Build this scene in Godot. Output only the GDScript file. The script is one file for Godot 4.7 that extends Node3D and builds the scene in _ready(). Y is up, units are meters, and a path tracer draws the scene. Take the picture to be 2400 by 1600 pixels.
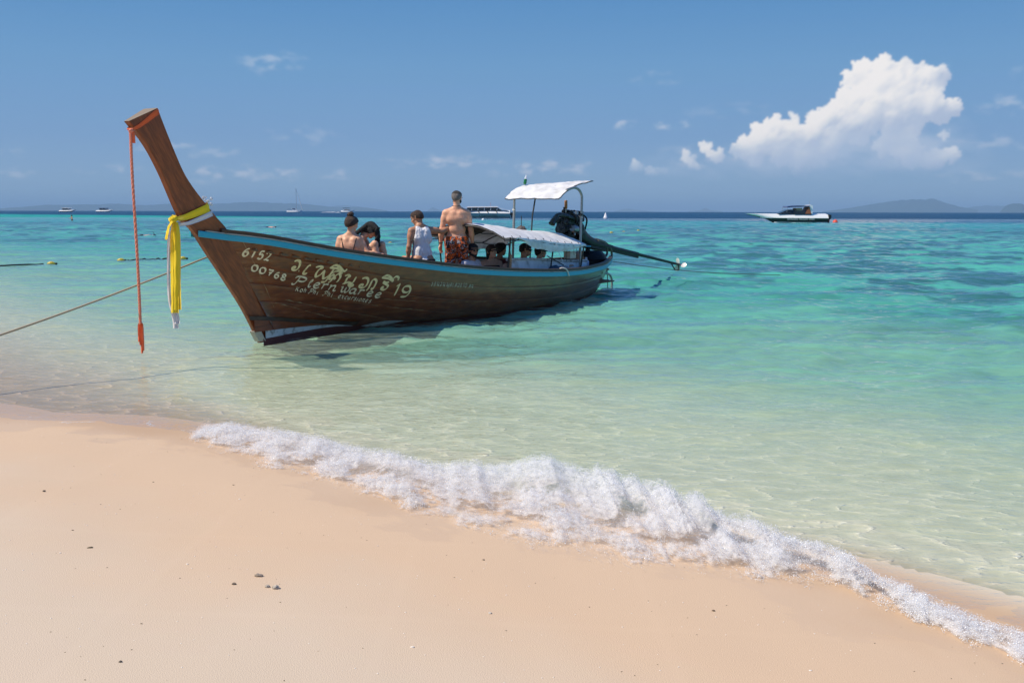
extends Node3D

# ---------------------------------------------------------------- frame of the long boat
const STERN := Vector3(2.199, 0.0, -23.168)
const FWD := Vector3(-0.50828, 0.0, 0.86119)
const SUN_TO := Vector3(-0.74, 1.0, 0.18)

var boat_basis: Basis
var M := {}
var n_a := FastNoiseLite.new()
var n_b := FastNoiseLite.new()
var n_c := FastNoiseLite.new()
var n_d := FastNoiseLite.new()
var n_e := FastNoiseLite.new()
var used := {}
var rng := RandomNumberGenerator.new()


func _ready() -> void:
	rng.seed = 7
	boat_basis = Basis(FWD, Vector3.UP, FWD.cross(Vector3.UP))
	make_noises()
	make_camera()
	make_sky()
	make_sun()
	make_materials()
	make_ground()
	make_sea()
	make_islands()
	make_longboat()
	make_canopies()
	make_engine()
	make_boat_gear()
	make_people()
	make_ropes_and_ribbons()
	make_far_boats()
	make_swimmers_and_buoys()
	make_foam()
	make_beach_bits()


func make_noises() -> void:
	var k := 11
	for n in [n_a, n_b, n_c, n_d, n_e]:
		n.seed = k
		k += 17
		n.noise_type = FastNoiseLite.TYPE_SIMPLEX_SMOOTH
		n.fractal_type = FastNoiseLite.FRACTAL_FBM
		n.fractal_octaves = 4
		n.frequency = 1.0
	n_e.fractal_octaves = 2


# ---------------------------------------------------------------- camera, sky, sun
func make_camera() -> void:
	var cam := Camera3D.new()
	cam.name = "camera"
	cam.fov = 38.358
	cam.near = 0.1
	cam.far = 60000.0
	cam.position = Vector3(0, 1.8, 0)
	cam.rotation = Vector3(-deg_to_rad(7.5787), 0, deg_to_rad(0.12))
	add_child(cam)
	cam.current = true


func make_sun() -> void:
	var sun := DirectionalLight3D.new()
	sun.name = "sun"
	sun.light_energy = 1.6
	sun.light_color = Color(1.0, 0.955, 0.88)
	sun.light_angular_distance = 0.5
	sun.shadow_enabled = true
	sun.look_at_from_position(SUN_TO * 10.0, Vector3.ZERO, Vector3.UP)
	add_child(sun)


func smooth(a: float, b: float, x: float) -> float:
	return smoothstep(a, b, x)


func make_sky() -> void:
	var W := 4096
	var H := 2048
	var strip := Image.create(1, H, false, Image.FORMAT_RGB8)
	for y in H:
		var e := 90.0 - (y + 0.5) * 180.0 / H
		strip.set_pixel(0, y, sky_at(e))
	strip.resize(W, H, Image.INTERPOLATE_NEAREST)
	paint_clouds(strip, W, H)
	var turned := Image.create(W, H, false, Image.FORMAT_RGB8)
	turned.blit_rect(strip, Rect2i(W / 2, 0, W / 2, H), Vector2i.ZERO)
	turned.blit_rect(strip, Rect2i(0, 0, W / 2, H), Vector2i(W / 2, 0))
	var m := PanoramaSkyMaterial.new()
	m.panorama = ImageTexture.create_from_image(turned)
	var s := Sky.new()
	s.sky_material = m
	var env := Environment.new()
	env.background_mode = Environment.BG_SKY
	env.sky = s
	env.tonemap_mode = Environment.TONE_MAPPER_LINEAR
	env.tonemap_exposure = 1.0
	env.sdfgi_enabled = true
	env.ssao_enabled = true
	env.ssil_enabled = true
	env.fog_enabled = true
	env.fog_density = 0.00012
	env.fog_light_color = Color(0.70, 0.86, 1.0)
	var w := WorldEnvironment.new()
	w.name = "world_environment"
	w.environment = env
	add_child(w)


func sky_at(e: float) -> Color:
	var stops := [[-90.0, 0.42, 0.55, 0.66], [0.0, 0.575, 0.69, 0.785], [1.5, 0.56, 0.68, 0.795], [4.0, 0.497, 0.64, 0.80], [8.0, 0.44, 0.62, 0.795], [12.0, 0.36, 0.565, 0.77], [25.0, 0.28, 0.49, 0.77], [50.0, 0.22, 0.42, 0.71], [90.0, 0.20, 0.39, 0.68]]
	for i in stops.size() - 1:
		var a = stops[i]
		var b = stops[i + 1]
		if e <= b[0]:
			var t: float = clampf((e - a[0]) / (b[0] - a[0]), 0, 1)
			return Color(lerpf(a[1], b[1], t), lerpf(a[2], b[2], t), lerpf(a[3], b[3], t))
	return Color(0.2, 0.39, 0.68)


func paint_clouds(im: Image, W: int, H: int) -> void:
	# big cumulus: puffs given in degrees (azimuth, elevation, radius), smaller billows grown on them
	var main := []
	for q in ["20.04 7.89 0.54;21.22 7.69 0.39;20.65 7.49 0.59;18.97 7.42 0.64;18.55 7.35 0.41;18.39 6.89 0.37;18.89 6.96 0.59;21.94 7.38 0.44;22.28 6.95 0.59;22.93 7.09 0.41;23.16 6.71 0.37;22.70 6.43 0.51;21.35 6.76 0.89;20.27 6.81 1.08;19.57 6.28 0.99;20.86 5.95 1.08",
			"22.10 5.99 0.79;18.19 6.09 0.49;17.78 5.77 0.44;18.67 5.74 0.89;19.62 5.24 1.08;20.72 5.11 0.99;21.78 5.45 0.89;22.74 5.60 0.79;23.62 5.52 0.54;23.20 5.21 0.59;17.19 5.40 0.44;16.63 5.18 0.49;17.76 5.10 0.69;18.71 4.88 0.79;14.66 5.03 0.47;14.33 4.69 0.59",
			"13.95 4.40 0.49;14.92 4.49 0.59;13.67 3.97 0.59;13.19 3.72 0.49;14.46 3.81 0.79;15.45 4.57 0.47;15.67 5.15 0.24;15.90 4.08 0.79;16.85 4.25 0.79;11.00 3.60 0.39;11.51 3.25 0.44;12.61 3.33 0.44;13.50 3.13 0.69;14.97 3.21 0.79;16.41 3.29 0.79;17.37 3.27 0.59",
			"9.91 3.01 0.41;10.24 2.78 0.32;7.17 2.62 0.37;6.86 2.39 0.28;7.89 2.39 0.37;8.50 2.33 0.33;21.07 3.35 0.59;21.72 3.10 0.69;22.89 2.79 0.59;23.76 2.87 0.49;20.16 3.42 0.49;16.25 2.40 0.59;19.11 4.06 0.44;23.26 4.10 0.30;21.65 4.38 0.59;20.58 4.22 0.59",
			"18.00 3.99 0.59"]:
		for k in q.split(";"):
			var x: PackedStringArray = k.split(" ")
			main.append([float(x[0]), float(x[1]), float(x[2])])
	var r := RandomNumberGenerator.new()
	r.seed = 21
	var puffs: Array[PackedFloat32Array] = []
	for p in main:
		puffs.append(PackedFloat32Array([p[0], p[1], p[2], 0.0]))
		for k in 14:
			var a := r.randf() * TAU
			var rr: float = p[2] * r.randf_range(0.14, 0.42)
			var q := PackedFloat32Array([p[0] + cos(a) * p[2] * 0.75, p[1] + sin(a) * p[2] * 0.75, rr, p[2] * r.randf_range(0.2, 0.75)])
			puffs.append(q)
	var res := W / 360.0
	var x0 := int((180.0 + 4.0) * res)
	var x1 := int((180.0 + 28.0) * res)
	var y0 := int((90.0 - 11.5) * res)
	var y1 := int((90.0 - 0.9) * res)
	var w := x1 - x0
	var h := y1 - y0
	var hh := PackedFloat32Array()
	hh.resize(w * h)
	hh.fill(-1.0)
	for p in puffs:
		var cx := (p[0] + 180.0) * res - x0
		var cy := (90.0 - p[1]) * res - y0
		var rad := p[2] * res * 1.35
		for y in range(maxi(0, int(cy - rad)), mini(h, int(cy + rad) + 1)):
			for x in range(maxi(0, int(cx - rad)), mini(w, int(cx + rad) + 1)):
				var wx := n_a.get_noise_2d(x * 0.035 + 40.0, y * 0.035) * 4.0 + n_b.get_noise_2d(x * 0.15, y * 0.15) * 2.6
				var wy := n_c.get_noise_2d(x * 0.035, y * 0.035 + 9.0) * 4.0 + n_d.get_noise_2d(x * 0.15, y * 0.15) * 2.6
				var dx := (x + wx - cx) / res
				var dy := (y + wy - cy) / res
				var s := p[2] * p[2] - dx * dx - dy * dy
				if s > 0.0:
					var z := p[3] + sqrt(s)
					if z > hh[y * w + x]:
						hh[y * w + x] = z
	var lit := Vector3(-0.55, 0.75, 0.36).normalized()
	# the broad form of the cloud: the puffs blurred along and across
	var wide := hh.duplicate()
	for pass_ in 2:
		for way in [1, w]:
			var was := wide.duplicate()
			for i in range(way * 3, w * h - way * 3):
				wide[i] = (maxf(was[i - way * 3], 0.0) + maxf(was[i - way * 2], 0.0) + maxf(was[i - way], 0.0) + maxf(was[i], 0.0) + maxf(was[i + way], 0.0) + maxf(was[i + way * 2], 0.0) + maxf(was[i + way * 3], 0.0)) / 7.0
	for y in range(1, h - 1):
		var e := 90.0 - (y + y0 + 0.5) / res
		for x in range(1, w - 1):
			var z := hh[y * w + x]
			if z < 0.0:
				continue
			var gx := (maxf(hh[y * w + x + 1], 0.0) - maxf(hh[y * w + x - 1], 0.0)) * 0.5 * res
			var gy := (maxf(hh[(y + 1) * w + x], 0.0) - maxf(hh[(y - 1) * w + x], 0.0)) * 0.5 * res
			var n := Vector3(-gx, gy, 1.7).normalized()
			var bx := (maxf(wide[y * w + mini(x + 3, w - 1)], 0.0) - maxf(wide[y * w + maxi(x - 3, 0)], 0.0)) / 6.0 * res
			var by := (maxf(wide[mini(y + 3, h - 1) * w + x], 0.0) - maxf(wide[maxi(y - 3, 0) * w + x], 0.0)) / 6.0 * res
			var nb := Vector3(-bx, by, 0.55).normalized()
			var l := (clampf(n.dot(lit), -0.3, 1.0) * 0.35 + clampf(nb.dot(lit), -0.5, 1.0) * 0.65) * 0.55 + 0.45
			l += n_b.get_noise_2d(x * 0.13, y * 0.13) * 0.06
			var soft := n_a.get_noise_2d(x * 0.03, y * 0.04)
			var base := smoothstep(1.3, 4.2, e + soft * 1.1)
			var cover := smoothstep(0.0, lerpf(0.75, 0.26, base), z)
			cover *= lerpf(0.72, 1.0, base) * smoothstep(0.9, 2.0, e + n_c.get_noise_2d(x * 0.05, y * 0.05) * 0.8)
			cover *= lerpf(1.0, smoothstep(-0.45, 0.25, n_d.get_noise_2d(x * 0.045, y * 0.07) + base * 0.9 + 0.15), 0.40)
			l = lerpf(l, 0.40 + base * 0.35 + soft * 0.6, 0.25)
			var col := Color(0.70, 0.755, 0.85).lerp(Color(0.975, 0.96, 0.95), smoothstep(0.36, 0.84, l))
			col = col.lerp(Color(0.66, 0.74, 0.86), (1.0 - base) * 0.5)
			var was := im.get_pixel(x + x0, y + y0)
			im.set_pixel(x + x0, y + y0, was.lerp(col, clampf(cover, 0, 1)))
	# thin wisps low all round the horizon, the same kind in and out of the frame
	for q in [[19.0, 3.6, 4.6, 1.25, 0.75], [21.6, 3.3, 2.8, 1.1, 0.8], [15.2, 3.1, 3.2, 1.0, 0.7], [17.5, 3.0, 6.8, 1.5, 0.55], [20.8, 4.0, 4.4, 1.9, 0.62], [12.0, 2.6, 5.5, 1.0, 0.5], [23.0, 2.9, 3.2, 1.2, 0.5]]:
		veil(im, res, q[0], q[1], q[2], q[3], q[4])
	for k in 46:
		var az := r.randf_range(-180.0, 180.0)
		var el := r.randf_range(1.6, 4.6)
		wisp(im, res, az, el, r.randf_range(1.0, 2.6), r.randf_range(0.25, 0.55), r.randf_range(0.25, 0.5), k)
	for q in [[-19.3, 3.6, 1.5, 0.5, 0.5], [-16.0, 2.0, 2.4, 0.5, 0.5], [-13.2, 2.1, 1.3, 0.45, 0.5], [-27.0, 1.9, 1.6, 0.3, 0.35], [-3.8, 2.8, 3.0, 0.35, 0.55], [0.5, 2.4, 2.0, 0.4, 0.5], [3.0, 2.5, 1.8, 0.4, 0.5], [-13.6, 8.1, 1.7, 0.6, 0.35], [-28.4, 8.6, 0.6, 0.3, 0.4],
			[6.0, 4.9, 1.0, 0.28, 0.5], [9.0, 4.75, 1.2, 0.3, 0.5], [8.0, 7.4, 1.4, 0.4, 0.22], [26.2, 5.4, 1.5, 0.45, 0.45], [26.8, 6.9, 0.7, 0.5, 0.3], [25.0, 1.9, 2.2, 0.25, 0.4], [-10.0, 2.0, 1.3, 0.3, 0.4], [12.0, 5.6, 2.5, 0.4, 0.15], [-22.0, 2.2, 1.5, 0.3, 0.35]]:
		wisp(im, res, q[0], q[1], q[2] * 1.15, q[3] * 1.1, q[4] * 1.5, int(q[0] * 10.0))


func veil(im: Image, res: float, az: float, el: float, w: float, h: float, most: float) -> void:
	# thin bright air round the foot of the cumulus
	var cx := (az + 180.0) * res
	var cy := (90.0 - el) * res
	for y in range(int(cy - h * res), int(cy + h * res)):
		for x in range(int(cx - w * res), int(cx + w * res)):
			var dx := (x - cx) / (w * res)
			var dy := (y - cy) / (h * res)
			var f := 1.0 - dx * dx - dy * dy
			if f > 0.0:
				f *= 0.6 + 0.8 * n_b.get_noise_2d(x * 0.035 + az, y * 0.08)
				im.set_pixel(x, y, im.get_pixel(x, y).lerp(Color(0.72, 0.78, 0.87), clampf(f * most, 0, 1)))


func wisp(im: Image, res: float, az: float, el: float, w: float, h: float, most: float, k: int) -> void:
	var cx := (az + 180.0) * res
	var cy := (90.0 - el) * res
	var W := im.get_width()
	for y in range(int(cy - h * res * 1.6), int(cy + h * res * 1.6)):
		for x in range(int(cx - w * res * 1.3), int(cx + w * res * 1.3)):
			var dx := (x - cx) / (w * res) + n_c.get_noise_2d(x * 0.03, y * 0.09 + k) * 0.4
			var dy := (y - cy) / (h * res) + n_a.get_noise_2d(x * 0.05 + k, y * 0.12) * 0.9
			var f := 1.0 - dx * dx - dy * dy
			if f <= 0.0:
				continue
			f *= smoothstep(-0.25, 0.45, n_b.get_noise_2d(x * 0.06, y * 0.14 + k * 3.1))
			var at := posmod(x, W)
			var was := im.get_pixel(at, y)
			im.set_pixel(at, y, was.lerp(Color(0.80, 0.82, 0.88), clampf(f * most, 0, 1)))


# ---------------------------------------------------------------- naming helpers
func numbered(called: String) -> String:
	if not used.has(called):
		used[called] = 0
		return called
	used[called] += 1
	return "%s_%03d" % [called, used[called]]


func thing(called: String, label: String, category: String, t := Transform3D(), group := "") -> Node3D:
	var o := Node3D.new()
	o.name = numbered(called)
	o.transform = t
	tag(o, label, category, group)
	add_child(o, true)
	return o


func tag(o: Node, label: String, category: String, group := "") -> Node:
	o.set_meta("label", label)
	o.set_meta("category", category)
	if group:
		o.set_meta("group", group)
	return o


func part(called: String, mesh: Mesh, m: Material, parent: Node = self, t := Transform3D()) -> MeshInstance3D:
	var o := MeshInstance3D.new()
	if parent == self:
		o.name = numbered(called)
	else:
		var key := str(parent.get_instance_id()) + called
		if used.has(key):
			used[key] += 1
			o.name = "%s_%03d" % [called, used[key]]
		else:
			used[key] = 0
			o.name = called
	o.mesh = mesh
	o.material_override = m
	o.transform = t
	parent.add_child(o, true)
	return o


func struct(o: Node, label := "") -> Node:
	o.set_meta("kind", "structure")
	if label:
		o.set_meta("label", label)
	return o


func on_boat(u: float, y: float, w: float, turn := 0.0) -> Transform3D:
	# w counts towards port, the side that faces the beach
	var p := STERN + FWD * u + Vector3.UP * y - FWD.cross(Vector3.UP) * w
	return Transform3D(boat_basis * Basis(Vector3.UP, turn), p)


func ground_at(x: float, z: float, turn := 0.0, y := 0.0) -> Transform3D:
	return Transform3D(Basis(Vector3.UP, turn), Vector3(x, y, z))


# ---------------------------------------------------------------- mesh helpers
func st_new() -> SurfaceTool:
	var st := SurfaceTool.new()
	st.begin(Mesh.PRIMITIVE_TRIANGLES)
	return st


func done(st: SurfaceTool, smooth_too := true) -> ArrayMesh:
	st.generate_normals()
	return st.commit()


func grid_mesh(rows: int, cols: int, v: PackedVector3Array, colors := PackedColorArray(), uv := PackedVector2Array(), flip := false) -> ArrayMesh:
	# v in row-major order, smooth shaded
	var idx := PackedInt32Array()
	idx.resize((rows - 1) * (cols - 1) * 6)
	var k := 0
	for r in rows - 1:
		for c in cols - 1:
			var a := r * cols + c
			var b := a + 1
			var d := a + cols
			var e := d + 1
			if flip:
				idx[k] = a; idx[k + 1] = d; idx[k + 2] = b; idx[k + 3] = b; idx[k + 4] = d; idx[k + 5] = e
			else:
				idx[k] = a; idx[k + 1] = b; idx[k + 2] = d; idx[k + 3] = b; idx[k + 4] = e; idx[k + 5] = d
			k += 6
	var nm := PackedVector3Array()
	nm.resize(v.size())
	for r in rows:
		for c in cols:
			var l := v[r * cols + maxi(c - 1, 0)]
			var rr := v[r * cols + mini(c + 1, cols - 1)]
			var u := v[maxi(r - 1, 0) * cols + c]
			var dn := v[mini(r + 1, rows - 1) * cols + c]
			var n := (rr - l).cross(dn - u)
			n = -n if not flip else n
			nm[r * cols + c] = n.normalized()
	var arr := []
	arr.resize(Mesh.ARRAY_MAX)
	arr[Mesh.ARRAY_VERTEX] = v
	arr[Mesh.ARRAY_NORMAL] = nm
	arr[Mesh.ARRAY_INDEX] = idx
	if colors.size():
		arr[Mesh.ARRAY_COLOR] = colors
	if uv.size():
		arr[Mesh.ARRAY_TEX_UV] = uv
	var m := ArrayMesh.new()
	m.add_surface_from_arrays(Mesh.PRIMITIVE_TRIANGLES, arr)
	return m


func quad(st: SurfaceTool, a: Vector3, b: Vector3, c: Vector3, d: Vector3) -> void:
	# clockwise seen from the front
	st.add_vertex(a); st.add_vertex(b); st.add_vertex(c)
	st.add_vertex(a); st.add_vertex(c); st.add_vertex(d)


func tri(st: SurfaceTool, a: Vector3, b: Vector3, c: Vector3) -> void:
	st.add_vertex(a); st.add_vertex(b); st.add_vertex(c)


func add_box(st: SurfaceTool, size: Vector3, t := Transform3D(), bevel := 0.0) -> void:
	# a box with chamfered edges
	var h := size / 2.0
	var c := minf(bevel, minf(h.x, minf(h.y, h.z)) * 0.9)
	st.set_smooth_group(-1)
	if c <= 0.0:
		var p := func(x, y, z): return t * Vector3(h.x * x, h.y * y, h.z * z)
		quad(st, p.call(-1, -1, 1), p.call(-1, 1, 1), p.call(1, 1, 1), p.call(1, -1, 1))
		quad(st, p.call(1, -1, -1), p.call(1, 1, -1), p.call(-1, 1, -1), p.call(-1, -1, -1))
		quad(st, p.call(1, -1, 1), p.call(1, 1, 1), p.call(1, 1, -1), p.call(1, -1, -1))
		quad(st, p.call(-1, -1, -1), p.call(-1, 1, -1), p.call(-1, 1, 1), p.call(-1, -1, 1))
		quad(st, p.call(-1, 1, 1), p.call(-1, 1, -1), p.call(1, 1, -1), p.call(1, 1, 1))
		quad(st, p.call(-1, -1, -1), p.call(-1, -1, 1), p.call(1, -1, 1), p.call(1, -1, -1))
		return
	var pts := PackedVector3Array()
	for x in [-1, 1]:
		for y in [-1, 1]:
			for z in [-1, 1]:
				pts.append(Vector3(x * (h.x - c), y * (h.y - c), z * h.z))
				pts.append(Vector3(x * (h.x - c), y * h.y, z * (h.z - c)))
				pts.append(Vector3(x * h.x, y * (h.y - c), z * (h.z - c)))
	hull(st, pts, t)


func hull(st: SurfaceTool, pts: PackedVector3Array, t := Transform3D()) -> void:
	st.set_smooth_group(-1)
	var faces := brute_hull(pts)
	for f in faces:
		tri(st, t * f[0], t * f[1], t * f[2])


func brute_hull(pts: PackedVector3Array) -> Array:
	# small convex hull by testing planes; coplanar corners are fanned
	var out := []
	var seen_planes := []
	var mid := Vector3.ZERO
	for p in pts:
		mid += p / pts.size()
	for i in pts.size():
		for j in range(i + 1, pts.size()):
			for k in range(j + 1, pts.size()):
				var n := (pts[j] - pts[i]).cross(pts[k] - pts[i])
				if n.length() < 1e-9:
					continue
				n = n.normalized()
				if n.dot(pts[i] - mid) < 0.0:
					n = -n
				var d := n.dot(pts[i])
				var dup := false
				for q in seen_planes:
					if q[0].dot(n) > 0.9999 and absf(q[1] - d) < 1e-5:
						dup = true
						break
				if dup:
					continue
				var on := []
				var ok := true
				for p in pts:
					var s := n.dot(p) - d
					if s > 1e-5:
						ok = false
						break
					if s > -1e-5:
						on.append(p)
				if not ok:
					continue
				seen_planes.append([n, d])
				var c := Vector3.ZERO
				for p in on:
					c += p / on.size()
				var ax: Vector3 = (on[0] - c).normalized()
				var ay := n.cross(ax)
				on.sort_custom(func(a, b): return atan2((a - c).dot(ay), (a - c).dot(ax)) > atan2((b - c).dot(ay), (b - c).dot(ax)))
				for m in range(1, on.size() - 1):
					out.append([on[0], on[m], on[m + 1]])
	return out


func frames(path: PackedVector3Array, closed := false) -> Array:
	# rotation-minimising frames along a path: [side, up] per point
	var out := []
	var n := path.size()
	var prev := Vector3.ZERO
	for i in n:
		var a := path[(i - 1 + n) % n] if closed else path[maxi(i - 1, 0)]
		var b := path[(i + 1) % n] if closed else path[mini(i + 1, n - 1)]
		var t := (b - a).normalized()
		if prev == Vector3.ZERO:
			prev = t.cross(Vector3.UP)
			if prev.length() < 0.1:
				prev = t.cross(Vector3.RIGHT)
		prev = (prev - t * prev.dot(t)).normalized()
		out.append([prev, prev.cross(t).normalized()])
	return out


func add_tube(st: SurfaceTool, path: PackedVector3Array, radii, sides := 8, closed := false, caps := true, flat := 1.0) -> void:
	var fr := frames(path, closed)
	var n := path.size()
	var rings := []
	for i in n:
		var r: float = radii if (radii is float) else radii[i]
		var ring := PackedVector3Array()
		for k in sides:
			var a := TAU * k / sides
			ring.append(path[i] + fr[i][0] * cos(a) * r + fr[i][1] * sin(a) * r * flat)
		rings.append(ring)
	st.set_smooth_group(0)
	for i in (n if closed else n - 1):
		var p: PackedVector3Array = rings[i]
		var q: PackedVector3Array = rings[(i + 1) % n]
		for k in sides:
			var m := (k + 1) % sides
			quad(st, p[k], q[k], q[m], p[m])
	if caps and not closed:
		st.set_smooth_group(-1)
		for k in range(1, sides - 1):
			tri(st, rings[0][0], rings[0][k], rings[0][k + 1])
			tri(st, rings[n - 1][0], rings[n - 1][k + 1], rings[n - 1][k])


func tube(path: PackedVector3Array, radii, sides := 8, closed := false) -> ArrayMesh:
	var st := st_new()
	add_tube(st, path, radii, sides, closed)
	return done(st)


func add_lathe(st: SurfaceTool, profile: PackedVector2Array, t := Transform3D(), sides := 16) -> void:
	# profile: (radius, height) from bottom to top
	for i in profile.size() - 1:
		st.set_smooth_group(i + 1)
		for k in sides:
			var a := TAU * k / sides
			var b := TAU * (k + 1) / sides
			var p := profile[i]
			var q := profile[i + 1]
			quad(st, t * Vector3(cos(a) * p.x, p.y, sin(a) * p.x), t * Vector3(cos(a) * q.x, q.y, sin(a) * q.x), t * Vector3(cos(b) * q.x, q.y, sin(b) * q.x), t * Vector3(cos(b) * p.x, p.y, sin(b) * p.x))


func lathe(profile: PackedVector2Array, sides := 16) -> ArrayMesh:
	var st := st_new()
	add_lathe(st, profile, Transform3D(), sides)
	return done(st)


func ball(c: Vector3, r: Vector3, sides := 12, rings := 8) -> ArrayMesh:
	var st := st_new()
	add_ball(st, c, r, sides, rings)
	return done(st)


func add_ball(st: SurfaceTool, c: Vector3, r: Vector3, sides := 12, rings := 8, t := Transform3D()) -> void:
	st.set_smooth_group(0)
	for i in rings:
		for k in sides:
			var q := []
			for m in [[i, k], [i + 1, k], [i + 1, k + 1], [i, k + 1]]:
				var e: float = -PI / 2 + PI * m[0] / rings
				var a: float = TAU * m[1] / sides
				q.append(t * (c + Vector3(cos(e) * cos(a) * r.x, sin(e) * r.y, cos(e) * sin(a) * r.z)))
			if i > 0:
				tri(st, q[0], q[1], q[2]) if i == rings - 1 else quad(st, q[0], q[1], q[2], q[3])
				if i == rings - 1:
					tri(st, q[0], q[2], q[3])
			else:
				tri(st, q[0], q[1], q[2])


func spline(pts: Array, per := 6) -> PackedVector3Array:
	var out := PackedVector3Array()
	var n := pts.size()
	for i in n - 1:
		var a: Vector3 = pts[maxi(i - 1, 0)]
		var b: Vector3 = pts[i]
		var c: Vector3 = pts[i + 1]
		var d: Vector3 = pts[mini(i + 2, n - 1)]
		for k in per:
			out.append(b.cubic_interpolate(c, a, d, float(k) / per))
	out.append(pts[n - 1])
	return out


func table(x: float, xs: Array, ys: Array) -> float:
	# smooth monotone table look-up
	if x <= xs[0]:
		return ys[0]
	for i in xs.size() - 1:
		if x <= xs[i + 1]:
			var h: float = xs[i + 1] - xs[i]
			var t: float = (x - xs[i]) / h
			var s0: float = (ys[i + 1] - ys[maxi(i - 1, 0)]) / (xs[i + 1] - xs[maxi(i - 1, 0)]) * h
			var e := mini(i + 2, xs.size() - 1)
			var s1: float = (ys[e] - ys[i]) / (xs[e] - xs[i]) * h
			return ys[i] + (ys[i + 1] - ys[i]) * t * t * (3.0 - 2.0 * t) + s0 * t * (1 - t) * (1 - t) - s1 * t * t * (1 - t)
	return ys[ys.size() - 1]


# ---------------------------------------------------------------- materials
func mat(c: Color, rough := 0.6, metal := 0.0, lin := true) -> StandardMaterial3D:
	var m := StandardMaterial3D.new()
	m.albedo_color = c.linear_to_srgb() if lin else c
	m.roughness = rough
	m.metallic = metal
	m.cull_mode = BaseMaterial3D.CULL_DISABLED
	return m


func noise_tex(freq: float, ramp: Gradient, size := 512, octaves := 4, seed_ := 1, kind := FastNoiseLite.TYPE_SIMPLEX_SMOOTH) -> NoiseTexture2D:
	var n := FastNoiseLite.new()
	n.seed = seed_
	n.noise_type = kind
	n.frequency = freq
	n.fractal_octaves = octaves
	var t := NoiseTexture2D.new()
	t.width = size
	t.height = size
	t.seamless = true
	t.noise = n
	if ramp:
		t.color_ramp = ramp
	return t


func ramp(stops: Array) -> Gradient:
	var g := Gradient.new()
	var o := PackedFloat32Array()
	var c := PackedColorArray()
	for s in stops:
		o.append(s[0])
		c.append(s[1])
	g.offsets = o
	g.colors = c
	return g


func tri_map(m: StandardMaterial3D, scale: Vector3, world := true) -> StandardMaterial3D:
	m.uv1_triplanar = true
	m.uv1_world_triplanar = world
	m.uv1_scale = scale
	return m


func bump(m: StandardMaterial3D, t: Texture2D, cm: float) -> StandardMaterial3D:
	m.heightmap_enabled = true
	m.heightmap_texture = t
	m.heightmap_scale = cm
	return m


func image_tex(im: Image) -> ImageTexture:
	return ImageTexture.create_from_image(im)


func wood_image(base: Color, dark: Color, seed_: int, worn := 0.0) -> ImageTexture:
	# long grain along x
	var im := Image.create(512, 256, false, Image.FORMAT_RGB8)
	var n := FastNoiseLite.new()
	n.seed = seed_
	n.frequency = 1.0
	n.fractal_octaves = 3
	for y in 256:
		for x in 512:
			var a := TAU * x / 512.0
			var g := n.get_noise_3d(cos(a) * 0.9, sin(a) * 0.9, y * 0.16)
			var f := n.get_noise_3d(cos(a) * 2.2 + 20.0, sin(a) * 2.2, y * 0.55)
			var b := n.get_noise_3d(cos(a) * 1.3 + 50.0, sin(a) * 1.3, y * 0.03)
			var t := clampf(0.5 + g * 0.55 + f * 0.35 + b * 0.5, 0, 1)
			var c := dark.lerp(base, t)
			if worn > 0.0:
				c = c.lerp(Color(0.50, 0.42, 0.31), clampf((f * 0.7 + b - 0.28) * 2.4, 0, 1) * worn)
			im.set_pixel(x, y, c)
	return image_tex(im)


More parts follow.
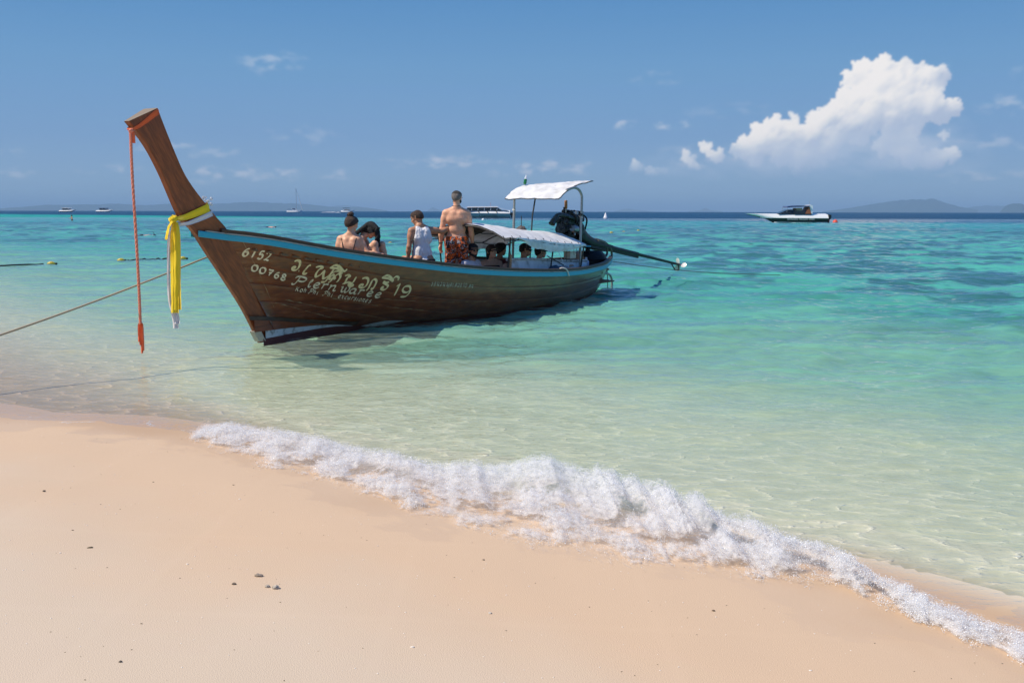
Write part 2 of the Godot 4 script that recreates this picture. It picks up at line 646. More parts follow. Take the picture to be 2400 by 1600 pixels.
func make_materials() -> void:
	var grey := ramp([[0.0, Color.BLACK], [1.0, Color.WHITE]])
	# sand
	M.sand = mat(Color(1, 1, 1), 0.9)
	M.sand.vertex_color_use_as_albedo = true
	M.sand.albedo_texture = noise_tex(0.22, ramp([[0.0, Color(0.80, 0.78, 0.76)], [0.30, Color(0.93, 0.92, 0.91)], [0.6, Color(0.98, 0.98, 0.98)], [1.0, Color(1, 1, 1)]]), 1024, 3, 5)
	bump(M.sand, noise_tex(0.16, grey, 1024, 5, 8), 0.16)
	tri_map(M.sand, Vector3.ONE * 0.9)
	M.wet_sand = M.sand.duplicate()
	M.wet_sand.roughness = 0.48
	M.wet_sand.metallic_specular = 0.30
	M.wet_sand.heightmap_scale = 0.08
	M.bed = mat(Color(1, 1, 1), 0.8)
	M.bed.vertex_color_use_as_albedo = true
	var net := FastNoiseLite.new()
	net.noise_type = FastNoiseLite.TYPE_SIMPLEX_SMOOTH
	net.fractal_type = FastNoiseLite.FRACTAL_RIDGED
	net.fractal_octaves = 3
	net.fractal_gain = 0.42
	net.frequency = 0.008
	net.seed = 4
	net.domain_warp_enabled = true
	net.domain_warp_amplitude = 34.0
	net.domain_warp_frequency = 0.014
	var ct := NoiseTexture2D.new()
	ct.width = 1024
	ct.height = 1024
	ct.seamless = true
	ct.noise = net
	ct.color_ramp = ramp([[0.0, Color.BLACK], [0.55, Color(0.22, 0.22, 0.22)], [0.80, Color(0.45, 0.45, 0.45)], [1.0, Color.WHITE]])
	bump(M.bed, ct, 2.6)
	# pale ridged lines painted into the bed colour in place of caustic light
	var caustic_lines := NoiseTexture2D.new()
	caustic_lines.width = 1024
	caustic_lines.height = 1024
	caustic_lines.seamless = true
	caustic_lines.noise = net
	caustic_lines.color_ramp = ramp([[0.0, Color(0.70, 0.72, 0.68)], [0.55, Color(0.78, 0.80, 0.76)], [0.84, Color(0.85, 0.86, 0.83)], [0.95, Color.WHITE], [1.0, Color.WHITE]])
	M.bed.albedo_texture = caustic_lines
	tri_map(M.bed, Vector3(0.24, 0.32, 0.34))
	# water
	M.water = StandardMaterial3D.new()
	M.water.transparency = BaseMaterial3D.TRANSPARENCY_ALPHA
	M.water.albedo_color = Color(1, 1, 1, 0.0)
	M.water.roughness = 0.06
	M.water.metallic_specular = 0.41
	M.water.cull_mode = BaseMaterial3D.CULL_DISABLED
	bump(M.water, noise_tex(0.02, grey, 1024, 4, 31), 0.9)
	tri_map(M.water, Vector3(0.35, 0.35, 0.8))
	M.tint = StandardMaterial3D.new()
	M.tint.transparency = BaseMaterial3D.TRANSPARENCY_ALPHA
	M.tint.albedo_color = Color(1, 1, 1, 1)
	M.tint.vertex_color_use_as_albedo = true
	M.tint.roughness = 0.9
	M.tint.metallic_specular = 0.0
	M.tint.cull_mode = BaseMaterial3D.CULL_DISABLED
	M.white_paint = mat(Color(0.75, 0.75, 0.73), 0.35)
	M.foam = StandardMaterial3D.new()
	M.foam.transparency = BaseMaterial3D.TRANSPARENCY_ALPHA
	M.foam.vertex_color_use_as_albedo = true
	M.foam.roughness = 0.5
	M.foam.backlight_enabled = true
	M.foam.backlight = Color(1.0, 1.0, 1.0)
	M.foam.cull_mode = BaseMaterial3D.CULL_DISABLED
	M.bubble = mat(Color(0.86, 0.88, 0.90), 0.15)


# ---------------------------------------------------------------- beach, sea bed and sea
const SHORE := [[-40.0, -46.0], [-20.0, -26.0], [-12.0, -15.6], [-7.2, -10.6], [-5.2, -8.9], [-4.3, -8.35], [-3.3, -8.2], [-2.4, -7.75], [-1.5, -6.9], [-0.6, -6.1], [0.3, -5.6], [1.0, -5.15], [1.6, -4.7], [2.2, -4.0], [3.0, -3.0], [5.0, -0.6], [9.0, 4.0], [30.0, 26.0]]
var shore_pts := PackedVector2Array()


func shore_distance(x: float, z: float) -> float:
	# metres landward (+) or seaward (-) of the still waterline
	var best := 1e12
	var side := 1.0
	for i in SHORE.size() - 1:
		var ax: float = SHORE[i][0]
		var az: float = SHORE[i][1]
		var dx: float = SHORE[i + 1][0] - ax
		var dz: float = SHORE[i + 1][1] - az
		var t := clampf(((x - ax) * dx + (z - az) * dz) / (dx * dx + dz * dz), 0.0, 1.0)
		var ex := x - ax - dx * t
		var ez := z - az - dz * t
		var q := ex * ex + ez * ez
		if q < best:
			best = q
			side = signf(dx * ez - dz * ex)
	return sqrt(best) * side


func bed_height(s: float, x: float, z: float) -> float:
	if s >= 0.0:
		return 0.30 * (1.0 - exp(-s * 0.24)) + 0.018 * s + n_a.get_noise_2d(x * 0.25, z * 0.25) * 0.02 * minf(s, 1.0)
	var o := -s
	var y := -(0.045 * o + 0.0022 * o * o) if o < 14.0 else -(1.061 + (o - 14.0) * 0.02)
	y = maxf(y, -1.9) if o < 190.0 else -1.9 - (o - 190.0) * 0.06
	y = maxf(y, -25.0) - (x * x + z * z) / 12742000.0 * float(z < -250.0)
	return y + n_b.get_noise_2d(x * 0.18, z * 0.3) * 0.05 * minf(o * 0.3, 1.0)


func reef_at(x: float, z: float, o: float) -> float:
	# how much dark coral and weed covers the bed: belts and broken patches
	var belt := smoothstep(13.0, 24.0, o - n_c.get_noise_2d(x * 0.03, z * 0.03) * 14.0) * (1.0 - smoothstep(95.0, 125.0, o + n_d.get_noise_2d(x * 0.012, z * 0.012) * 30.0))
	var big := n_a.get_noise_2d(x * 0.035 + 7.0, z * 0.06)
	var small := n_b.get_noise_2d(x * 0.30, z * 0.30) + n_c.get_noise_2d(x * 0.9, z * 0.7) * 0.5
	return clampf(belt * smoothstep(-0.10, 0.16, big * 0.65 + small * 1.25 + 0.02), 0, 1)


func make_ground() -> void:
	var zs := PackedFloat32Array()
	var z := 40.0
	while z > 1.0:
		zs.append(z)
		z -= maxf(0.25, z * 0.12)
	z = 1.0
	while z > -14.0:
		zs.append(z)
		z -= 0.05
	var step := 0.055
	while z > -30000.0:
		zs.append(z)
		z -= step
		step = maxf(step, -z * 0.006) if z > -180.0 else -z * 0.12
	var cols := 361
	var v := PackedVector3Array()
	var colr := PackedColorArray()
	var rows := zs.size()
	v.resize(rows * cols)
	colr.resize(rows * cols)
	var dry := Color(0.66, 0.535, 0.40)
	var damp := Color(0.68, 0.495, 0.33)
	var wet := Color(0.60, 0.41, 0.25)
	var under := Color(0.90, 0.86, 0.65)
	for r in rows:
		var rz := zs[r]
		var half := maxf(14.0, -rz * 0.9 + 6.0)
		for c in cols:
			var q := c * 2.0 / (cols - 1) - 1.0
			var x := half * (q * 0.55 + 0.45 * q * q * q)
			var s := shore_distance(x, rz)
			var i := r * cols + c
			var y := bed_height(s, x, rz)
			v[i] = Vector3(x, y, rz)
			var col: Color
			if s > -4.2:
				var k := s + n_a.get_noise_2d(x * 0.5, rz * 0.5) * 0.55 + n_b.get_noise_2d(x * 2.1, rz * 2.1) * 0.08
				col = wet.lerp(damp, smoothstep(-0.2, 0.5, k)).lerp(dry, smoothstep(1.1, 2.9, k))
				col = under.lerp(col, smoothstep(-lerpf(4.2, 0.8, smoothstep(-4.8, -1.8, x)), -0.1, s))
			else:
				var o := -s
				col = under.lerp(Color(0.80, 0.86, 0.70), smoothstep(2.0, 8.0, o))
				var mott := n_c.get_noise_2d(x * 0.8, rz * 1.1)
				col = col * (1.0 + mott * 0.16)
				var weed := smoothstep(0.30, 0.5, n_d.get_noise_2d(x * 1.1 + 3.0, rz * 1.7)) * smoothstep(3.0, 9.0, o) * 0.45
				col = col.lerp(Color(0.10, 0.11, 0.08), maxf(weed, reef_at(x, rz, o)))
			colr[i] = col
	var whole := grid_mesh(rows, cols, v, colr)
	# one sheet, two materials: the beach and the bed under water
	var arr := whole.surface_get_arrays(0)
	var idx: PackedInt32Array = arr[Mesh.ARRAY_INDEX]
	var above := PackedInt32Array()
	var below := PackedInt32Array()
	var wash := PackedInt32Array()
	for k in range(0, idx.size(), 3):
		var y := (v[idx[k]].y + v[idx[k + 1]].y + v[idx[k + 2]].y) / 3.0
		var here := v[idx[k]]
		var wetness := y + n_a.get_noise_2d(here.x * 0.8, here.z * 0.8) * 0.05 + n_b.get_noise_2d(here.x * 4.0, here.z * 4.0) * 0.012
		if y > -0.02 and wetness < 0.045 and here.z < 4.0:
			wash.append(idx[k]); wash.append(idx[k + 1]); wash.append(idx[k + 2])
		elif y > -0.02:
			above.append(idx[k]); above.append(idx[k + 1]); above.append(idx[k + 2])
		else:
			below.append(idx[k]); below.append(idx[k + 1]); below.append(idx[k + 2])
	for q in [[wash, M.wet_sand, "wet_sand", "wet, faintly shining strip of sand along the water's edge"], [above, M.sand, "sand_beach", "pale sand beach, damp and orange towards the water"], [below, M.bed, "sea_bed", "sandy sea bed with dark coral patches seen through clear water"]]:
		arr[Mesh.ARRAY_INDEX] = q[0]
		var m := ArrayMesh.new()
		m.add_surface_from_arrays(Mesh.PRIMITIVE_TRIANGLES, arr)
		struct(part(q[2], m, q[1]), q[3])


func wave_at(x: float, z: float, s: float) -> float:
	# crests run along the shore; higher offshore, almost still at the edge
	var o := -s
	var amp := smoothstep(-0.5, 9.0, o)
	var h := n_a.get_noise_2d(x * 0.16, z * 0.42) * 0.11 * amp
	h += n_b.get_noise_2d(x * 0.55 + z * 0.2, z * 1.25 - x * 0.15) * (0.014 + 0.075 * amp)
	h += n_d.get_noise_2d(x * 0.14, z * 0.34) * 0.15 * smoothstep(8.0, 35.0, o)
	h += n_c.get_noise_2d(x * 1.7, z * 3.0) * (0.008 + 0.030 * amp)
	return h


func make_sea() -> void:
	var zs := PackedFloat32Array()
	var z := -2.2
	var step := 0.03
	while z > -40000.0:
		zs.append(z)
		z -= step
		step = maxf(0.03, -z * 0.0036) if z > -260.0 else -z * 0.06
	var cols := 421
	var rows := zs.size()
	var v := PackedVector3Array()
	var t := PackedVector3Array()
	var tc := PackedColorArray()
	v.resize(rows * cols)
	t.resize(rows * cols)
	tc.resize(rows * cols)
	var pale := Color(0.50, 0.65, 0.46)
	var aqua := Color(0.245, 0.55, 0.40)
	var teal := Color(0.085, 0.41, 0.31)
	var band := Color(0.02, 0.32, 0.285)
	var deep := Color(0.009, 0.058, 0.125)
	var dark := Color(0.04, 0.145, 0.155)
	for r in rows:
		var rz := zs[r]
		var half := -rz * 0.80 + 5.0
		var fade := 1.0 - smoothstep(150.0, 260.0, -rz)
		for c in cols:
			var x := half * (c * 2.0 / (cols - 1) - 1.0)
			var s := shore_distance(x, rz)
			var o := -s
			var i := r * cols + c
			var h := wave_at(x, rz, s) * fade if fade > 0.0 else 0.0
			h -= (x * x + rz * rz) / 12742000.0
			v[i] = Vector3(x, h, rz)
			t[i] = Vector3(x, h - 0.05, rz)
			var k := o + n_d.get_noise_2d(x * 0.15, rz * 0.15) * minf(o * 0.25, 4.0)
			var col := pale.lerp(aqua, smoothstep(1.5, 7.0, k)).lerp(teal, smoothstep(6.0, 17.0, k)).lerp(band, smoothstep(60.0, 110.0, k))
			col = col.lerp(dark, reef_at(x, rz, o) * 0.93)
			var patch := n_b.get_noise_2d(x * 0.45 + 30.0, rz * 0.8) * 0.5 + n_c.get_noise_2d(x * 0.12, rz * 0.3 + 8.0) * 0.5
			col = col * (1.0 + patch * 0.34 * smoothstep(4.0, 14.0, o))
			var edge := 150.0 + n_c.get_noise_2d(x * 0.006, rz * 0.002) * 40.0 - clampf(x, -400, 0) * 1.1
			col = col.lerp(deep, smoothstep(edge, edge + 45.0, o))
			k -= 1.6 * (1.0 - smoothstep(-4.8, -2.0, x)) * (1.0 - smoothstep(2.0, 7.0, o))
			col.a = clampf((1.0 - exp(-maxf(k, 0.0) * 0.115)) * 1.0, 0, 0.97)
			if s > 0.0:
				col.a = 0.0
			tc[i] = col
	var near_rows := 0
	while zs[near_rows] > -250.0:
		near_rows += 1
	struct(part("water_body", grid_mesh(near_rows, cols, t.slice(0, near_rows * cols), tc.slice(0, near_rows * cols)), M.tint), "turquoise tropical sea, pale over sand and dark over reef")
	M.open_sea = mat(Color(1, 1, 1), 0.42)
	M.open_sea.vertex_color_use_as_albedo = true
	M.open_sea.metallic_specular = 0.22
	bump(M.open_sea, noise_tex(0.03, null, 512, 4, 33), 40.0)
	tri_map(M.open_sea, Vector3(0.03, 0.03, 0.05))
	struct(part("open_sea", grid_mesh(rows - near_rows + 1, cols, t.slice((near_rows - 1) * cols), tc.slice((near_rows - 1) * cols)), M.open_sea), "deep blue open sea reaching the horizon")
	var near := 0
	while zs[near] > -250.0:
		near += 1
	struct(part("water_surface", grid_mesh(near, cols, v.slice(0, near * cols)), M.water), "clear rippled surface of the tropical sea")


func make_islands() -> void:
	M.forest = mat(Color(0.022, 0.06, 0.045), 0.95)
	M.forest.albedo_texture = noise_tex(0.02, ramp([[0.0, Color(0.45, 0.5, 0.4)], [0.6, Color(0.85, 0.9, 0.8)], [1.0, Color.WHITE]]), 512, 5, 55)
	tri_map(M.forest, Vector3.ONE * 0.002)
	# ridge profiles: angle to the right of straight ahead in degrees, height in thousandths of the distance
	for q in [["hills", "long wooded hills across the left horizon", 12480.0, [-34, -31, -28.5, -26.5, -25.2, -24.0, -22.6, -21.8, -20.6, -19.6, -18.6, -17.6, -16.2, -15.0, -13.4, -11.8, -10.2, -8.6, -7.2], [3, 4, 0.5, 2.6, 4.6, 4.9, 5.4, 6.0, 4.8, 5.5, 7.0, 6.0, 6.8, 8.2, 7.2, 6.4, 3.6, 3.4, 0.2]],
			["hills", "faint low hills behind the motor cruiser", 18240.0, [-11.5, -9.8, -8.8, -7.6], [0.2, 5.2, 4.0, 0.2]],
			["islet", "tiny pointed islet left of the tall standing person", 17280.0, [-4.9, -4.62, -4.45, -4.1], [0.1, 3.4, 2.6, 0.1]],
			["islet", "tiny islet left of the dark green hulled speedboat", 17760.0, [10.1, 10.8, 11.05, 11.3, 12.0], [0.1, 1.4, 3.6, 1.6, 0.1]],
			["islet", "low islet between the engine and the small pointed islet", 17760.0, [5.9, 6.6, 7.1, 8.0], [0.1, 2.6, 1.6, 0.1]],
			["hills", "large sloping island with a steep notched top behind the speedboat at right", 12480.0, [17.4, 18.6, 20.0, 21.2, 22.0, 22.7, 22.95, 23.3, 24.2, 25.2], [0.2, 3.0, 7.2, 10.4, 11.6, 11.4, 12.4, 10.4, 5.4, 2.0]],
			["hills", "faint ridge at the right edge of the horizon", 16320.0, [24.0, 25.2, 26.2, 27.4, 28.6, 30.0, 33.0, 36.0], [1.2, 5.4, 5.6, 6.4, 7.4, 4.8, 6.0, 0.2]],
			["islet", "steep round rock islet at the right", 10320.0, [26.25, 26.5, 26.9, 27.3, 27.55], [0.2, 5.8, 7.6, 7.0, 0.2]],
			["islet", "rock islet cut by the right edge of the picture", 10320.0, [28.6, 29.3, 30.2, 31.5], [0.2, 4.4, 7.0, 0.5]]]:
		var d: float = q[2]
		var a0: float = q[3][0]
		var a1: float = q[3][q[3].size() - 1]
		var n := int(clampf((a1 - a0) * 12.0, 24, 340))
		var v := PackedVector3Array()
		for i in n + 1:
			var a := lerpf(a0, a1, float(i) / n)
			var top := table(a, q[3], q[4]) * 0.001 * d
			for k in 15:
				var s := (k / 14.0 - 0.5) * 2.0
				var depth := d + s * (140.0 + top * 3.5)
				var rough := n_a.get_noise_2d(a * 2.6 + d, s * 1.6) * 0.30 + n_b.get_noise_2d(a * 9.0 + d, s * 4.0) * 0.14
				var y := top * (1.0 - pow(absf(s), 1.5)) * (1.0 + rough * minf(1.0, absf(s) * 3.0 + 0.25)) - absf(s) * 30.0
				v.append(Vector3(sin(deg_to_rad(a)) * depth, y, -cos(deg_to_rad(a)) * depth))
		struct(part(q[0], grid_mesh(n + 1, 15, v, PackedColorArray(), PackedVector2Array(), true), M.forest), q[1])


# ---------------------------------------------------------------- the long boat
const SU := [0.0, 0.5, 1.0, 1.5, 2.0, 3.0, 4.0, 5.0, 7.0, 9.0, 10.35, 11.0, 11.5, 11.9]
const SB := [0.15, 0.36, 0.56, 0.75, 0.92, 1.11, 1.22, 1.27, 1.20, 1.0, 0.73, 0.56, 0.40, 0.12]
const SYU := [0.0, 1.39, 2.65, 3.8, 5.3, 7.4, 8.97, 10.35, 11.56, 12.03, 12.5]
const SY := [0.70, 0.68, 0.65, 0.64, 0.69, 0.84, 1.02, 1.22, 1.44, 1.51, 1.57]
const KU := [0.0, 0.6, 2.0, 5.0, 8.0, 10.0, 11.0]
const KY := [0.0, -0.18, -0.32, -0.36, -0.26, -0.09, 0.0]
const CU := [0.0, 2.0, 4.0, 7.0, 9.0, 10.0, 11.0, 12.0]
const CX := [0.7, 0.88, 0.95, 0.95, 0.84, 0.70, 0.52, 0.5]
const CY := [0.3, 0.15, 0.1, 0.1, 0.18, 0.32, 0.45, 0.5]


func hull_end(v: float) -> float:
	return lerpf(10.98, 11.9, v)


func hull_start(v: float) -> float:
	return lerpf(0.55, 0.0, v)


func hull_section(un: float, v: float) -> Vector2:
	# (half width, height) of the outer skin at nominal station un, v from keel 0 to sheer 1
	var b := table(un, SU, SB)
	var ys := table(un, SYU, SY)
	var yk := table(un, KU, KY)
	var k := smoothstep(10.9, 11.9, un)
	yk = lerpf(yk, 0.05, k)
	var cx := table(un, CU, CX) * b
	var cy := yk + table(un, CU, CY) * (ys - yk)
	var p0 := Vector2(0.06, yk)
	var p1 := Vector2(maxf(cx, 0.07), cy)
	var p2 := Vector2(b, ys)
	return p0 * (1 - v) * (1 - v) + p1 * 2.0 * v * (1 - v) + p2 * v * v


func hull_point(a: float, v: float, side: float, off := 0.0) -> Vector3:
	var s := hull_section(a * 11.9, v)
	var u := lerpf(hull_start(v), hull_end(v), a)
	var w := s.x + off
	if a > 0.995:
		w = 0.10 + off
	return Vector3(u, s.y, -side * w)


func hull_side(u: float, y: float, off := 0.004) -> Vector3:
	# the port skin at a place of the side elevation
	var lo := 0.0
	var hi := 1.0
	for i in 24:
		var v := (lo + hi) / 2.0
		var a := (u - hull_start(v)) / (hull_end(v) - hull_start(v))
		if hull_section(a * 11.9, v).y < y:
			lo = v
		else:
			hi = v
	var v := (lo + hi) / 2.0
	var a := (u - hull_start(v)) / (hull_end(v) - hull_start(v))
	var s := hull_section(a * 11.9, v)
	return Vector3(u, y - off * 0.3, -(maxf(s.x, 0.078 if u > 10.85 else 0.0) + off))


func strake(v0: float, v1: float, side: float, a0 := 0.0, a1 := 1.0, off := 0.0, na := 110, nv := 5, groove := 0.008) -> ArrayMesh:
	var v := PackedVector3Array()
	var uv := PackedVector2Array()
	var col := PackedColorArray()
	var rows := nv + 4
	var jump := rng.randf()
	for i in na + 1:
		var a := lerpf(a0, a1, float(i) / na)
		for j in rows:
			var t := 0.0
			var o := off
			if j == 0: t = 0.0; o = off - groove
			elif j == 1: t = 0.025
			elif j == rows - 2: t = 0.975
			elif j == rows - 1: t = 1.0; o = off - groove
			else: t = lerpf(0.025, 0.975, float(j - 1) / (rows - 3))
			var vv := lerpf(v0, v1, t)
			var p := hull_point(a, vv, side, o + n_b.get_noise_2d(a * 9.0, vv * 7.0) * 0.004)
			v.append(p)
			uv.append(Vector2(p.x * 0.45 + jump, p.y * 1.5 + jump * 3.0))
			var aft := smoothstep(0.80, 0.36, a + n_a.get_noise_2d(a * 5.0, vv * 3.0) * 0.14)
			var c := Color(1, 1, 1).lerp(Color(0.62, 0.86, 0.60), aft)
			col.append(c * (0.86 + 0.2 * n_c.get_noise_2d(a * 16.0, vv * 6.0 + side)))
	return grid_mesh(na + 1, rows, v, col, uv, side > 0.0)


func side_band(u0: float, u1: float, lo: Callable, hi: Callable, off: float, n := 60) -> ArrayMesh:
	# a band lying on the port skin between two heights
	var v := PackedVector3Array()
	var uv := PackedVector2Array()
	for i in n + 1:
		var u := lerpf(u0, u1, float(i) / n)
		for j in 4:
			var y := lerpf(lo.call(u), hi.call(u), j / 3.0)
			v.append(hull_side(u, y, off))
			uv.append(Vector2(u * 0.4, y * 2.0))
	return grid_mesh(n + 1, 4, v, PackedColorArray(), uv, true)


func sheer(u: float, out := 0.0, up := 0.0, side := 1.0) -> Vector3:
	var b := table(u, SU, SB)
	if u > 11.9:
		b = lerpf(0.12, 0.05, (u - 11.9) / 0.5)
	return Vector3(u, table(u, SYU, SY) + up, -side * (b + out))


func rail(side: float, u0: float, u1: float, size: Vector2, out: float, up: float, n := 90) -> ArrayMesh:
	# a squared, slightly rounded batten that follows the sheer
	var st := st_new()
	var rings := []
	for i in n + 1:
		var u := lerpf(u0, u1, float(i) / n)
		var ring := []
		for q in [[-0.5, -0.36], [-0.36, -0.5], [0.36, -0.5], [0.5, -0.36], [0.5, 0.36], [0.36, 0.5], [-0.36, 0.5], [-0.5, 0.36]]:
			ring.append([sheer(u, out + q[0] * size.x, up + q[1] * size.y, side), Vector2(u * 0.5, q[0] + q[1])])
		rings.append(ring)
	for i in n:
		for k in 8:
			var m := (k + 1) % 8
			var four := [rings[i][k], rings[i + 1][k], rings[i + 1][m], rings[i][m]]
			if side > 0:
				four = [rings[i][k], rings[i][m], rings[i + 1][m], rings[i + 1][k]]
			st.set_smooth_group(0 if k % 2 else 1)
			for q in [0, 1, 2, 0, 2, 3]:
				st.set_uv(four[q][1])
				st.add_vertex(four[q][0])
	for e in [0, n]:
		var c: Vector3 = (rings[e][0][0] + rings[e][4][0]) / 2.0
		for k in 8:
			var a: Vector3 = rings[e][k][0]
			var b: Vector3 = rings[e][(k + 1) % 8][0]
			st.set_uv(Vector2.ZERO)
			st.set_smooth_group(2 + e)
			tri(st, c, a, b) if (e == 0) == (side < 0) else tri(st, c, b, a)
	return done(st)


var boat: Node3D


func make_longboat() -> void:
	M.hull = mat(Color(0.97, 0.97, 0.97), 0.36)
	M.hull.albedo_texture = wood_image(Color(0.60, 0.305, 0.115), Color(0.39, 0.185, 0.065), 3, 0.42)
	M.hull.vertex_color_use_as_albedo = true
	M.hull.clearcoat_enabled = true
	M.hull.clearcoat = 0.4
	M.hull.clearcoat_roughness = 0.13
	bump(M.hull, M.hull.albedo_texture, 0.10)
	M.stem = mat(Color(1, 1, 1), 0.38)
	M.stem.albedo_texture = wood_image(Color(0.60, 0.315, 0.15), Color(0.40, 0.19, 0.085), 9)
	bump(M.stem, M.stem.albedo_texture, 0.15)
	M.rail = mat(Color(1, 1, 1), 0.55)
	M.rail.albedo_texture = wood_image(Color(0.36, 0.26, 0.17), Color(0.19, 0.125, 0.08), 14, 0.35)
	M.deck = mat(Color(1, 1, 1), 0.7)
	M.deck.albedo_texture = wood_image(Color(0.56, 0.43, 0.32), Color(0.38, 0.27, 0.19), 25, 0.3)
	tri_map(M.deck, Vector3(0.5, 0.5, 0.5), false)
	M.endgrain = mat(Color(0.24, 0.19, 0.14), 0.85)
	bump(M.endgrain, noise_tex(0.05, null, 256, 4, 41), 0.6)
	tri_map(M.endgrain, Vector3.ONE * 2.0, false)
	M.teal = mat(Color(0.03, 0.36, 0.50), 0.45)
	M.antifoul = mat(Color(0.11, 0.022, 0.016), 0.7)
	M.seam = mat(Color(0.30, 0.20, 0.105), 0.8)
	M.screen = mat(Color(0.78, 0.80, 0.82), 0.55)
	M.screen.albedo_texture = noise_tex(0.015, ramp([[0.0, Color(0.62, 0.60, 0.57)], [0.45, Color(0.93, 0.93, 0.92)], [1.0, Color.WHITE]]), 256, 5, 79)
	tri_map(M.screen, Vector3.ONE * 0.8, false)
	M.boot = mat(Color(0.62, 0.62, 0.60), 0.55)
	M.boot.albedo_texture = noise_tex(0.03, ramp([[0.0, Color(0.55, 0.5, 0.45)], [0.4, Color(0.95, 0.94, 0.92)], [1.0, Color.WHITE]]), 256, 5, 77)
	tri_map(M.boot, Vector3.ONE, false)
	M.inner = mat(Color(0.40, 0.42, 0.40), 0.6)
	M.inner.albedo_texture = noise_tex(0.02, ramp([[0.0, Color(0.6, 0.55, 0.5)], [0.45, Color(0.95, 0.94, 0.92)], [1.0, Color.WHITE]]), 256, 5, 78)
	tri_map(M.inner, Vector3.ONE * 0.7, false)

	boat = thing("longtail_boat", "varnished brown wooden longtail boat with tall prow, its bow resting at the beach", "boat", Transform3D(boat_basis, STERN))
	# planking: lowest strake painted red, five varnished strakes above, both sides
	for side in [1.0, -1.0]:
		part("bottom_plank", strake(0.0, 0.12, side, 0.0, 1.0, -0.006), M.antifoul, boat)
		var edges := [0.12, 0.36, 0.54, 0.70, 0.85, 1.0]
		for k in 5:
			part("plank", strake(edges[k], edges[k + 1], side, 0.0, 1.0, 0.0), M.hull, boat)
		var inside := strake(0.05, 1.0, -side, 0.0, 0.995, 0.0, 80, 8, 0.0)
		# the inner skin, set in by the thickness of the planks
		var v := PackedVector3Array()
		var na := 80
		for i in na + 1:
			for j in 12:
				var p := hull_point(lerpf(0.004, 0.985, float(i) / na), lerpf(0.04, 0.995, j / 11.0), side, 0.0)
				p.z = signf(p.z) * maxf(absf(p.z) - 0.035, 0.01)
				v.append(p)
		part("inner_skin", grid_mesh(na + 1, 12, v, PackedColorArray(), PackedVector2Array(), side < 0.0), M.inner, boat)
		part("rail", rail(side, 0.0, 11.97, Vector2(0.085, 0.062), -0.012, 0.032), M.rail, boat)
		part("rubbing_strip", rail(side, 0.0, 12.30, Vector2(0.03, 0.078), 0.016, -0.042), M.teal, boat)
		part("bead", rail(side, 0.05, 12.2, Vector2(0.03, 0.014), 0.024, 0.006), M.inner, boat)
	# transom at the narrow stern
	var st := st_new()
	for j in 8:
		var p := hull_point(0.0, j / 8.0, 1.0, 0.0)
		var q := hull_point(0.0, (j + 1) / 8.0, 1.0, 0.0)
		quad(st, Vector3(p.x, p.y, p.z), Vector3(q.x, q.y, q.z), Vector3(q.x, q.y, -q.z), Vector3(p.x, p.y, -p.z))
	part("transom", done(st), M.rail, boat)
	# stem and tall prow: wedge section, thin in front
	var fr := [[11.24, -0.02], [11.53, 0.47], [11.85, 0.90], [12.16, 1.30], [12.35, 1.55], [12.55, 1.74], [12.81, 2.26], [13.01, 2.58], [13.25, 2.83]]
	var bk := [[10.92, 0.0], [11.14, 0.42], [11.43, 0.86], [11.70, 1.26], [11.86, 1.55], [12.06, 1.74], [12.46, 2.16], [12.66, 2.51], [12.89, 3.01]]
	var fp := []
	var bp := []
	for i in fr.size():
		fp.append(Vector3(fr[i][0], fr[i][1], 0))
		bp.append(Vector3(bk[i][0], bk[i][1], 0))
	var f := spline(fp, 6)
	var b := spline(bp, 6)
	var n := f.size()
	var stem := st_new()
	var along := 0.0
	var rows := []
	for i in n:
		if i:
			along += (f[i] - f[i - 1]).length()
		var t := float(i) / (n - 1)
		var wf := lerpf(0.03, 0.05, t)
		var wb := lerpf(0.074, 0.125, smoothstep(0.0, 0.4, t))
		var d := (b[i] - f[i])
		var ring := []
		for q in [[0.0, wf * 0.8], [0.02, wf], [0.97, wb], [1.0, wb * 0.93], [1.0, -wb * 0.93], [0.97, -wb], [0.02, -wf], [0.0, -wf * 0.8]]:
			ring.append([f[i] + d * q[0] + Vector3(0, 0, -q[1]), Vector2(along * 0.55, q[0] * 0.55 + q[1] * 2.0)])
		rows.append(ring)
	for i in n - 1:
		for k in 8:
			var m := (k + 1) % 8
			stem.set_smooth_group(k + 1)
			var four := [rows[i][k], rows[i][m], rows[i + 1][m], rows[i + 1][k]]
			for q in [0, 2, 1, 0, 3, 2]:
				stem.set_uv(four[q][1])
				stem.add_vertex(four[q][0])
	part("prow_post", done(stem), M.stem, boat)
	var cap := st_new()
	cap.set_smooth_group(-1)
	var c := (f[n - 1] + b[n - 1]) / 2.0 + Vector3(0, 0.006, 0)
	for k in 8:
		var m := (k + 1) % 8
		tri(cap, c, rows[n - 1][m][0] + Vector3(0, 0.004, 0), rows[n - 1][k][0] + Vector3(0, 0.004, 0))
	part("prow_end", done(cap), M.endgrain, boat)
	# grey shoe at the foot of the stem
	var shoe := st_new()
	hull(shoe, PackedVector3Array([Vector3(11.37, 0.15, -0.04), Vector3(11.37, 0.15, 0.04), Vector3(11.27, 0.0, -0.045), Vector3(11.27, 0.0, 0.045), Vector3(11.28, 0.16, -0.088), Vector3(11.28, 0.16, 0.088), Vector3(11.20, 0.01, -0.096), Vector3(11.20, 0.01, 0.096)]))
	part("stem_shoe", done(shoe), mat(Color(0.34, 0.33, 0.29), 0.8), boat)
	# raised dark plank low on the bow, and the two white patches of the boot line
	var led := func(u: float) -> float: return table(u, [9.4, 9.57, 10.43, 11.04, 11.53], [0.12, 0.14, 0.246, 0.335, 0.392])
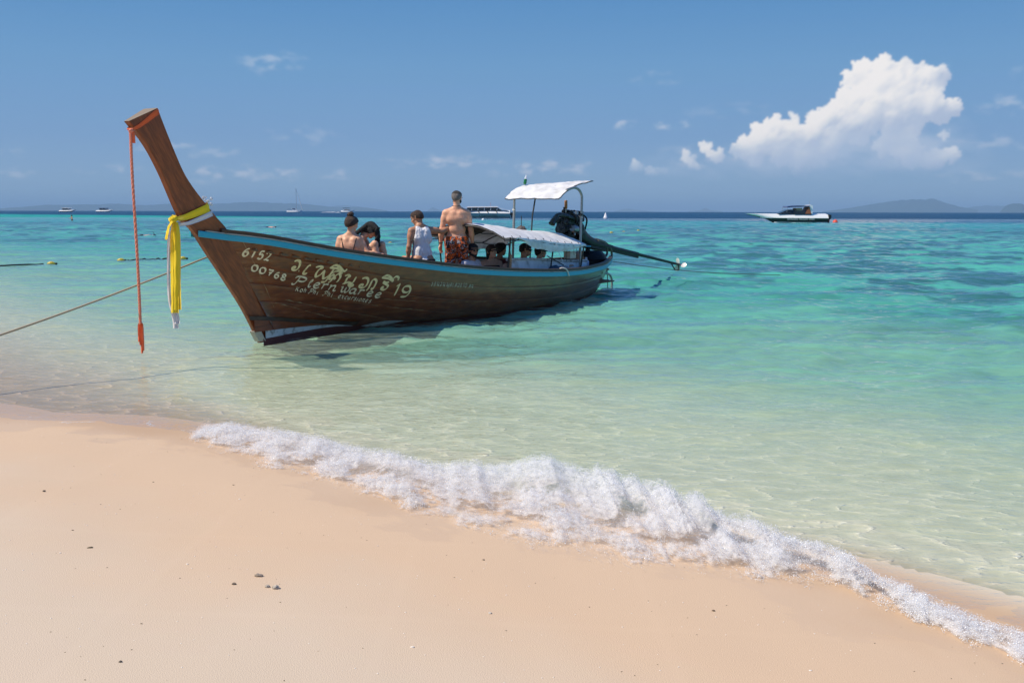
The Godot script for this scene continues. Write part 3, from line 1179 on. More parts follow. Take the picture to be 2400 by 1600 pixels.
	part("sheathing_plank", side_band(9.45, 11.50, func(u): return led.call(u) - 0.055, led, 0.024), M.rail, boat)
	part("bow_plank", side_band(9.5, 11.40, func(u): return table(u, [9.5, 10.56, 11.2], [0.10, 0.142, 0.152]), func(u): return led.call(u) - 0.05, 0.012), M.stem, boat)
	part("white_band", side_band(9.50, 11.20, func(u): return table(u, [9.5, 9.9, 10.55, 11.2], [0.060, 0.082, 0.065, 0.046]), func(u): return table(u, [9.5, 9.92, 10.56, 11.2], [0.066, 0.118, 0.142, 0.152]), 0.016), M.boot, boat)
	part("white_band", side_band(8.64, 9.32, func(u): return table(u, [8.64, 9.02, 9.32], [0.074, 0.012, 0.040]), func(u): return table(u, [8.64, 8.98, 9.32], [0.078, 0.10, 0.046]), 0.012), M.boot, boat)
	part("red_band", side_band(0.9, 11.24, func(u): return -0.06, func(u): return table(u, [0.9, 3.0, 6.0, 8.6, 9.5, 9.9, 10.55, 11.2], [0.06, 0.035, 0.03, 0.03, 0.058, 0.080, 0.063, 0.044]), 0.010), M.antifoul, boat)
	# tan scuffed seams between the planks of the bow
	for q in [[[11.05, 10.5, 9.98], [0.526, 0.37, 0.222], 0.011], [[10.91, 10.21, 9.1], [0.559, 0.398, 0.152], 0.013], [[10.17, 9.26, 8.42], [0.534, 0.352, 0.231], 0.012], [[9.3, 8.3, 7.0], [0.47, 0.36, 0.27], 0.008], [[11.72, 11.4, 11.05], [1.42, 0.98, 0.46], 0.010]]:
		var us: Array = q[0].duplicate()
		var ys: Array = q[1].duplicate()
		us.reverse()
		ys.reverse()
		part("scuffed_seam", side_band(us[0], us[2], func(u): return table(u, us, ys), func(u): return table(u, us, ys) + q[2] * clampf(0.55 + n_b.get_noise_1d(u * 7.0 + q[2] * 900.0) * 1.5, 0.06, 1.4), 0.004, 90), M.seam, boat)
	# floor and foredeck boards, thwarts
	for k in 9:
		var w := -0.72 + k * 0.18
		var bx := st_new()
		var len := 7.0 - absf(w) * 1.2
		add_box(bx, Vector3(len, 0.03, 0.168), Transform3D(Basis(), Vector3(4.3, 0.27, w)), 0.004)
		part("floor_board", done(bx), M.deck, boat)
	for k in 24:
		var u := 7.35 + k * 0.18
		var y := table(u, SYU, SY) - lerpf(0.03, 0.16, smoothstep(7.3, 9.0, u))
		var half := table(u + 0.1, SU, SB) - 0.05
		var bx := st_new()
		add_box(bx, Vector3(0.168, 0.03, half * 2.0), Transform3D(Basis(Vector3(0, 0, 1), 0.14), Vector3(u, y, 0)), 0.004)
		part("deck_board", done(bx), M.deck, boat)
	for u in [6.66, 2.2, 1.0]:
		var half := table(u, SU, SB) - 0.05
		var bx := st_new()
		add_box(bx, Vector3(0.26, 0.04, half * 2.0), Transform3D(Basis(), Vector3(u, 0.795 if u > 6.0 else 0.50, 0)), 0.006)
		part("thwart", done(bx), M.deck, boat)
	make_coaming()
	make_lettering()


func make_coaming() -> void:
	# white side screens of the passenger well, with a capping rail
	for side in [1.0, -1.0]:
		var v := PackedVector3Array()
		for i in 61:
			var u := lerpf(5.62, 2.35, i / 60.0)
			for j in 9:
				var t := j / 8.0
				var crease := n_a.get_noise_2d(u * 3.2 - t * 0.8, t * 0.7 + side) * 0.022 * (1.0 - absf(t - 0.5))
				var low := lerpf(0.34, 0.34, t)
				var high := lerpf(0.75, 0.90, smoothstep(2.3, 5.6, u))
				v.append(Vector3(u, lerpf(low, high, t), -side * (0.66 + 0.12 * (1.0 - t) + crease)))
		part("side_screen", grid_mesh(61, 9, v, PackedColorArray(), PackedVector2Array(), side < 0.0), M.screen, boat)
		var bar := st_new()
		var path := PackedVector3Array()
		for i in 21:
			var u := lerpf(5.64, 2.33, i / 20.0)
			path.append(Vector3(u, lerpf(0.75, 0.90, smoothstep(2.3, 5.6, u)) + 0.015, -side * 0.66))
		add_tube(bar, path, 0.026, 6)
		part("capping_rail", done(bar), M.boot if side > 0 else M.rail, boat)
	var bh := st_new()
	add_box(bh, Vector3(0.03, 0.52, 1.36), Transform3D(Basis(), Vector3(5.64, 0.62, 0)), 0.004)


# ---------------------------------------------------------------- hand-painted lettering on the port bow
# Strokes are given as "x,y x,y ...;..." on a 0..10 grid, drawn with a broad slanted brush.
const GLYPH := {
	"0": "5,9.6 2,8 1.2,4.6 2.6,1 5,0.2 7.8,1.6 8.8,5 7.8,8.6 5,9.6",
	"1": "2.2,7.4 4.6,9.2 5.4,9.6 5,6 4.4,0.2",
	"2": "1.6,7.4 3,9.3 5.6,9.8 7.6,8.2 7,5.8 4,2.6 1.2,0.4 4,1 8.4,0.3",
	"5": "8,9.6 3.4,9.3 2.6,5.4 5.4,6 7.6,4.2 7,1.4 4.2,0.1 1.4,1.2",
	"6": "7.6,9.8 4,8 1.8,4.6 2,1.4 4.6,0 7.2,1.4 7.6,4 5.4,5.6 2.6,4.2",
	"7": "1.4,9.2 4,9 8.4,9.4 6,5 4.2,0.2;2.8,4.8 7.6,5.2",
	"8": "5.2,5 2.6,6.6 2.8,8.8 5.2,9.8 7.6,8.6 7.4,6.6 5.2,5 2.2,3.4 2,1.2 5,0.1 8,1.4 7.8,3.6 5.2,5",
	"9": "8,7.6 6.2,9.7 3.4,8.8 2.4,6.2 3.8,4.4 6.4,4.8 8,7.6 7.8,4 6.2,1.2 3,0.2",
	"P": "4.6,9.6 3.8,6 2.6,1.6 1.2,0.1 0,1.2;1.4,7.2 2.6,9.4 5.6,10 8.6,9 9,6.6 7,4.8 4,5",
	"l": "3,5 5.6,8 5.4,10 4,9 3,5 3.4,1 5.2,0.4 7,2",
	"e": "2,3.4 5.6,3.8 7,5.4 5.4,6.9 3,5.8 2,3 3.4,0.6 5.8,0.3 8,2",
	"r": "1.6,5.6 3,6.6 2.8,4 2.2,0.2;2.7,4 4.4,6.4 6.6,6.9 7.4,5.8",
	"n": "1.6,5.8 2.8,6.6 2.6,4 2,0.2;2.5,3.6 4.4,6.2 6.4,6.6 6.6,4 6.4,1 7.6,0.3 8.6,1.4",
	"w": "1,6 2.4,6.5 2.4,2.6 3.6,0.4 5.2,2.6 5.6,6.4 5.6,2.4 6.8,0.4 8.6,2.8 9,6.4 8,6.8",
	"a": "7.2,5.8 5,6.8 2.6,5.4 1.8,2.4 3.4,0.4 5.6,1.6 7.2,5.8 6.8,1.6 8,0.4 9,1.6",
	"K": "2.6,9.6 2.2,5 1.6,0.2;7.8,9 2.4,4.6 4.6,4.4 7.6,0.2",
	"o": "5,6.7 2.4,5.2 1.8,2.4 3.6,0.3 6.2,0.8 7.6,3.4 6.8,5.8 5,6.7",
	"h": "3.2,9.8 2.6,5 2,0.2;2.4,3.6 4.4,6.2 6.2,6.2 6.4,3 6.2,0.2",
	"i": "4.4,6.6 4,3 4.2,0.6 5.6,0.4;4.8,8.8 5,9.2",
	"x": "1.6,6.4 3.4,6 6,1 7.8,0.4;7.4,6.6 4.6,3.4 1.6,0.2",
	"c": "7,5.4 5.2,6.7 2.8,5.4 2,2.6 3.6,0.4 5.8,0.4 7.4,1.8",
	"u": "1.8,6.4 2.2,2.4 3.6,0.4 5.6,1.6 6.8,6.4 6.6,1.6 8,0.4",
	"s": "6.8,6 4.6,6.8 2.8,5.6 4,3.8 6.4,2.6 5.8,0.6 3.4,0.2 1.8,1.2",
	".": "4,0.3 5.4,0.9",
	"wo": "2,8.2 4.4,9.8 7,9.2 8.2,6 7.6,2 5.4,0.2 3,0.6 2.4,2.4 4,3.2 5.4,2.2",
	"saraE": "6,10 4.4,9 3.4,6 2.4,2.4 2.8,0.4 4.8,0.6 5,2",
	"pho": "1.4,8 3.2,9.6 4.6,8.6 3.4,7 2.8,3 3.4,0.4 5,3 5.8,6.6 6.4,2.6 7.2,0.2 9,4 9.8,9.4 9.2,3 8.4,-2.2 6.6,-3",
	"lo": "2,-1.6 3.2,0.2 3.6,3 2.2,1.6 1.6,3 3,5.6 5.4,2.4 4.6,4.6 6.4,7.6 8.2,5.6 8,2 7.2,0.2;2,6.6 3.6,9 6.6,9.6 8.6,8",
	"saraI": "1,1 3.6,3.8 6.6,3.2 9.6,0.6 6,1.8 1,1;9.6,0.6 11,1.4 11.4,3",
	"saraII": "1,1 3.6,3.6 6.4,3 9,0.4 5.6,1.6 1,1;8.4,2.2 10,4.4 12,4 12,1.8",
	"no": "1.2,8.2 3,9.6 4.4,8.4 3.2,7 3,2.8 2,0.4;2.6,0.8 5,3.2 8.6,1.2 7,0 5.6,2 7.6,4 8.2,9.6",
	"aa": "2,-2 3,0.6 3.2,4.6 3.4,8 5.2,9.8 7.6,8.6 8,4.6 7.2,0.2 5.8,1.6",
	"ro": "7.8,9.4 5,8 2.6,8.8;2.4,7.6 5.2,6.6 8,5.4 7.8,2.2 6,0.2 3.6,0.4 3.4,2.4 5.2,2.6",
}


func brush(st: SurfaceTool, glyph: String, at: Vector2, size: Vector2, slant: float, rise: float, wide: float, nib := 0.9) -> void:
	# at, size in metres of the side elevation; text runs aft, that is towards lower u
	for s in glyph.split(";"):
		var pts := []
		for q in s.split(" "):
			var xy := q.split(",")
			pts.append(Vector3(float(xy[0]), float(xy[1]), 0))
		var line := spline(pts, 6)
		var left := []
		var right := []
		for i in line.size():
			var d := (line[mini(i + 1, line.size() - 1)] - line[maxi(i - 1, 0)])
			d = Vector3(d.x * size.x, d.y * size.y, 0).normalized()
			var nrm := Vector3(-d.y, d.x, 0)
			var thick := wide * (0.42 + 0.58 * absf(nrm.dot(Vector3(cos(nib), sin(nib), 0))))
			var end := minf(i, line.size() - 1 - i)
			thick *= clampf(0.55 + end * 0.22, 0, 1)
			var x := line[i].x / 10.0 * size.x + line[i].y / 10.0 * size.y * slant
			var y := line[i].y / 10.0 * size.y
			var place := func(k: float) -> Vector3:
				var px := x + nrm.x * thick * k
				var py := y + nrm.y * thick * k
				return hull_side(at.x - px, at.y + py + rise * -px, 0.005)
			left.append(place.call(0.5))
			right.append(place.call(-0.5))
		for i in line.size() - 1:
			quad(st, left[i], left[i + 1], right[i + 1], right[i])


func make_lettering() -> void:
	M.gold = mat(Color(0.95, 0.76, 0.44), 0.5)
	M.gold.albedo_texture = noise_tex(0.04, ramp([[0.0, Color(0.45, 0.38, 0.28)], [0.35, Color(0.92, 0.90, 0.84)], [1.0, Color.WHITE]]), 256, 4, 90)
	tri_map(M.gold, Vector3.ONE * 1.4, false)
	M.cream = mat(Color(0.90, 0.78, 0.58), 0.5)
	M.cream.albedo_texture = M.gold.albedo_texture
	tri_map(M.cream, Vector3.ONE * 1.4, false)
	M.worn_letter = mat(Color(0.48, 0.44, 0.32), 0.7)
	for row in [["wo 11.0 1.0 .14 .14;. 10.88 .975 .06 .06;saraE 10.81 .935 .15 .135;pho 10.67 .895 .29 .16;lo 10.385 .815 .205 .165;saraI 10.44 .985 .23 .185;no 10.16 .75 .235 .155;wo 9.87 .695 .17 .155;aa 9.71 .665 .15 .155;ro 9.51 .65 .175 .135;saraII 9.535 .80 .24 .19;1 9.22 .53 .12 .19;9 9.12 .51 .24 .19", 0.23, 0.038, M.gold], ["P 10.890 0.783 0.226 .125;l 10.643 0.735 0.106 .105;e 10.559 0.719 0.148 .115;r 10.425 0.693 0.141 .115;n 10.315 0.672 0.176 .115;w 10.117 0.634 0.176 .115;a 9.962 0.604 0.162 .115;r 9.811 0.575 0.141 .115;e 9.656 0.545 0.148 .115;e 9.508 0.516 0.148 .115", 0.193, 0.026, M.cream], ["K 10.800 0.682 0.075 .068;o 10.723 0.667 0.065 .068;h 10.662 0.655 0.065 .068;P 10.568 0.636 0.072 .068;h 10.500 0.623 0.061 .068;i 10.442 0.611 0.049 .068;P 10.329 0.589 0.072 .068;h 10.261 0.575 0.061 .068;i 10.201 0.563 0.049 .068;e 10.079 0.539 0.058 .068;x 10.024 0.528 0.058 .068;c 9.966 0.517 0.055 .068;u 9.914 0.507 0.058 .068;r 9.853 0.495 0.052 .068;s 9.804 0.485 0.052 .068;i 9.757 0.476 0.043 .068;o 9.717 0.468 0.058 .068;n 9.662 0.457 0.061 .068;e 9.601 0.445 0.055 .068;s 9.537 0.432 0.055 .068", 0.198, 0.013, M.cream], ["6 11.655 1.205 .08 .112;1 11.569 1.183 .08 .112;5 11.483 1.162 .08 .112;2 11.397 1.141 .08 .112", 0.23, 0.027, M.cream], ["0 11.500 1.005 .088 .085;0 11.397 0.969 .088 .085;7 11.294 0.934 .088 .085;6 11.191 0.898 .088 .085;8 11.088 0.863 .088 .085", 0.35, 0.025, M.cream], ["ro 8.51 .64 .05 .06;aa 8.45 .634 .05 .06;no 8.39 .63 .07 .06;wo 8.31 .622 .05 .06;no 8.25 .616 .07 .06;pho 8.17 .608 .08 .06;lo 8.08 .6 .06 .06;saraE 8.01 .595 .04 .06;lo 7.96 .59 .06 .06;wo 7.89 .582 .05 .06;aa 7.83 .58 .05 .06;1 7.76 .572 .05 .07;0 7.71 .567 .06 .065;lo 7.60 .557 .05 .05;no 7.54 .55 .06 .05", 0.1, 0.013, M.worn_letter]]:
		for q in row[0].split(";"):
			var a = q.split(" ")
			var st := st_new()
			st.set_smooth_group(0)
			brush(st, GLYPH[a[0]], Vector2(float(a[1]), float(a[2])), Vector2(float(a[3]) * (1.14 if row[3] == M.gold else 1.0), float(a[4])), 0.0, row[1], row[2])
			part("letter", done(st), row[3], boat)


# ---------------------------------------------------------------- canopies over the boat
func tarp(rows: int, cols: int, f: Callable) -> ArrayMesh:
	# a cloth with a real, small thickness: f(s, t) gives the outer face
	var top := PackedVector3Array()
	for i in rows:
		for j in cols:
			top.append(f.call(float(i) / (rows - 1), float(j) / (cols - 1)))
	return grid_mesh(rows, cols, top)


func make_canopies() -> void:
	M.tarp = mat(Color(0.80, 0.80, 0.80), 0.6)
	M.tarp.albedo_texture = noise_tex(0.012, ramp([[0.0, Color(0.80, 0.79, 0.77)], [0.5, Color(0.95, 0.95, 0.95)], [1.0, Color.WHITE]]), 512, 5, 61)
	tri_map(M.tarp, Vector3.ONE * 0.5, false)
	M.tarp.backlight_enabled = true
	M.tarp.backlight = Color(0.25, 0.25, 0.27)
	M.pipe = mat(Color(0.42, 0.43, 0.43), 0.45, 0.6)
	M.pipe.albedo_texture = noise_tex(0.05, ramp([[0.0, Color(0.55, 0.42, 0.32)], [0.35, Color(0.9, 0.88, 0.86)], [1.0, Color.WHITE]]), 256, 4, 62)
	tri_map(M.pipe, Vector3.ONE * 2.0, false)
	M.dark_pipe = mat(Color(0.035, 0.033, 0.03), 0.5)
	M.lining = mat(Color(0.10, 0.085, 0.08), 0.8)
	var t := Transform3D(boat_basis, STERN)
	var low := thing("low_canopy", "low white tarpaulin canopy arched over the seated passengers of the longtail boat", "canopy", t)
	var ridge := func(u: float) -> float: return lerpf(1.37, 1.585, smoothstep(2.6, 6.4, u))
	var edge := func(u: float) -> float: return lerpf(1.12, 1.335, smoothstep(2.6, 6.4, u))
	var surf := func(a: float, c: float, up: float) -> Vector3:
		var u := lerpf(6.15, 2.92, a)
		var w := lerpf(0.92, -0.92, c)
		var k := absf(w) / 0.92
		var y: float = lerpf(ridge.call(u), edge.call(u), pow(k, 1.9))
		var slack := sin(a * PI * 3.0) * 0.5 + 0.5
		y -= (1.0 - slack) * 0.018 * (1.0 - k * k)
		y += n_a.get_noise_2d(u * 1.6 + w * 1.1, w * 1.4 - u * 0.4) * 0.022 + n_b.get_noise_2d(u * 3.1 - w * 3.0, w * 0.6) * 0.012
		return Vector3(u, y + up, -w)
	part("tarpaulin", tarp(66, 40, func(a, c): return surf.call(a, c, 0.0)), M.tarp, low)
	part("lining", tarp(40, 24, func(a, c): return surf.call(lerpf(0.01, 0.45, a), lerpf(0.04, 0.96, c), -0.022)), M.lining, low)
	for side in [1.0, -1.0]:
		part("valance", tarp(60, 7, func(a, c):
			var p: Vector3 = surf.call(lerpf(0.10, 1.0, a), 0.0 if side > 0 else 1.0, 0.0)
			var hang := (0.05 + 0.14 * sin(clampf(a * 1.05, 0, 1) * PI) + n_a.get_noise_1d(a * 4.0) * 0.03) * clampf(a * 5.0, 0.1, 1.0)
			return p + Vector3(0, -hang * c, -side * (0.012 * sin(c * PI) + n_b.get_noise_2d(a * 14.0, c * 1.5) * 0.02 * c))), M.tarp, low)
	for a in [0.0, 0.35, 0.68, 1.0]:
		var path := PackedVector3Array()
		for j in 25:
			path.append(surf.call(a, j / 24.0, -0.03))
		part("arch", tube(path, 0.013, 6), M.dark_pipe, low)
	for c in [0.0, 0.25, 0.5, 0.75, 1.0]:
		var path := PackedVector3Array()
		for j in 25:
			path.append(surf.call(j / 24.0, c, -0.045))
		part("batten", tube(path, 0.010, 6), M.dark_pipe, low)
	for q in [[5.72, 0.69, 0.36, 0.98], [4.3, 0.80, 0.36, 0.95], [2.95, 0.78, 0.36, 1.0], [5.72, -0.69, 0.36, 0.98], [4.3, -0.80, 0.36, 0.95], [2.95, -0.78, 0.36, 1.0]]:
		var top: Vector3 = surf.call((6.15 - q[0]) / 3.23, (0.92 - q[1] * 1.15) / 1.84, -0.03)
		part("post", tube(PackedVector3Array([Vector3(q[0], q[2], -q[1]), top]), 0.016, 8), M.dark_pipe, low)
	for q in [[3.15, 0.10], [3.3, 0.16], [3.42, 0.12], [3.75, 0.2], [4.75, 0.14], [5.35, 0.10]]:
		var hang: Vector3 = surf.call((6.15 - q[0]) / 3.23, 0.0, -0.04)
		part("cord", tube(spline([hang, hang + Vector3(0.012, -q[1] * 0.6, 0.01), hang + Vector3(-0.02, -q[1] * 1.6, 0.02)], 4), 0.0045, 5), M.dark_pipe, low)
	for k in 12:
		var tie: Vector3 = surf.call(k / 11.0, 0.012, 0.004)
		part("tie", tube(spline([tie + Vector3(0.02, 0.012, 0), tie + Vector3(0, 0.016, 0.005), tie + Vector3(-0.02, -0.03, -0.012)], 3), 0.006, 5), M.dark_pipe, low)
	part("lashing", tube(PackedVector3Array([Vector3(4.28, 1.26, -0.95), Vector3(4.25, 1.05, -0.98), Vector3(4.2, 0.72, -1.12)]), 0.005, 5), M.white_paint, low)
	part("brace", tube(PackedVector3Array([Vector3(4.2, 0.93, -0.72), Vector3(3.75, 0.66, -1.0)]), 0.010, 6), M.dark_pipe, low)

	var high := thing("high_canopy", "small white sunshade on bent steel pipes, raised and tilted above the boat's stern", "canopy", t)
	var fl := Vector3(3.50, 2.06, 0.66)
	var fr := Vector3(3.60, 2.05, -0.64)
	var br := Vector3(2.0, 2.44, -0.62)
	var bl := Vector3(2.62, 2.33, 0.64)
	var top := func(a: float, c: float, up: float) -> Vector3:
		var p := fl.lerp(fr, c).lerp(bl.lerp(br, c), a)
		p.y += sin(a * PI) * 0.085 + sin(c * PI) * 0.02 * a + n_a.get_noise_2d(a * 4.0 + c * 1.5, c * 4.0) * 0.028 + up
		p.x += n_b.get_noise_2d(c * 5.0, a * 2.0) * 0.02
		return p
	part("sunshade", tarp(30, 30, func(a, c): return top.call(a, c, 0.0)), M.tarp, high)
	for q in [[0.0, 0.0, 0.0, 1.0], [1.0, 0.0, 1.0, 1.0], [0.0, 0.0, 1.0, 0.0], [0.0, 1.0, 1.0, 1.0], [0.5, 0.0, 0.5, 1.0]]:
		var path := PackedVector3Array()
		for j in 17:
			path.append(top.call(lerpf(q[0], q[2], j / 16.0), lerpf(q[1], q[3], j / 16.0), -0.014))
		part("edge_pole", tube(path, 0.011, 6), M.dark_pipe, high)
	part("bent_pipe", tube(spline([Vector3(2.86, 0.42, -0.76), Vector3(2.83, 1.0, -0.75), Vector3(2.74, 1.95, -0.73), Vector3(2.74, 2.13, -0.72), Vector3(2.84, 2.24, -0.70), Vector3(3.0, 2.27, -0.67), Vector3(3.22, 2.22, -0.62)], 8), 0.026, 10), M.pipe, high)
	part("upright_pipe", tube(PackedVector3Array([Vector3(3.28, 0.42, 0.62), Vector3(3.22, 2.10, 0.60)]), 0.024, 10), M.pipe, high)
	part("upright_pipe", tube(PackedVector3Array([Vector3(3.18, 0.42, 0.66), Vector3(3.13, 1.85, 0.64)]), 0.014, 8), M.pipe, high)
	part("steering_pole", tube(PackedVector3Array([Vector3(3.62, 0.45, 0.02), Vector3(3.52, 1.7, 0.0), Vector3(3.40, 2.06, 0.0)]), 0.016, 8), M.dark_pipe, high)
	part("clamp", ball(Vector3(2.76, 1.72, -0.73), Vector3(0.038, 0.05, 0.038), 8, 5), M.dark_pipe, high)
	part("clamp", ball(Vector3(3.23, 1.82, 0.61), Vector3(0.036, 0.03, 0.036), 8, 5), M.boot, high)
	var bottle := thing("bottle", "green plastic bottle with clear top stuck at the corner of the raised sunshade", "bottle", on_boat(2.88, 2.36, -0.55))
	bottle.rotate_object_local(Vector3(0, 0, 1), 0.35)
	part("bottle_body", lathe(PackedVector2Array([Vector2(0, 0), Vector2(0.032, 0.0), Vector2(0.034, 0.02), Vector2(0.034, 0.09), Vector2(0.028, 0.11)]), 10), mat(Color(0.02, 0.16, 0.05), 0.25), bottle)
	part("bottle_neck", lathe(PackedVector2Array([Vector2(0.030, 0.108), Vector2(0.026, 0.15), Vector2(0.012, 0.19), Vector2(0.012, 0.21), Vector2(0, 0.21)]), 10), mat(Color(0.62, 0.66, 0.70), 0.2), bottle)


# ---------------------------------------------------------------- the long-shaft engine
func make_engine() -> void:
	M.black = mat(Color(0.009, 0.009, 0.010), 0.45)
	M.greasy = mat(Color(0.009, 0.009, 0.0095), 0.5)
	M.greasy.metallic_specular = 0.6
	M.greasy.roughness = 0.3
	M.black.metallic_specular = 0.3
	bump(M.greasy, noise_tex(0.03, null, 256, 4, 140), 3.0)
	tri_map(M.greasy, Vector3.ONE * 2.0, false)
	M.steel = mat(Color(0.30, 0.30, 0.31), 0.35, 0.8)
	M.hose = mat(Color(0.10, 0.085, 0.065), 0.6)
	var o := thing("longtail_engine", "black long-shaft engine with brown-gripped handle, pivoting at the boat's stern", "engine", on_boat(1.92, 1.40, 0.0))
	var tilt := Basis(Vector3(0, 0, 1), 0.134)
	var T := func(p: Vector3, b := Basis()) -> Transform3D: return Transform3D(tilt * b, tilt * p)
	var bx := func(called: String, size: Vector3, p: Vector3, m: Material, bev := 0.02, b := Basis()):
		var st := st_new()
		add_box(st, size, T.call(p, b), bev)
		part(called, done(st), m, o)
	bx.call("engine_block", Vector3(0.46, 0.30, 0.30), Vector3(0.02, 0.08, 0), M.greasy, 0.03)
	bx.call("cylinder_head", Vector3(0.44, 0.11, 0.24), Vector3(0.02, 0.29, -0.01), M.greasy, 0.02)
	bx.call("valve_cover", Vector3(0.40, 0.07, 0.17), Vector3(0.02, 0.375, -0.01), M.black, 0.025)
	bx.call("oil_pan", Vector3(0.42, 0.13, 0.24), Vector3(0.0, -0.135, 0), M.black, 0.035)
	for k in 4:
		var st := st_new()
		add_tube(st, spline([tilt * Vector3(-0.13 + k * 0.1, 0.30, -0.12), tilt * Vector3(-0.13 + k * 0.1, 0.29, -0.22), tilt * Vector3(-0.10 + k * 0.08, 0.20, -0.25)], 4), 0.028, 8)
		part("manifold_pipe", done(st), M.greasy, o)
	var ex := st_new()
	add_tube(ex, spline([Vector3(0.05, 0.22, -0.2), Vector3(0.30, 0.28, -0.16), Vector3(0.46, 0.315, -0.1), Vector3(0.57, 0.30, -0.08), Vector3(0.66, 0.22, -0.07), Vector3(0.74, 0.13, -0.06)], 6), [0.05, 0.05, 0.05, 0.05, 0.05, 0.05, 0.05, 0.05, 0.05, 0.05, 0.05, 0.05, 0.05, 0.05, 0.05, 0.05, 0.05, 0.05, 0.05, 0.05, 0.05, 0.052, 0.054, 0.056, 0.058, 0.06, 0.062, 0.062, 0.064, 0.064, 0.066], 12)
	part("exhaust_pipe", done(ex), M.greasy, o)
	for q in [[0.29, -0.03, 0.0, 0.11], [0.30, 0.16, 0.08, 0.06], [0.30, 0.12, -0.13, 0.05]]:
		var st := st_new()
		add_lathe(st, PackedVector2Array([Vector2(0, -0.03), Vector2(q[3], -0.03), Vector2(q[3], -0.012), Vector2(q[3] * 0.82, 0.0), Vector2(q[3], 0.012), Vector2(q[3], 0.03), Vector2(q[3] * 0.35, 0.035), Vector2(0, 0.05)]), T.call(Vector3(q[0], q[1], q[2]), Basis(Vector3(0, 0, 1), -PI / 2)), 18)
		part("pulley", done(st), M.greasy, o)
	var alt := st_new()
	add_lathe(alt, PackedVector2Array([Vector2(0, -0.08), Vector2(0.07, -0.08), Vector2(0.085, -0.05), Vector2(0.085, 0.05), Vector2(0.06, 0.08), Vector2(0, 0.08)]), T.call(Vector3(0.16, 0.0, -0.22), Basis(Vector3(0, 0, 1), -PI / 2)), 16)
	part("alternator", done(alt), M.steel, o)
	var fil := st_new()
	add_lathe(fil, PackedVector2Array([Vector2(0, -0.07), Vector2(0.10, -0.07), Vector2(0.11, -0.05), Vector2(0.11, 0.05), Vector2(0.09, 0.07), Vector2(0, 0.07)]), T.call(Vector3(-0.20, 0.36, -0.04)), 18)
	part("air_filter", done(fil), M.black, o)
	var fly := st_new()
	add_lathe(fly, PackedVector2Array([Vector2(0.06, -0.30), Vector2(0.10, -0.26), Vector2(0.19, -0.06), Vector2(0.22, 0.0), Vector2(0.22, 0.05), Vector2(0, 0.05)]), T.call(Vector3(-0.26, 0.03, 0), Basis(Vector3(0, 0, 1), -PI / 2)), 20)
	part("bell_housing", done(fly), M.greasy, o)
	for q in [[Vector3(-0.2, 0.40, -0.1), Vector3(-0.34, 0.28, -0.2), Vector3(-0.42, 0.05, -0.14)], [Vector3(0.2, 0.34, -0.14), Vector3(0.1, 0.1, -0.27), Vector3(-0.1, -0.05, -0.22), Vector3(-0.3, -0.1, -0.16)], [Vector3(0.22, 0.4, 0.0), Vector3(0.34, 0.42, -0.06), Vector3(0.36, 0.2, -0.12)], [Vector3(0.0, 0.42, -0.08), Vector3(-0.05, 0.30, -0.21), Vector3(0.1, 0.12, -0.24)]]:
		var pts := []
		for p in q:
			pts.append(tilt * p)
		part("hose", tube(spline(pts, 6), 0.017, 7), M.black, o)
	for k in 20:
		var st := st_new()
		add_box(st, Vector3(rng.randf_range(0.04, 0.12), rng.randf_range(0.03, 0.09), 0.05), T.call(Vector3(rng.randf_range(-0.24, 0.26), rng.randf_range(-0.15, 0.38), rng.randf_range(-0.19, -0.14)), Basis(Vector3(0, 0, 1), rng.randf_range(-0.5, 0.5))), 0.012)
		part("fitting", done(st), M.steel if k % 3 == 0 else M.greasy, o)
	# lifting handle with wooden grip
	for piece in o.get_children():
		piece.scale = Vector3(1.2, 1.0, 1.1)
	# cradle, pivot and long shaft
	var L := func(u: float, y: float, w := 0.0) -> Vector3: return Vector3(u - 1.92, y - 1.40, -w)
	part("handle_rod", tube(PackedVector3Array([L.call(2.12, 1.70, 0.05), L.call(2.135, 1.80, 0.05), L.call(2.14, 1.88, 0.05)]), 0.016, 8), M.steel, o)
	part("handle_grip", tube(PackedVector3Array([L.call(2.14, 1.845, 0.05), L.call(2.14, 1.87, 0.05), L.call(2.14, 2.01, 0.05), L.call(2.14, 2.03, 0.05)]), [0.026, 0.034, 0.034, 0.024], 10), mat(Color(0.36, 0.15, 0.05), 0.5), o)
	part("drive_housing", tube(spline([L.call(1.72, 1.36), L.call(1.35, 1.24), L.call(0.9, 1.11), L.call(0.1, 0.985), L.call(-0.35, 0.93)], 5), [0.24, 0.235, 0.225, 0.215, 0.20, 0.185, 0.17, 0.16, 0.15, 0.14, 0.13, 0.12, 0.11, 0.10, 0.092, 0.085, 0.080, 0.076, 0.072, 0.068, 0.065], 14), M.black, o)
	var fs := st_new()
	add_box(fs, Vector3(1.15, 0.07, 0.22), Transform3D(tilt, L.call(0.75, 0.975)), 0.012)
	part("cradle", done(fs), M.black, o)
	for q in [[0.93, 1.1, 1.27], [1.12, 1.15, 1.25]]:
		part("cradle_pin", tube(PackedVector3Array([L.call(q[0], q[1], 0.0), L.call(q[0] - 0.01, q[2], 0.0)]), 0.022, 8), M.black, o)
	part("pivot_post", tube(PackedVector3Array([L.call(0.95, 0.5), L.call(0.95, 0.97)]), 0.055, 10), M.black, o)
	part("blue_pipe", tube(PackedVector3Array([L.call(1.45, 1.03, 0.12), L.call(1.06, 1.01, 0.12)]), 0.018, 8), M.teal, o)
	part("shaft_tube", tube(PackedVector3Array([L.call(0.1, 0.985), L.call(-2.05, 0.70), L.call(-4.78, 0.335)]), [0.055, 0.042, 0.032], 10), M.black, o)
	fs = st_new()
	add_box(fs, Vector3(1.9, 0.15, 0.04), Transform3D(tilt, L.call(-1.0, 0.82)), 0.012)
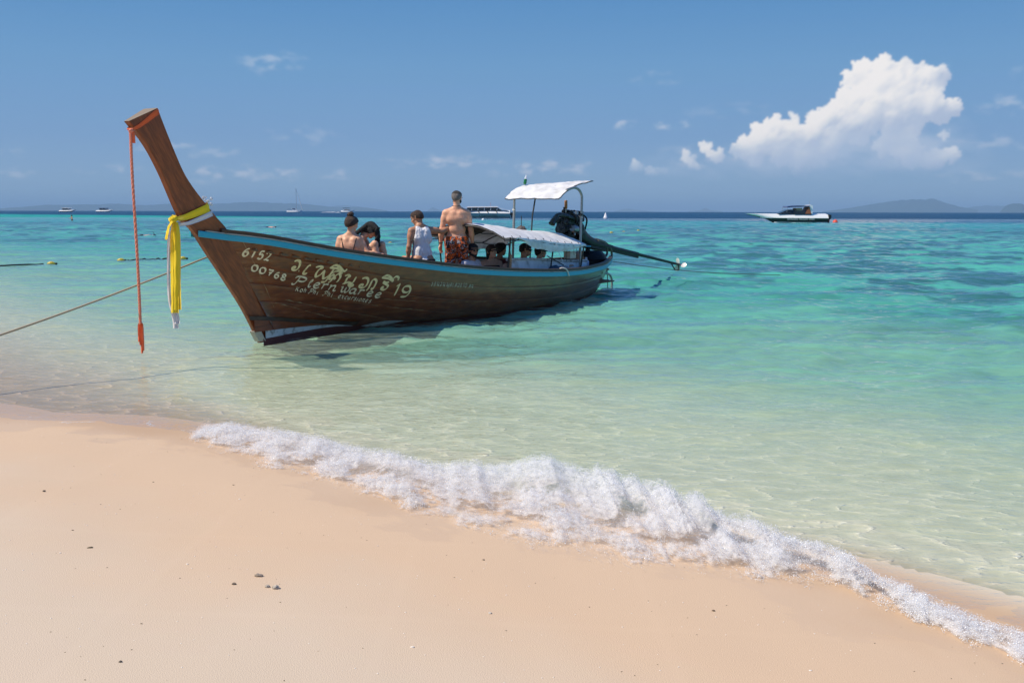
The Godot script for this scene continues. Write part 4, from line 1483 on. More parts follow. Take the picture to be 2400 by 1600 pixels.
	part("shaft_plate", done(fs), M.black, o)
	part("skeg", tube(PackedVector3Array([L.call(-4.2, 0.40), L.call(-4.5, 0.20), L.call(-4.78, 0.18), L.call(-4.78, 0.33)]), 0.018, 6), M.black, o)
	var tip := Transform3D(tilt, L.call(-4.84, 0.325))
	var hub := st_new()
	add_lathe(hub, PackedVector2Array([Vector2(0, -0.07), Vector2(0.03, -0.05), Vector2(0.04, 0.0), Vector2(0.035, 0.06), Vector2(0, 0.06)]), tip * Transform3D(Basis(Vector3(0, 0, 1), -PI / 2)), 12)
	part("propeller_hub", done(hub), M.steel, o)
	for k in 3:
		var b := Basis(Vector3(1, 0, 0), k * TAU / 3.0 + 0.5)
		var v := PackedVector3Array()
		for i in 9:
			for j in 5:
				var r := 0.03 + 0.17 * i / 8.0
				var ww := 0.085 * sqrt(maxf(sin(PI * clampf(i / 8.0 * 0.92 + 0.06, 0, 1)), 0.0)) * (j / 4.0 - 0.5) * 2.0
				var tw := 0.9 - 0.45 * i / 8.0
				v.append(tip * (b * Vector3(ww * sin(tw) * -1.0, r, ww * cos(tw))))
		part("propeller_blade", grid_mesh(9, 5, v), mat(Color(0.62, 0.60, 0.56), 0.4, 0.2), o)


# ---------------------------------------------------------------- loose gear in the boat
func make_boat_gear() -> void:
	var dome := thing("drum", "black rounded tub lying under the engine in the boat's stern", "drum", on_boat(0.86, 0.42, 0.0))
	part("drum_body", lathe(PackedVector2Array([Vector2(0, 0), Vector2(0.40, 0), Vector2(0.41, 0.1), Vector2(0.41, 0.26), Vector2(0.36, 0.40), Vector2(0.28, 0.48), Vector2(0, 0.49)]), 24), M.black, dome)
	part("drum_rim", tube(circle(Vector3(0, 0.30, 0), 0.425, 28), 0.014, 6, true), M.black, dome)
	var box := thing("white_box", "small white plastic box on the rail of the white side screen by the bent pipe", "box", on_boat(3.12, 0.835, 0.66))
	var st := st_new()
	add_box(st, Vector3(0.26, 0.12, 0.16), Transform3D(Basis(), Vector3(0, 0.06, 0)), 0.012)
	part("box_body", done(st), mat(Color(0.70, 0.64, 0.50), 0.5), box)
	st = st_new()
	add_box(st, Vector3(0.272, 0.03, 0.172), Transform3D(Basis(), Vector3(0, 0.135, 0)), 0.01)
	part("box_lid", done(st), mat(Color(0.72, 0.68, 0.58), 0.5), box)
	var jug := thing("jug", "white plastic jug standing in the stern beside a yellow bottle", "jug", on_boat(2.1, 0.52, 0.52))
	st = st_new()
	add_box(st, Vector3(0.14, 0.24, 0.12), Transform3D(Basis(), Vector3(0, 0.12, 0)), 0.03)
	part("jug_body", done(st), mat(Color(0.48, 0.52, 0.66), 0.4), jug)
	part("jug_neck", lathe(PackedVector2Array([Vector2(0.03, 0.23), Vector2(0.022, 0.26), Vector2(0.022, 0.29), Vector2(0, 0.29)]), 10), mat(Color(0.6, 0.6, 0.65), 0.4), jug)
	part("jug_handle", tube(spline([Vector3(-0.05, 0.23, 0), Vector3(-0.06, 0.28, 0), Vector3(0.0, 0.29, 0)], 5), 0.009, 6), mat(Color(0.5, 0.52, 0.62), 0.4), jug)
	var yb := thing("yellow_bottle", "yellow squeeze bottle with reddish cap standing in the boat's stern", "bottle", on_boat(2.28, 0.52, 0.60))
	part("bottle_body", lathe(PackedVector2Array([Vector2(0, 0), Vector2(0.05, 0), Vector2(0.055, 0.03), Vector2(0.05, 0.13), Vector2(0.022, 0.21), Vector2(0, 0.21)]), 12), mat(Color(0.62, 0.36, 0.02), 0.4), yb)
	part("bottle_cap", lathe(PackedVector2Array([Vector2(0.022, 0.205), Vector2(0.022, 0.25), Vector2(0.012, 0.27), Vector2(0, 0.27)]), 10), mat(Color(0.30, 0.07, 0.04), 0.5), yb)
	part("hose", tube(spline([Vector3(0.6, 1.13, -0.08), Vector3(0.22, 1.07, -0.06), Vector3(0.03, 0.92, -0.05), Vector3(0.05, 0.78, -0.05), Vector3(0.28, 0.70, -0.05)], 8), 0.028, 8), M.hose, tagged_hose("hose_bundle", "two brown hoses looping from the engine over the boat's stern", "hose"))
	part("hose", tube(spline([Vector3(0.6, 1.16, -0.02), Vector3(0.15, 1.08, -0.04), Vector3(-0.16, 0.92, -0.05), Vector3(-0.24, 0.74, -0.05), Vector3(-0.12, 0.60, -0.05)], 8), 0.028, 8), M.hose, get_node("hose_bundle"))
	var rud := thing("outlet_pipe", "bent grey pipe and thin rod reaching from the boat's stern into the water", "pipe", Transform3D(boat_basis, STERN))
	part("bent_pipe", tube(spline([Vector3(0.45, 0.36, -0.08), Vector3(0.15, 0.35, -0.06), Vector3(-0.14, 0.30, -0.05), Vector3(-0.27, 0.13, -0.05), Vector3(-0.27, -0.3, -0.05)], 8), 0.028, 8), M.pipe, rud)
	part("rod", tube(PackedVector3Array([Vector3(0.02, 0.62, -0.05), Vector3(-0.08, -0.3, -0.05)]), 0.011, 6), M.dark_pipe, rud)
	var bucket := thing("bundle", "grey cloth bundle lying on the deck against the white side screen", "bundle", on_boat(3.95, 0.55, 0.93))
	part("bundle_cloth", lumpy(Vector3(0.24, 0.10, 0.10), 5), mat(Color(0.25, 0.27, 0.28), 0.9), bucket)
	var blue := thing("bundle", "dark blue bag lying on the deck beside the grey cloth bundle", "bag", on_boat(4.3, 0.58, 0.93))
	part("bag_cloth", lumpy(Vector3(0.20, 0.10, 0.10), 9), mat(Color(0.02, 0.06, 0.10), 0.8), blue)
	var tie := thing("rope_tie", "short white rope hitched over the rail beside the white side screen", "rope", Transform3D(boat_basis, STERN))
	part("rope", tube(spline([sheer(4.62, -0.06, 0.05), sheer(4.58, -0.01, 0.072), sheer(4.50, 0.05, 0.04), sheer(4.40, 0.055, -0.08)], 5), 0.013, 7), mat(Color(0.70, 0.66, 0.58), 0.8), tie)
	var knot := thing("hanging_rope", "tan braided rope hanging at the front end of the white side screen", "rope", on_boat(5.66, 0.42, 0.74))
	for k in 3:
		var path := PackedVector3Array()
		for i in 30:
			var a := i * 0.9 + k * TAU / 3.0
			path.append(Vector3(cos(a) * 0.022 + n_a.get_noise_1d(i * 0.2) * 0.02, 0.04 + i * 0.019, sin(a) * 0.022))
		part("strand", tube(path, 0.014, 6), mat(Color(0.42, 0.29, 0.17), 0.85), knot)
	var lump := thing("black_bag", "black lump and thin upright rod lying on top of the low canopy", "bag", on_boat(3.45, 1.36, -0.30))
	part("bag_cloth", lumpy(Vector3(0.12, 0.075, 0.10), 15), M.lining, lump)
	part("rod", tube(PackedVector3Array([Vector3(0, 0.03, 0), Vector3(0, 0.34, 0.0)]), 0.010, 6), M.dark_pipe, lump)


func tagged_hose(called: String, label: String, category: String) -> Node3D:
	return thing(called, label, category, Transform3D(boat_basis, STERN))


func circle(c: Vector3, r: float, n: int) -> PackedVector3Array:
	var p := PackedVector3Array()
	for i in n:
		p.append(c + Vector3(cos(TAU * i / n) * r, 0, sin(TAU * i / n) * r))
	return p


func lumpy(r: Vector3, k: int, rough := 0.35, sides := 20, rings := 12) -> ArrayMesh:
	# an uneven rounded lump whose base rests on y = 0
	var v := PackedVector3Array()
	for i in rings + 1:
		for j in sides + 1:
			var e := -PI / 2 + PI * i / rings
			var a := TAU * (j % sides) / sides
			var d := Vector3(cos(e) * cos(a), sin(e), cos(e) * sin(a))
			var s := 1.0 + n_a.get_noise_3d(d.x * 1.4 + k * 7.0, d.y * 1.4, d.z * 1.4) * rough + n_b.get_noise_3d(d.x * 4.0 + k, d.y * 4.0, d.z * 4.0) * rough * 0.3
			v.append(d * r * s + Vector3(0, r.y * 0.8, 0))
	return grid_mesh(rings + 1, sides + 1, v)


# ---------------------------------------------------------------- people: one continuous skin meshed from a smooth field
func field_mesh(bones: Array, cell: float, k: float, clips := [], into := []) -> Array:
	# bones [a, b, ra, rb]; clips [normal, point]: what lies beyond the plane is cut away. Returns mesh arrays.
	var lo := Vector3.ONE * 1e9
	var hi := -lo
	for q in bones:
		var r := maxf(q[2], q[3])
		lo = lo.min(q[0] - Vector3.ONE * r).min(q[1] - Vector3.ONE * r)
		hi = hi.max(q[0] + Vector3.ONE * r).max(q[1] + Vector3.ONE * r)
	lo -= Vector3.ONE * cell * 2.5
	hi += Vector3.ONE * cell * 2.5
	var nx := int((hi.x - lo.x) / cell) + 2
	var ny := int((hi.y - lo.y) / cell) + 2
	var nz := int((hi.z - lo.z) / cell) + 2
	var f := PackedFloat32Array()
	f.resize(nx * ny * nz)
	f.fill(1.0)
	for q in bones:
		var a: Vector3 = q[0]
		var b: Vector3 = q[1]
		var ra: float = q[2]
		var rb: float = q[3]
		var pad := maxf(ra, rb) + k + cell * 2.0
		var l := a.min(b) - Vector3.ONE * pad
		var h := a.max(b) + Vector3.ONE * pad
		var x0 := maxi(0, int((l.x - lo.x) / cell))
		var y0 := maxi(0, int((l.y - lo.y) / cell))
		var z0 := maxi(0, int((l.z - lo.z) / cell))
		var x1 := mini(nx - 1, int((h.x - lo.x) / cell) + 1)
		var y1 := mini(ny - 1, int((h.y - lo.y) / cell) + 1)
		var z1 := mini(nz - 1, int((h.z - lo.z) / cell) + 1)
		var ab := b - a
		var inv := 1.0 / maxf(ab.length_squared(), 1e-9)
		var dr := rb - ra
		for z in range(z0, z1 + 1):
			for y in range(y0, y1 + 1):
				var i := (z * ny + y) * nx + x0
				var p := Vector3(lo.x + x0 * cell, lo.y + y * cell, lo.z + z * cell) - a
				for x in range(x0, x1 + 1):
					var t := clampf(p.dot(ab) * inv, 0.0, 1.0)
					var d := (p - ab * t).length() - ra - dr * t
					var was := f[i]
					var e := k - absf(was - d)
					f[i] = minf(was, d) - (e * e / (4.0 * k) if e > 0.0 else 0.0)
					p.x += cell
					i += 1
	for c in clips:
		var n: Vector3 = c[0]
		var i := 0
		for z in nz:
			for y in ny:
				for x in nx:
					var d := n.dot(lo + Vector3(x, y, z) * cell - c[1])
					if d > f[i]:
						f[i] = d
					i += 1
	# surface nets
	var v: PackedVector3Array = into[0] if into.size() else PackedVector3Array()
	var nm: PackedVector3Array = into[1] if into.size() else PackedVector3Array()
	var idx: PackedInt32Array = into[2] if into.size() else PackedInt32Array()
	var at := {}
	var sy := nx
	var sz := nx * ny
	var off := [0, 1, sy, sy + 1, sz, sz + 1, sz + sy, sz + sy + 1]
	var pos := [Vector3(0, 0, 0), Vector3(1, 0, 0), Vector3(0, 1, 0), Vector3(1, 1, 0), Vector3(0, 0, 1), Vector3(1, 0, 1), Vector3(0, 1, 1), Vector3(1, 1, 1)]
	var edges := [[0, 1], [2, 3], [4, 5], [6, 7], [0, 2], [1, 3], [4, 6], [5, 7], [0, 4], [1, 5], [2, 6], [3, 7]]
	for z in nz - 1:
		for y in ny - 1:
			var i := (z * ny + y) * nx
			for x in nx - 1:
				var f0 := f[i]
				if absf(f0) < cell * 2.0:
					var inside := 0
					for o in off:
						if f[i + o] < 0.0:
							inside += 1
					if inside > 0 and inside < 8:
						var sum := Vector3.ZERO
						var cnt := 0
						for e in edges:
							var p0 := f[i + off[e[0]]]
							var p1 := f[i + off[e[1]]]
							if (p0 < 0.0) != (p1 < 0.0):
								sum += pos[e[0]].lerp(pos[e[1]], p0 / (p0 - p1))
								cnt += 1
						var p := sum / cnt
						at[i] = v.size()
						v.append(lo + (Vector3(x, y, z) + p) * cell)
						var g := Vector3(
							lerpf(lerpf(f[i + 1] - f[i], f[i + sy + 1] - f[i + sy], p.y), lerpf(f[i + sz + 1] - f[i + sz], f[i + sz + sy + 1] - f[i + sz + sy], p.y), p.z),
							lerpf(lerpf(f[i + sy] - f[i], f[i + sy + 1] - f[i + 1], p.x), lerpf(f[i + sz + sy] - f[i + sz], f[i + sz + sy + 1] - f[i + sz + 1], p.x), p.z),
							lerpf(lerpf(f[i + sz] - f[i], f[i + sz + 1] - f[i + 1], p.x), lerpf(f[i + sz + sy] - f[i + sy], f[i + sz + sy + 1] - f[i + sy + 1], p.x), p.y))
						nm.append(g.normalized())
				i += 1
	for i in at:
		var here: bool = f[i] < 0.0
		for q in [[1, sy, sz], [sy, sz, 1], [sz, 1, sy]]:
			if here != (f[i + q[0]] < 0.0):
				var a = at.get(i - q[1] - q[2], -1)
				var b = at.get(i - q[2], -1)
				var c = at[i]
				var d = at.get(i - q[1], -1)
				if a < 0 or b < 0 or d < 0:
					continue
				if here:
					for m in [a, d, b, d, c, b]:
						idx.append(m)
				else:
					for m in [a, b, d, b, c, d]:
						idx.append(m)
	return [v, nm, idx]


func field_done(arrays: Array) -> ArrayMesh:
	var v: PackedVector3Array = arrays[0]
	var nm: PackedVector3Array = arrays[1]
	var idx: PackedInt32Array = arrays[2]
	for i in range(0, idx.size(), 3):
		var n := (v[idx[i + 2]] - v[idx[i]]).cross(v[idx[i + 1]] - v[idx[i]])
		if n.dot(nm[idx[i]] + nm[idx[i + 1]] + nm[idx[i + 2]]) < 0.0:
			var t := idx[i + 1]
			idx[i + 1] = idx[i + 2]
			idx[i + 2] = t
	var arr := []
	arr.resize(Mesh.ARRAY_MAX)
	arr[Mesh.ARRAY_VERTEX] = v
	arr[Mesh.ARRAY_NORMAL] = nm
	arr[Mesh.ARRAY_INDEX] = idx
	var m := ArrayMesh.new()
	m.add_surface_from_arrays(Mesh.PRIMITIVE_TRIANGLES, arr)
	return m


func swell(bones: Array, by: float) -> Array:
	var out := []
	for q in bones:
		out.append([q[0], q[1], q[2] + by, q[3] + by])
	return out


# local axes of a person: x to the right hand, y up, z to the back, looking along -z
func skeleton(j: Dictionary, g: float) -> Dictionary:
	var r: Vector3 = (j.shR - j.shL).normalized()
	var hr: Vector3 = (j.hipR - j.hipL).normalized()
	var spine: Vector3 = (j.neck - j.pel).normalized()
	var back := r.cross(spine).normalized()
	var chest: Vector3 = j.pel.lerp(j.neck, 0.66) + j.get("bow", Vector3.ZERO)
	var up: Vector3 = j.pel.lerp(j.neck, 0.84) + j.get("bow", Vector3.ZERO) * 0.7
	var waist: Vector3 = j.pel.lerp(j.neck, 0.30) + j.get("bow", Vector3.ZERO) * 0.7
	var d := {}
	d.torso = [[chest - r * 0.085 * g, chest + r * 0.085 * g, 0.112 * g, 0.112 * g], [up - r * 0.105 * g, up + r * 0.105 * g, 0.080 * g, 0.080 * g],
		[waist - hr * 0.06 * g, waist + hr * 0.06 * g, 0.098 * g, 0.098 * g], [j.pel - hr * 0.075, j.pel + hr * 0.075, 0.112 * g, 0.112 * g], [waist, chest, 0.11 * g, 0.118 * g],
		[up - r * 0.06 + back * 0.045, chest - r * 0.07 + back * 0.03, 0.055 * g, 0.075 * g], [up + r * 0.06 + back * 0.045, chest + r * 0.07 + back * 0.03, 0.055 * g, 0.075 * g]]
	d.seat = [[j.hipL + back * 0.05, j.hipL + back * 0.05 - spine * 0.05, 0.105 * g, 0.10 * g], [j.hipR + back * 0.05, j.hipR + back * 0.05 - spine * 0.05, 0.105 * g, 0.10 * g]]
	d.neck = [[j.neck - spine * 0.03, j.head - spine * 0.06 + back * 0.012, 0.058 * g, 0.052 * g], [j.neck + spine * 0.035, j.shL.lerp(j.neck, 0.25), 0.045 * g, 0.05 * g], [j.neck + spine * 0.035, j.shR.lerp(j.neck, 0.25), 0.045 * g, 0.05 * g]]
	d.upL = [[j.shL, j.shL.lerp(j.elL, 0.35), 0.062 * g, 0.054 * g], [j.shL.lerp(j.elL, 0.3), j.elL, 0.054 * g, 0.040 * g]]
	d.upR = [[j.shR, j.shR.lerp(j.elR, 0.35), 0.062 * g, 0.054 * g], [j.shR.lerp(j.elR, 0.3), j.elR, 0.054 * g, 0.040 * g]]
	d.foL = [[j.elL, j.elL.lerp(j.wrL, 0.3), 0.040 * g, 0.044 * g], [j.elL.lerp(j.wrL, 0.3), j.wrL, 0.044 * g, 0.028 * g]]
	d.foR = [[j.elR, j.elR.lerp(j.wrR, 0.3), 0.040 * g, 0.044 * g], [j.elR.lerp(j.wrR, 0.3), j.wrR, 0.044 * g, 0.028 * g]]
	for s in ["L", "R"]:
		var hip: Vector3 = j["hip" + s]
		var knee: Vector3 = j["kn" + s]
		var an: Vector3 = j["an" + s]
		d["th" + s] = [[hip, knee, 0.092 * g, 0.056 * g]]
		var calf: Vector3 = (knee.lerp(an, 0.3)) - (j["to" + s] - an).normalized() * 0.018
		d["sh" + s] = [[knee, calf, 0.054 * g, 0.060 * g], [calf, an, 0.060 * g, 0.036 * g]]
		d["ft" + s] = [[an + (an - j["to" + s]).normalized() * 0.03 - Vector3(0, 0.035, 0), an, 0.034, 0.036], [an - Vector3(0, 0.03, 0), j["to" + s], 0.036, 0.022]]
	return d


func hand_bones(wr: Vector3, dir: Vector3, palm: Vector3, thumb_side: float, curl: float) -> Array:
	# dir: from wrist to knuckles; palm: direction the palm faces; five separate fingers
	var f := dir.normalized()
	var p := (palm - f * palm.dot(f)).normalized()
	var s := f.cross(p) * thumb_side
	var b := [[wr, wr + f * 0.03, 0.026, 0.026]]
	for k in 4:
		var q := (k - 1.5) * 0.019
		b.append([wr + f * 0.02 - s * q * 0.7, wr + f * 0.085 - s * q, 0.016, 0.0115])
		var len: float = [0.072, 0.080, 0.075, 0.058][k]
		var a := wr + f * 0.088 - s * q
		var a1 := a + (f * cos(curl * 0.5) + p * sin(curl * 0.5)) * len * 0.45
		var a2 := a1 + (f * cos(curl * 1.2) + p * sin(curl * 1.2)) * len * 0.32
		var a3 := a2 + (f * cos(curl * 1.8) + p * sin(curl * 1.8)) * len * 0.26
		b.append([a, a1, 0.0098, 0.009])
		b.append([a1, a2, 0.009, 0.0085])
		b.append([a2, a3, 0.0085, 0.0075])
	var t0 := wr + f * 0.025 + s * 0.022
	var t1 := t0 + (f * 0.6 + s * 0.75 + p * 0.25).normalized() * 0.04
	var t2 := t1 + (f * 0.85 + s * 0.3 + p * 0.35).normalized() * 0.030
	var t3 := t2 + (f * 0.9 + p * 0.35).normalized() * 0.022
	b.append([t0, t1, 0.016, 0.012])
	b.append([t1, t2, 0.0115, 0.010])
	b.append([t2, t3, 0.010, 0.0085])
	return b


func head_bones(c: Vector3, b: Basis, s := 1.0) -> Array:
	var out := []
	for q in [[0, 0.025, 0.030, 0, 0.03, -0.022, 0.086, 0.079], [0, 0.0, 0.045, 0, 0.0, -0.01, 0.078, 0.075], [0, -0.02, -0.045, 0, -0.065, -0.05, 0.060, 0.046], [-0.028, -0.075, -0.03, 0, -0.098, -0.068, 0.036, 0.026], [0.028, -0.075, -0.03, 0, -0.098, -0.068, 0.036, 0.026],
			[-0.036, 0.014, -0.085, 0.036, 0.014, -0.085, 0.016, 0.016], [0, 0.0, -0.098, 0, -0.036, -0.116, 0.010, 0.014], [-0.012, -0.04, -0.103, 0.012, -0.04, -0.103, 0.010, 0.010], [-0.018, -0.064, -0.094, 0.018, -0.064, -0.094, 0.009, 0.009], [-0.014, -0.075, -0.091, 0.014, -0.075, -0.091, 0.009, 0.009],
			[-0.084, 0.012, 0.015, -0.080, -0.030, 0.006, 0.013, 0.010], [0.084, 0.012, 0.015, 0.080, -0.030, 0.006, 0.013, 0.010], [-0.045, -0.035, -0.06, -0.04, -0.04, -0.06, 0.026, 0.026], [0.045, -0.035, -0.06, 0.04, -0.04, -0.06, 0.026, 0.026]]:
		out.append([c + b * (Vector3(q[0], q[1], q[2]) * s), c + b * (Vector3(q[3], q[4], q[5]) * s), q[6] * s, q[7] * s])
	return out


func skull_bones(c: Vector3, b: Basis, by: float) -> Array:
	return [[c + b * Vector3(0, 0.025, 0.030), c + b * Vector3(0, 0.03, -0.022), 0.086 + by, 0.079 + by], [c + b * Vector3(0, 0.0, 0.045), c + b * Vector3(0, 0.0, 0.0), 0.078 + by, 0.075 + by], [c + b * Vector3(0, -0.03, 0.05), c + b * Vector3(0, -0.06, 0.045), 0.066 + by, 0.052 + by]]


func hair_clips(c: Vector3, b: Basis, low := -0.07) -> Array:
	return [[b * Vector3(0, -0.62, -0.78).normalized(), c + b * Vector3(0, 0.055, -0.080)], [b * Vector3(0, -1, 0), c + b * Vector3(0, low, 0)], [b * Vector3(0, -0.25, -0.97).normalized(), c + b * Vector3(0, -0.02, -0.005)]] if false else [[(b * Vector3(0, -0.80, -0.60)).normalized(), c + b * Vector3(0, 0.030, -0.052)], [b * Vector3(0, -1, 0), c + b * Vector3(0, low, 0)]]


func skin_of(o: Node3D, j: Dictionary, g: float, skin: Material, cell := 0.015, hands := true, head_cell := 0.007) -> Dictionary:
	var d := skeleton(j, g)
	var bones := []
	for key in d:
		bones += d[key]
	var a := field_mesh(bones, cell, 0.035)
	a = field_mesh(head_bones(j.head, j.hb) + [[j.head + j.hb * Vector3(0, -0.06, 0.03), j.neck, 0.05 * g, 0.05 * g]], head_cell, 0.014, [], a)
	if hands:
		for s in ["L", "R"]:
			var dir: Vector3 = j.get("hd" + s, (j["wr" + s] - j["el" + s]))
			var palm: Vector3 = j.get("hp" + s, Vector3(1.0 if s == "L" else -1.0, 0, 0))
			a = field_mesh(hand_bones(j["wr" + s], dir, palm, j.get("ht" + s, 1.0 if s == "L" else -1.0), j.get("curl", 0.5)), 0.0048, 0.007, [], a)
	part("body", field_done(a), skin, o)
	return d


func cloth(called: String, o: Node3D, bones: Array, by: float, clips: Array, m: Material, cell := 0.013) -> void:
	part(called, field_done(field_mesh(swell(bones, by), cell, 0.04, clips)), m, o)


func on_skin(bones: Array, from: Vector3, to: Vector3) -> Vector3:
	var p := from
	var dir := (to - from).normalized()
	for i in 40:
		var best := 1e9
		for q in bones:
			var ab: Vector3 = q[1] - q[0]
			var t := clampf((p - q[0]).dot(ab) / maxf(ab.length_squared(), 1e-9), 0, 1)
			best = minf(best, (p - q[0] - ab * t).length() - lerpf(q[2], q[3], t))
		if best < 0.0005:
			break
		p += dir * best
	return p - dir * 0.012


func eyes(o: Node3D, c: Vector3, b: Basis) -> void:
	for s in [-1.0, 1.0]:
		part("eye", ball(c + b * Vector3(0.031 * s, -0.004, -0.093), Vector3.ONE * 0.0095, 8, 6), M.eye, o)


func cap_hat(o: Node3D, c: Vector3, b: Basis, m: Material, back_to_front := false) -> void:
	var crown := field_done(field_mesh(skull_bones(c, b, 0.014), 0.008, 0.02, [[-(b * Vector3(0, 1, 0.12)).normalized(), c + b * Vector3(0, 0.032, 0)]]))
	var hat := part("cap", crown, m, o)
	var v := PackedVector3Array()
	var s := 1.0 if back_to_front else -1.0
	for i in 9:
		for jj in 9:
			var a := (jj / 8.0 - 0.5) * 2.4
			var r := 0.092 + 0.075 * i / 8.0 * (1.0 - 0.25 * absf(a))
			v.append(c + b * Vector3(sin(a) * r * 0.85, 0.040 - 0.028 * i / 8.0 - 0.03 * a * a * i / 8.0 * 0.5, s * (cos(a) * r * 0.98) + 0.008))
	part("visor", grid_mesh(9, 9, v), m, hat)


func make_people() -> void:
	var skin := func(c: Color) -> StandardMaterial3D:
		var m := mat(c, 0.5)
		m.albedo_texture = noise_tex(0.03, ramp([[0.0, Color(0.86, 0.80, 0.78)], [0.5, Color(0.97, 0.96, 0.95)], [1.0, Color.WHITE]]), 256, 4, 101)
		tri_map(m, Vector3.ONE * 2.5, false)
		m.subsurf_scatter_enabled = true
		m.subsurf_scatter_strength = 0.12
		return m
	M.tan = skin.call(Color(0.80, 0.44, 0.27))
	M.sunburnt = skin.call(Color(0.86, 0.45, 0.28))
	M.brown_skin = skin.call(Color(0.50, 0.25, 0.145))
	M.light_skin = skin.call(Color(0.80, 0.50, 0.35))
	M.eye = mat(Color(0.02, 0.015, 0.01), 0.2)
	M.black_hair = mat(Color(0.010, 0.008, 0.007), 0.35)
	M.brown_hair = mat(Color(0.055, 0.026, 0.014), 0.45)
	M.grey_hair = mat(Color(0.20, 0.17, 0.15), 0.7)
	M.top_hair = mat(Color(0.05, 0.04, 0.03), 0.7)
	for m in [M.black_hair, M.brown_hair, M.grey_hair, M.top_hair]:
		m.roughness = 0.62
		bump(m, noise_tex(0.05, null, 256, 4, 131), 2.0)
		tri_map(m, Vector3(9.0, 1.6, 9.0), false)
	M.black_cloth = mat(Color(0.015, 0.014, 0.015), 0.85)
	M.white_cloth = mat(Color(0.74, 0.73, 0.75), 0.85)
	bump(M.white_cloth, noise_tex(0.012, null, 512, 3, 120), 4.0)
	tri_map(M.white_cloth, Vector3(1.6, 0.7, 1.6), false)
	M.lilac_cloth = mat(Color(0.64, 0.61, 0.66), 0.85)
	bump(M.lilac_cloth, M.white_cloth.heightmap_texture, 3.0)
	tri_map(M.lilac_cloth, Vector3(1.6, 0.9, 1.6), false)
	for m in [M.white_cloth, M.lilac_cloth, M.black_cloth]:
		m.rim_enabled = true
		m.rim = 0.3
	M.red_cloth = mat(Color(0.16, 0.02, 0.02), 0.85)
	M.teal_cloth = mat(Color(0.10, 0.22, 0.24), 0.85)
	M.board_shorts = mat(Color(1, 1, 1), 0.8)
	M.board_shorts.albedo_texture = shorts_print()
	tri_map(M.board_shorts, Vector3(2.6, 2.6, 2.6), false)
	standing_man()
	bikini_woman()
	long_haired_woman()
	tank_top_man()
	seated_passengers()


func shorts_print() -> ImageTexture:
	# orange and black checks, flame-like orange and white slashes on black
	var im := Image.create(256, 256, false, Image.FORMAT_RGB8)
	for y in 256:
		for x in 256:
			var c := Color(0.085, 0.07, 0.075)
			var n := n_a.get_noise_2d(x * 0.012, y * 0.012)
			var s := sin((x * 0.9 + y * 1.3) * 0.035 + n * 5.0)
			if n > 0.16:
				c = Color(1.0, 0.45, 0.06) if (int(floor((x + y * 0.35) / 15.0)) + int(floor((y - x * 0.3) / 15.0))) % 2 == 0 else Color(0.05, 0.04, 0.04)
			elif s > 0.80:
				c = Color(1.0, 0.42, 0.05)
			elif s < -0.90:
				c = Color(0.85, 0.84, 0.86)
			im.set_pixel(x, y, c)
	return image_tex(im)


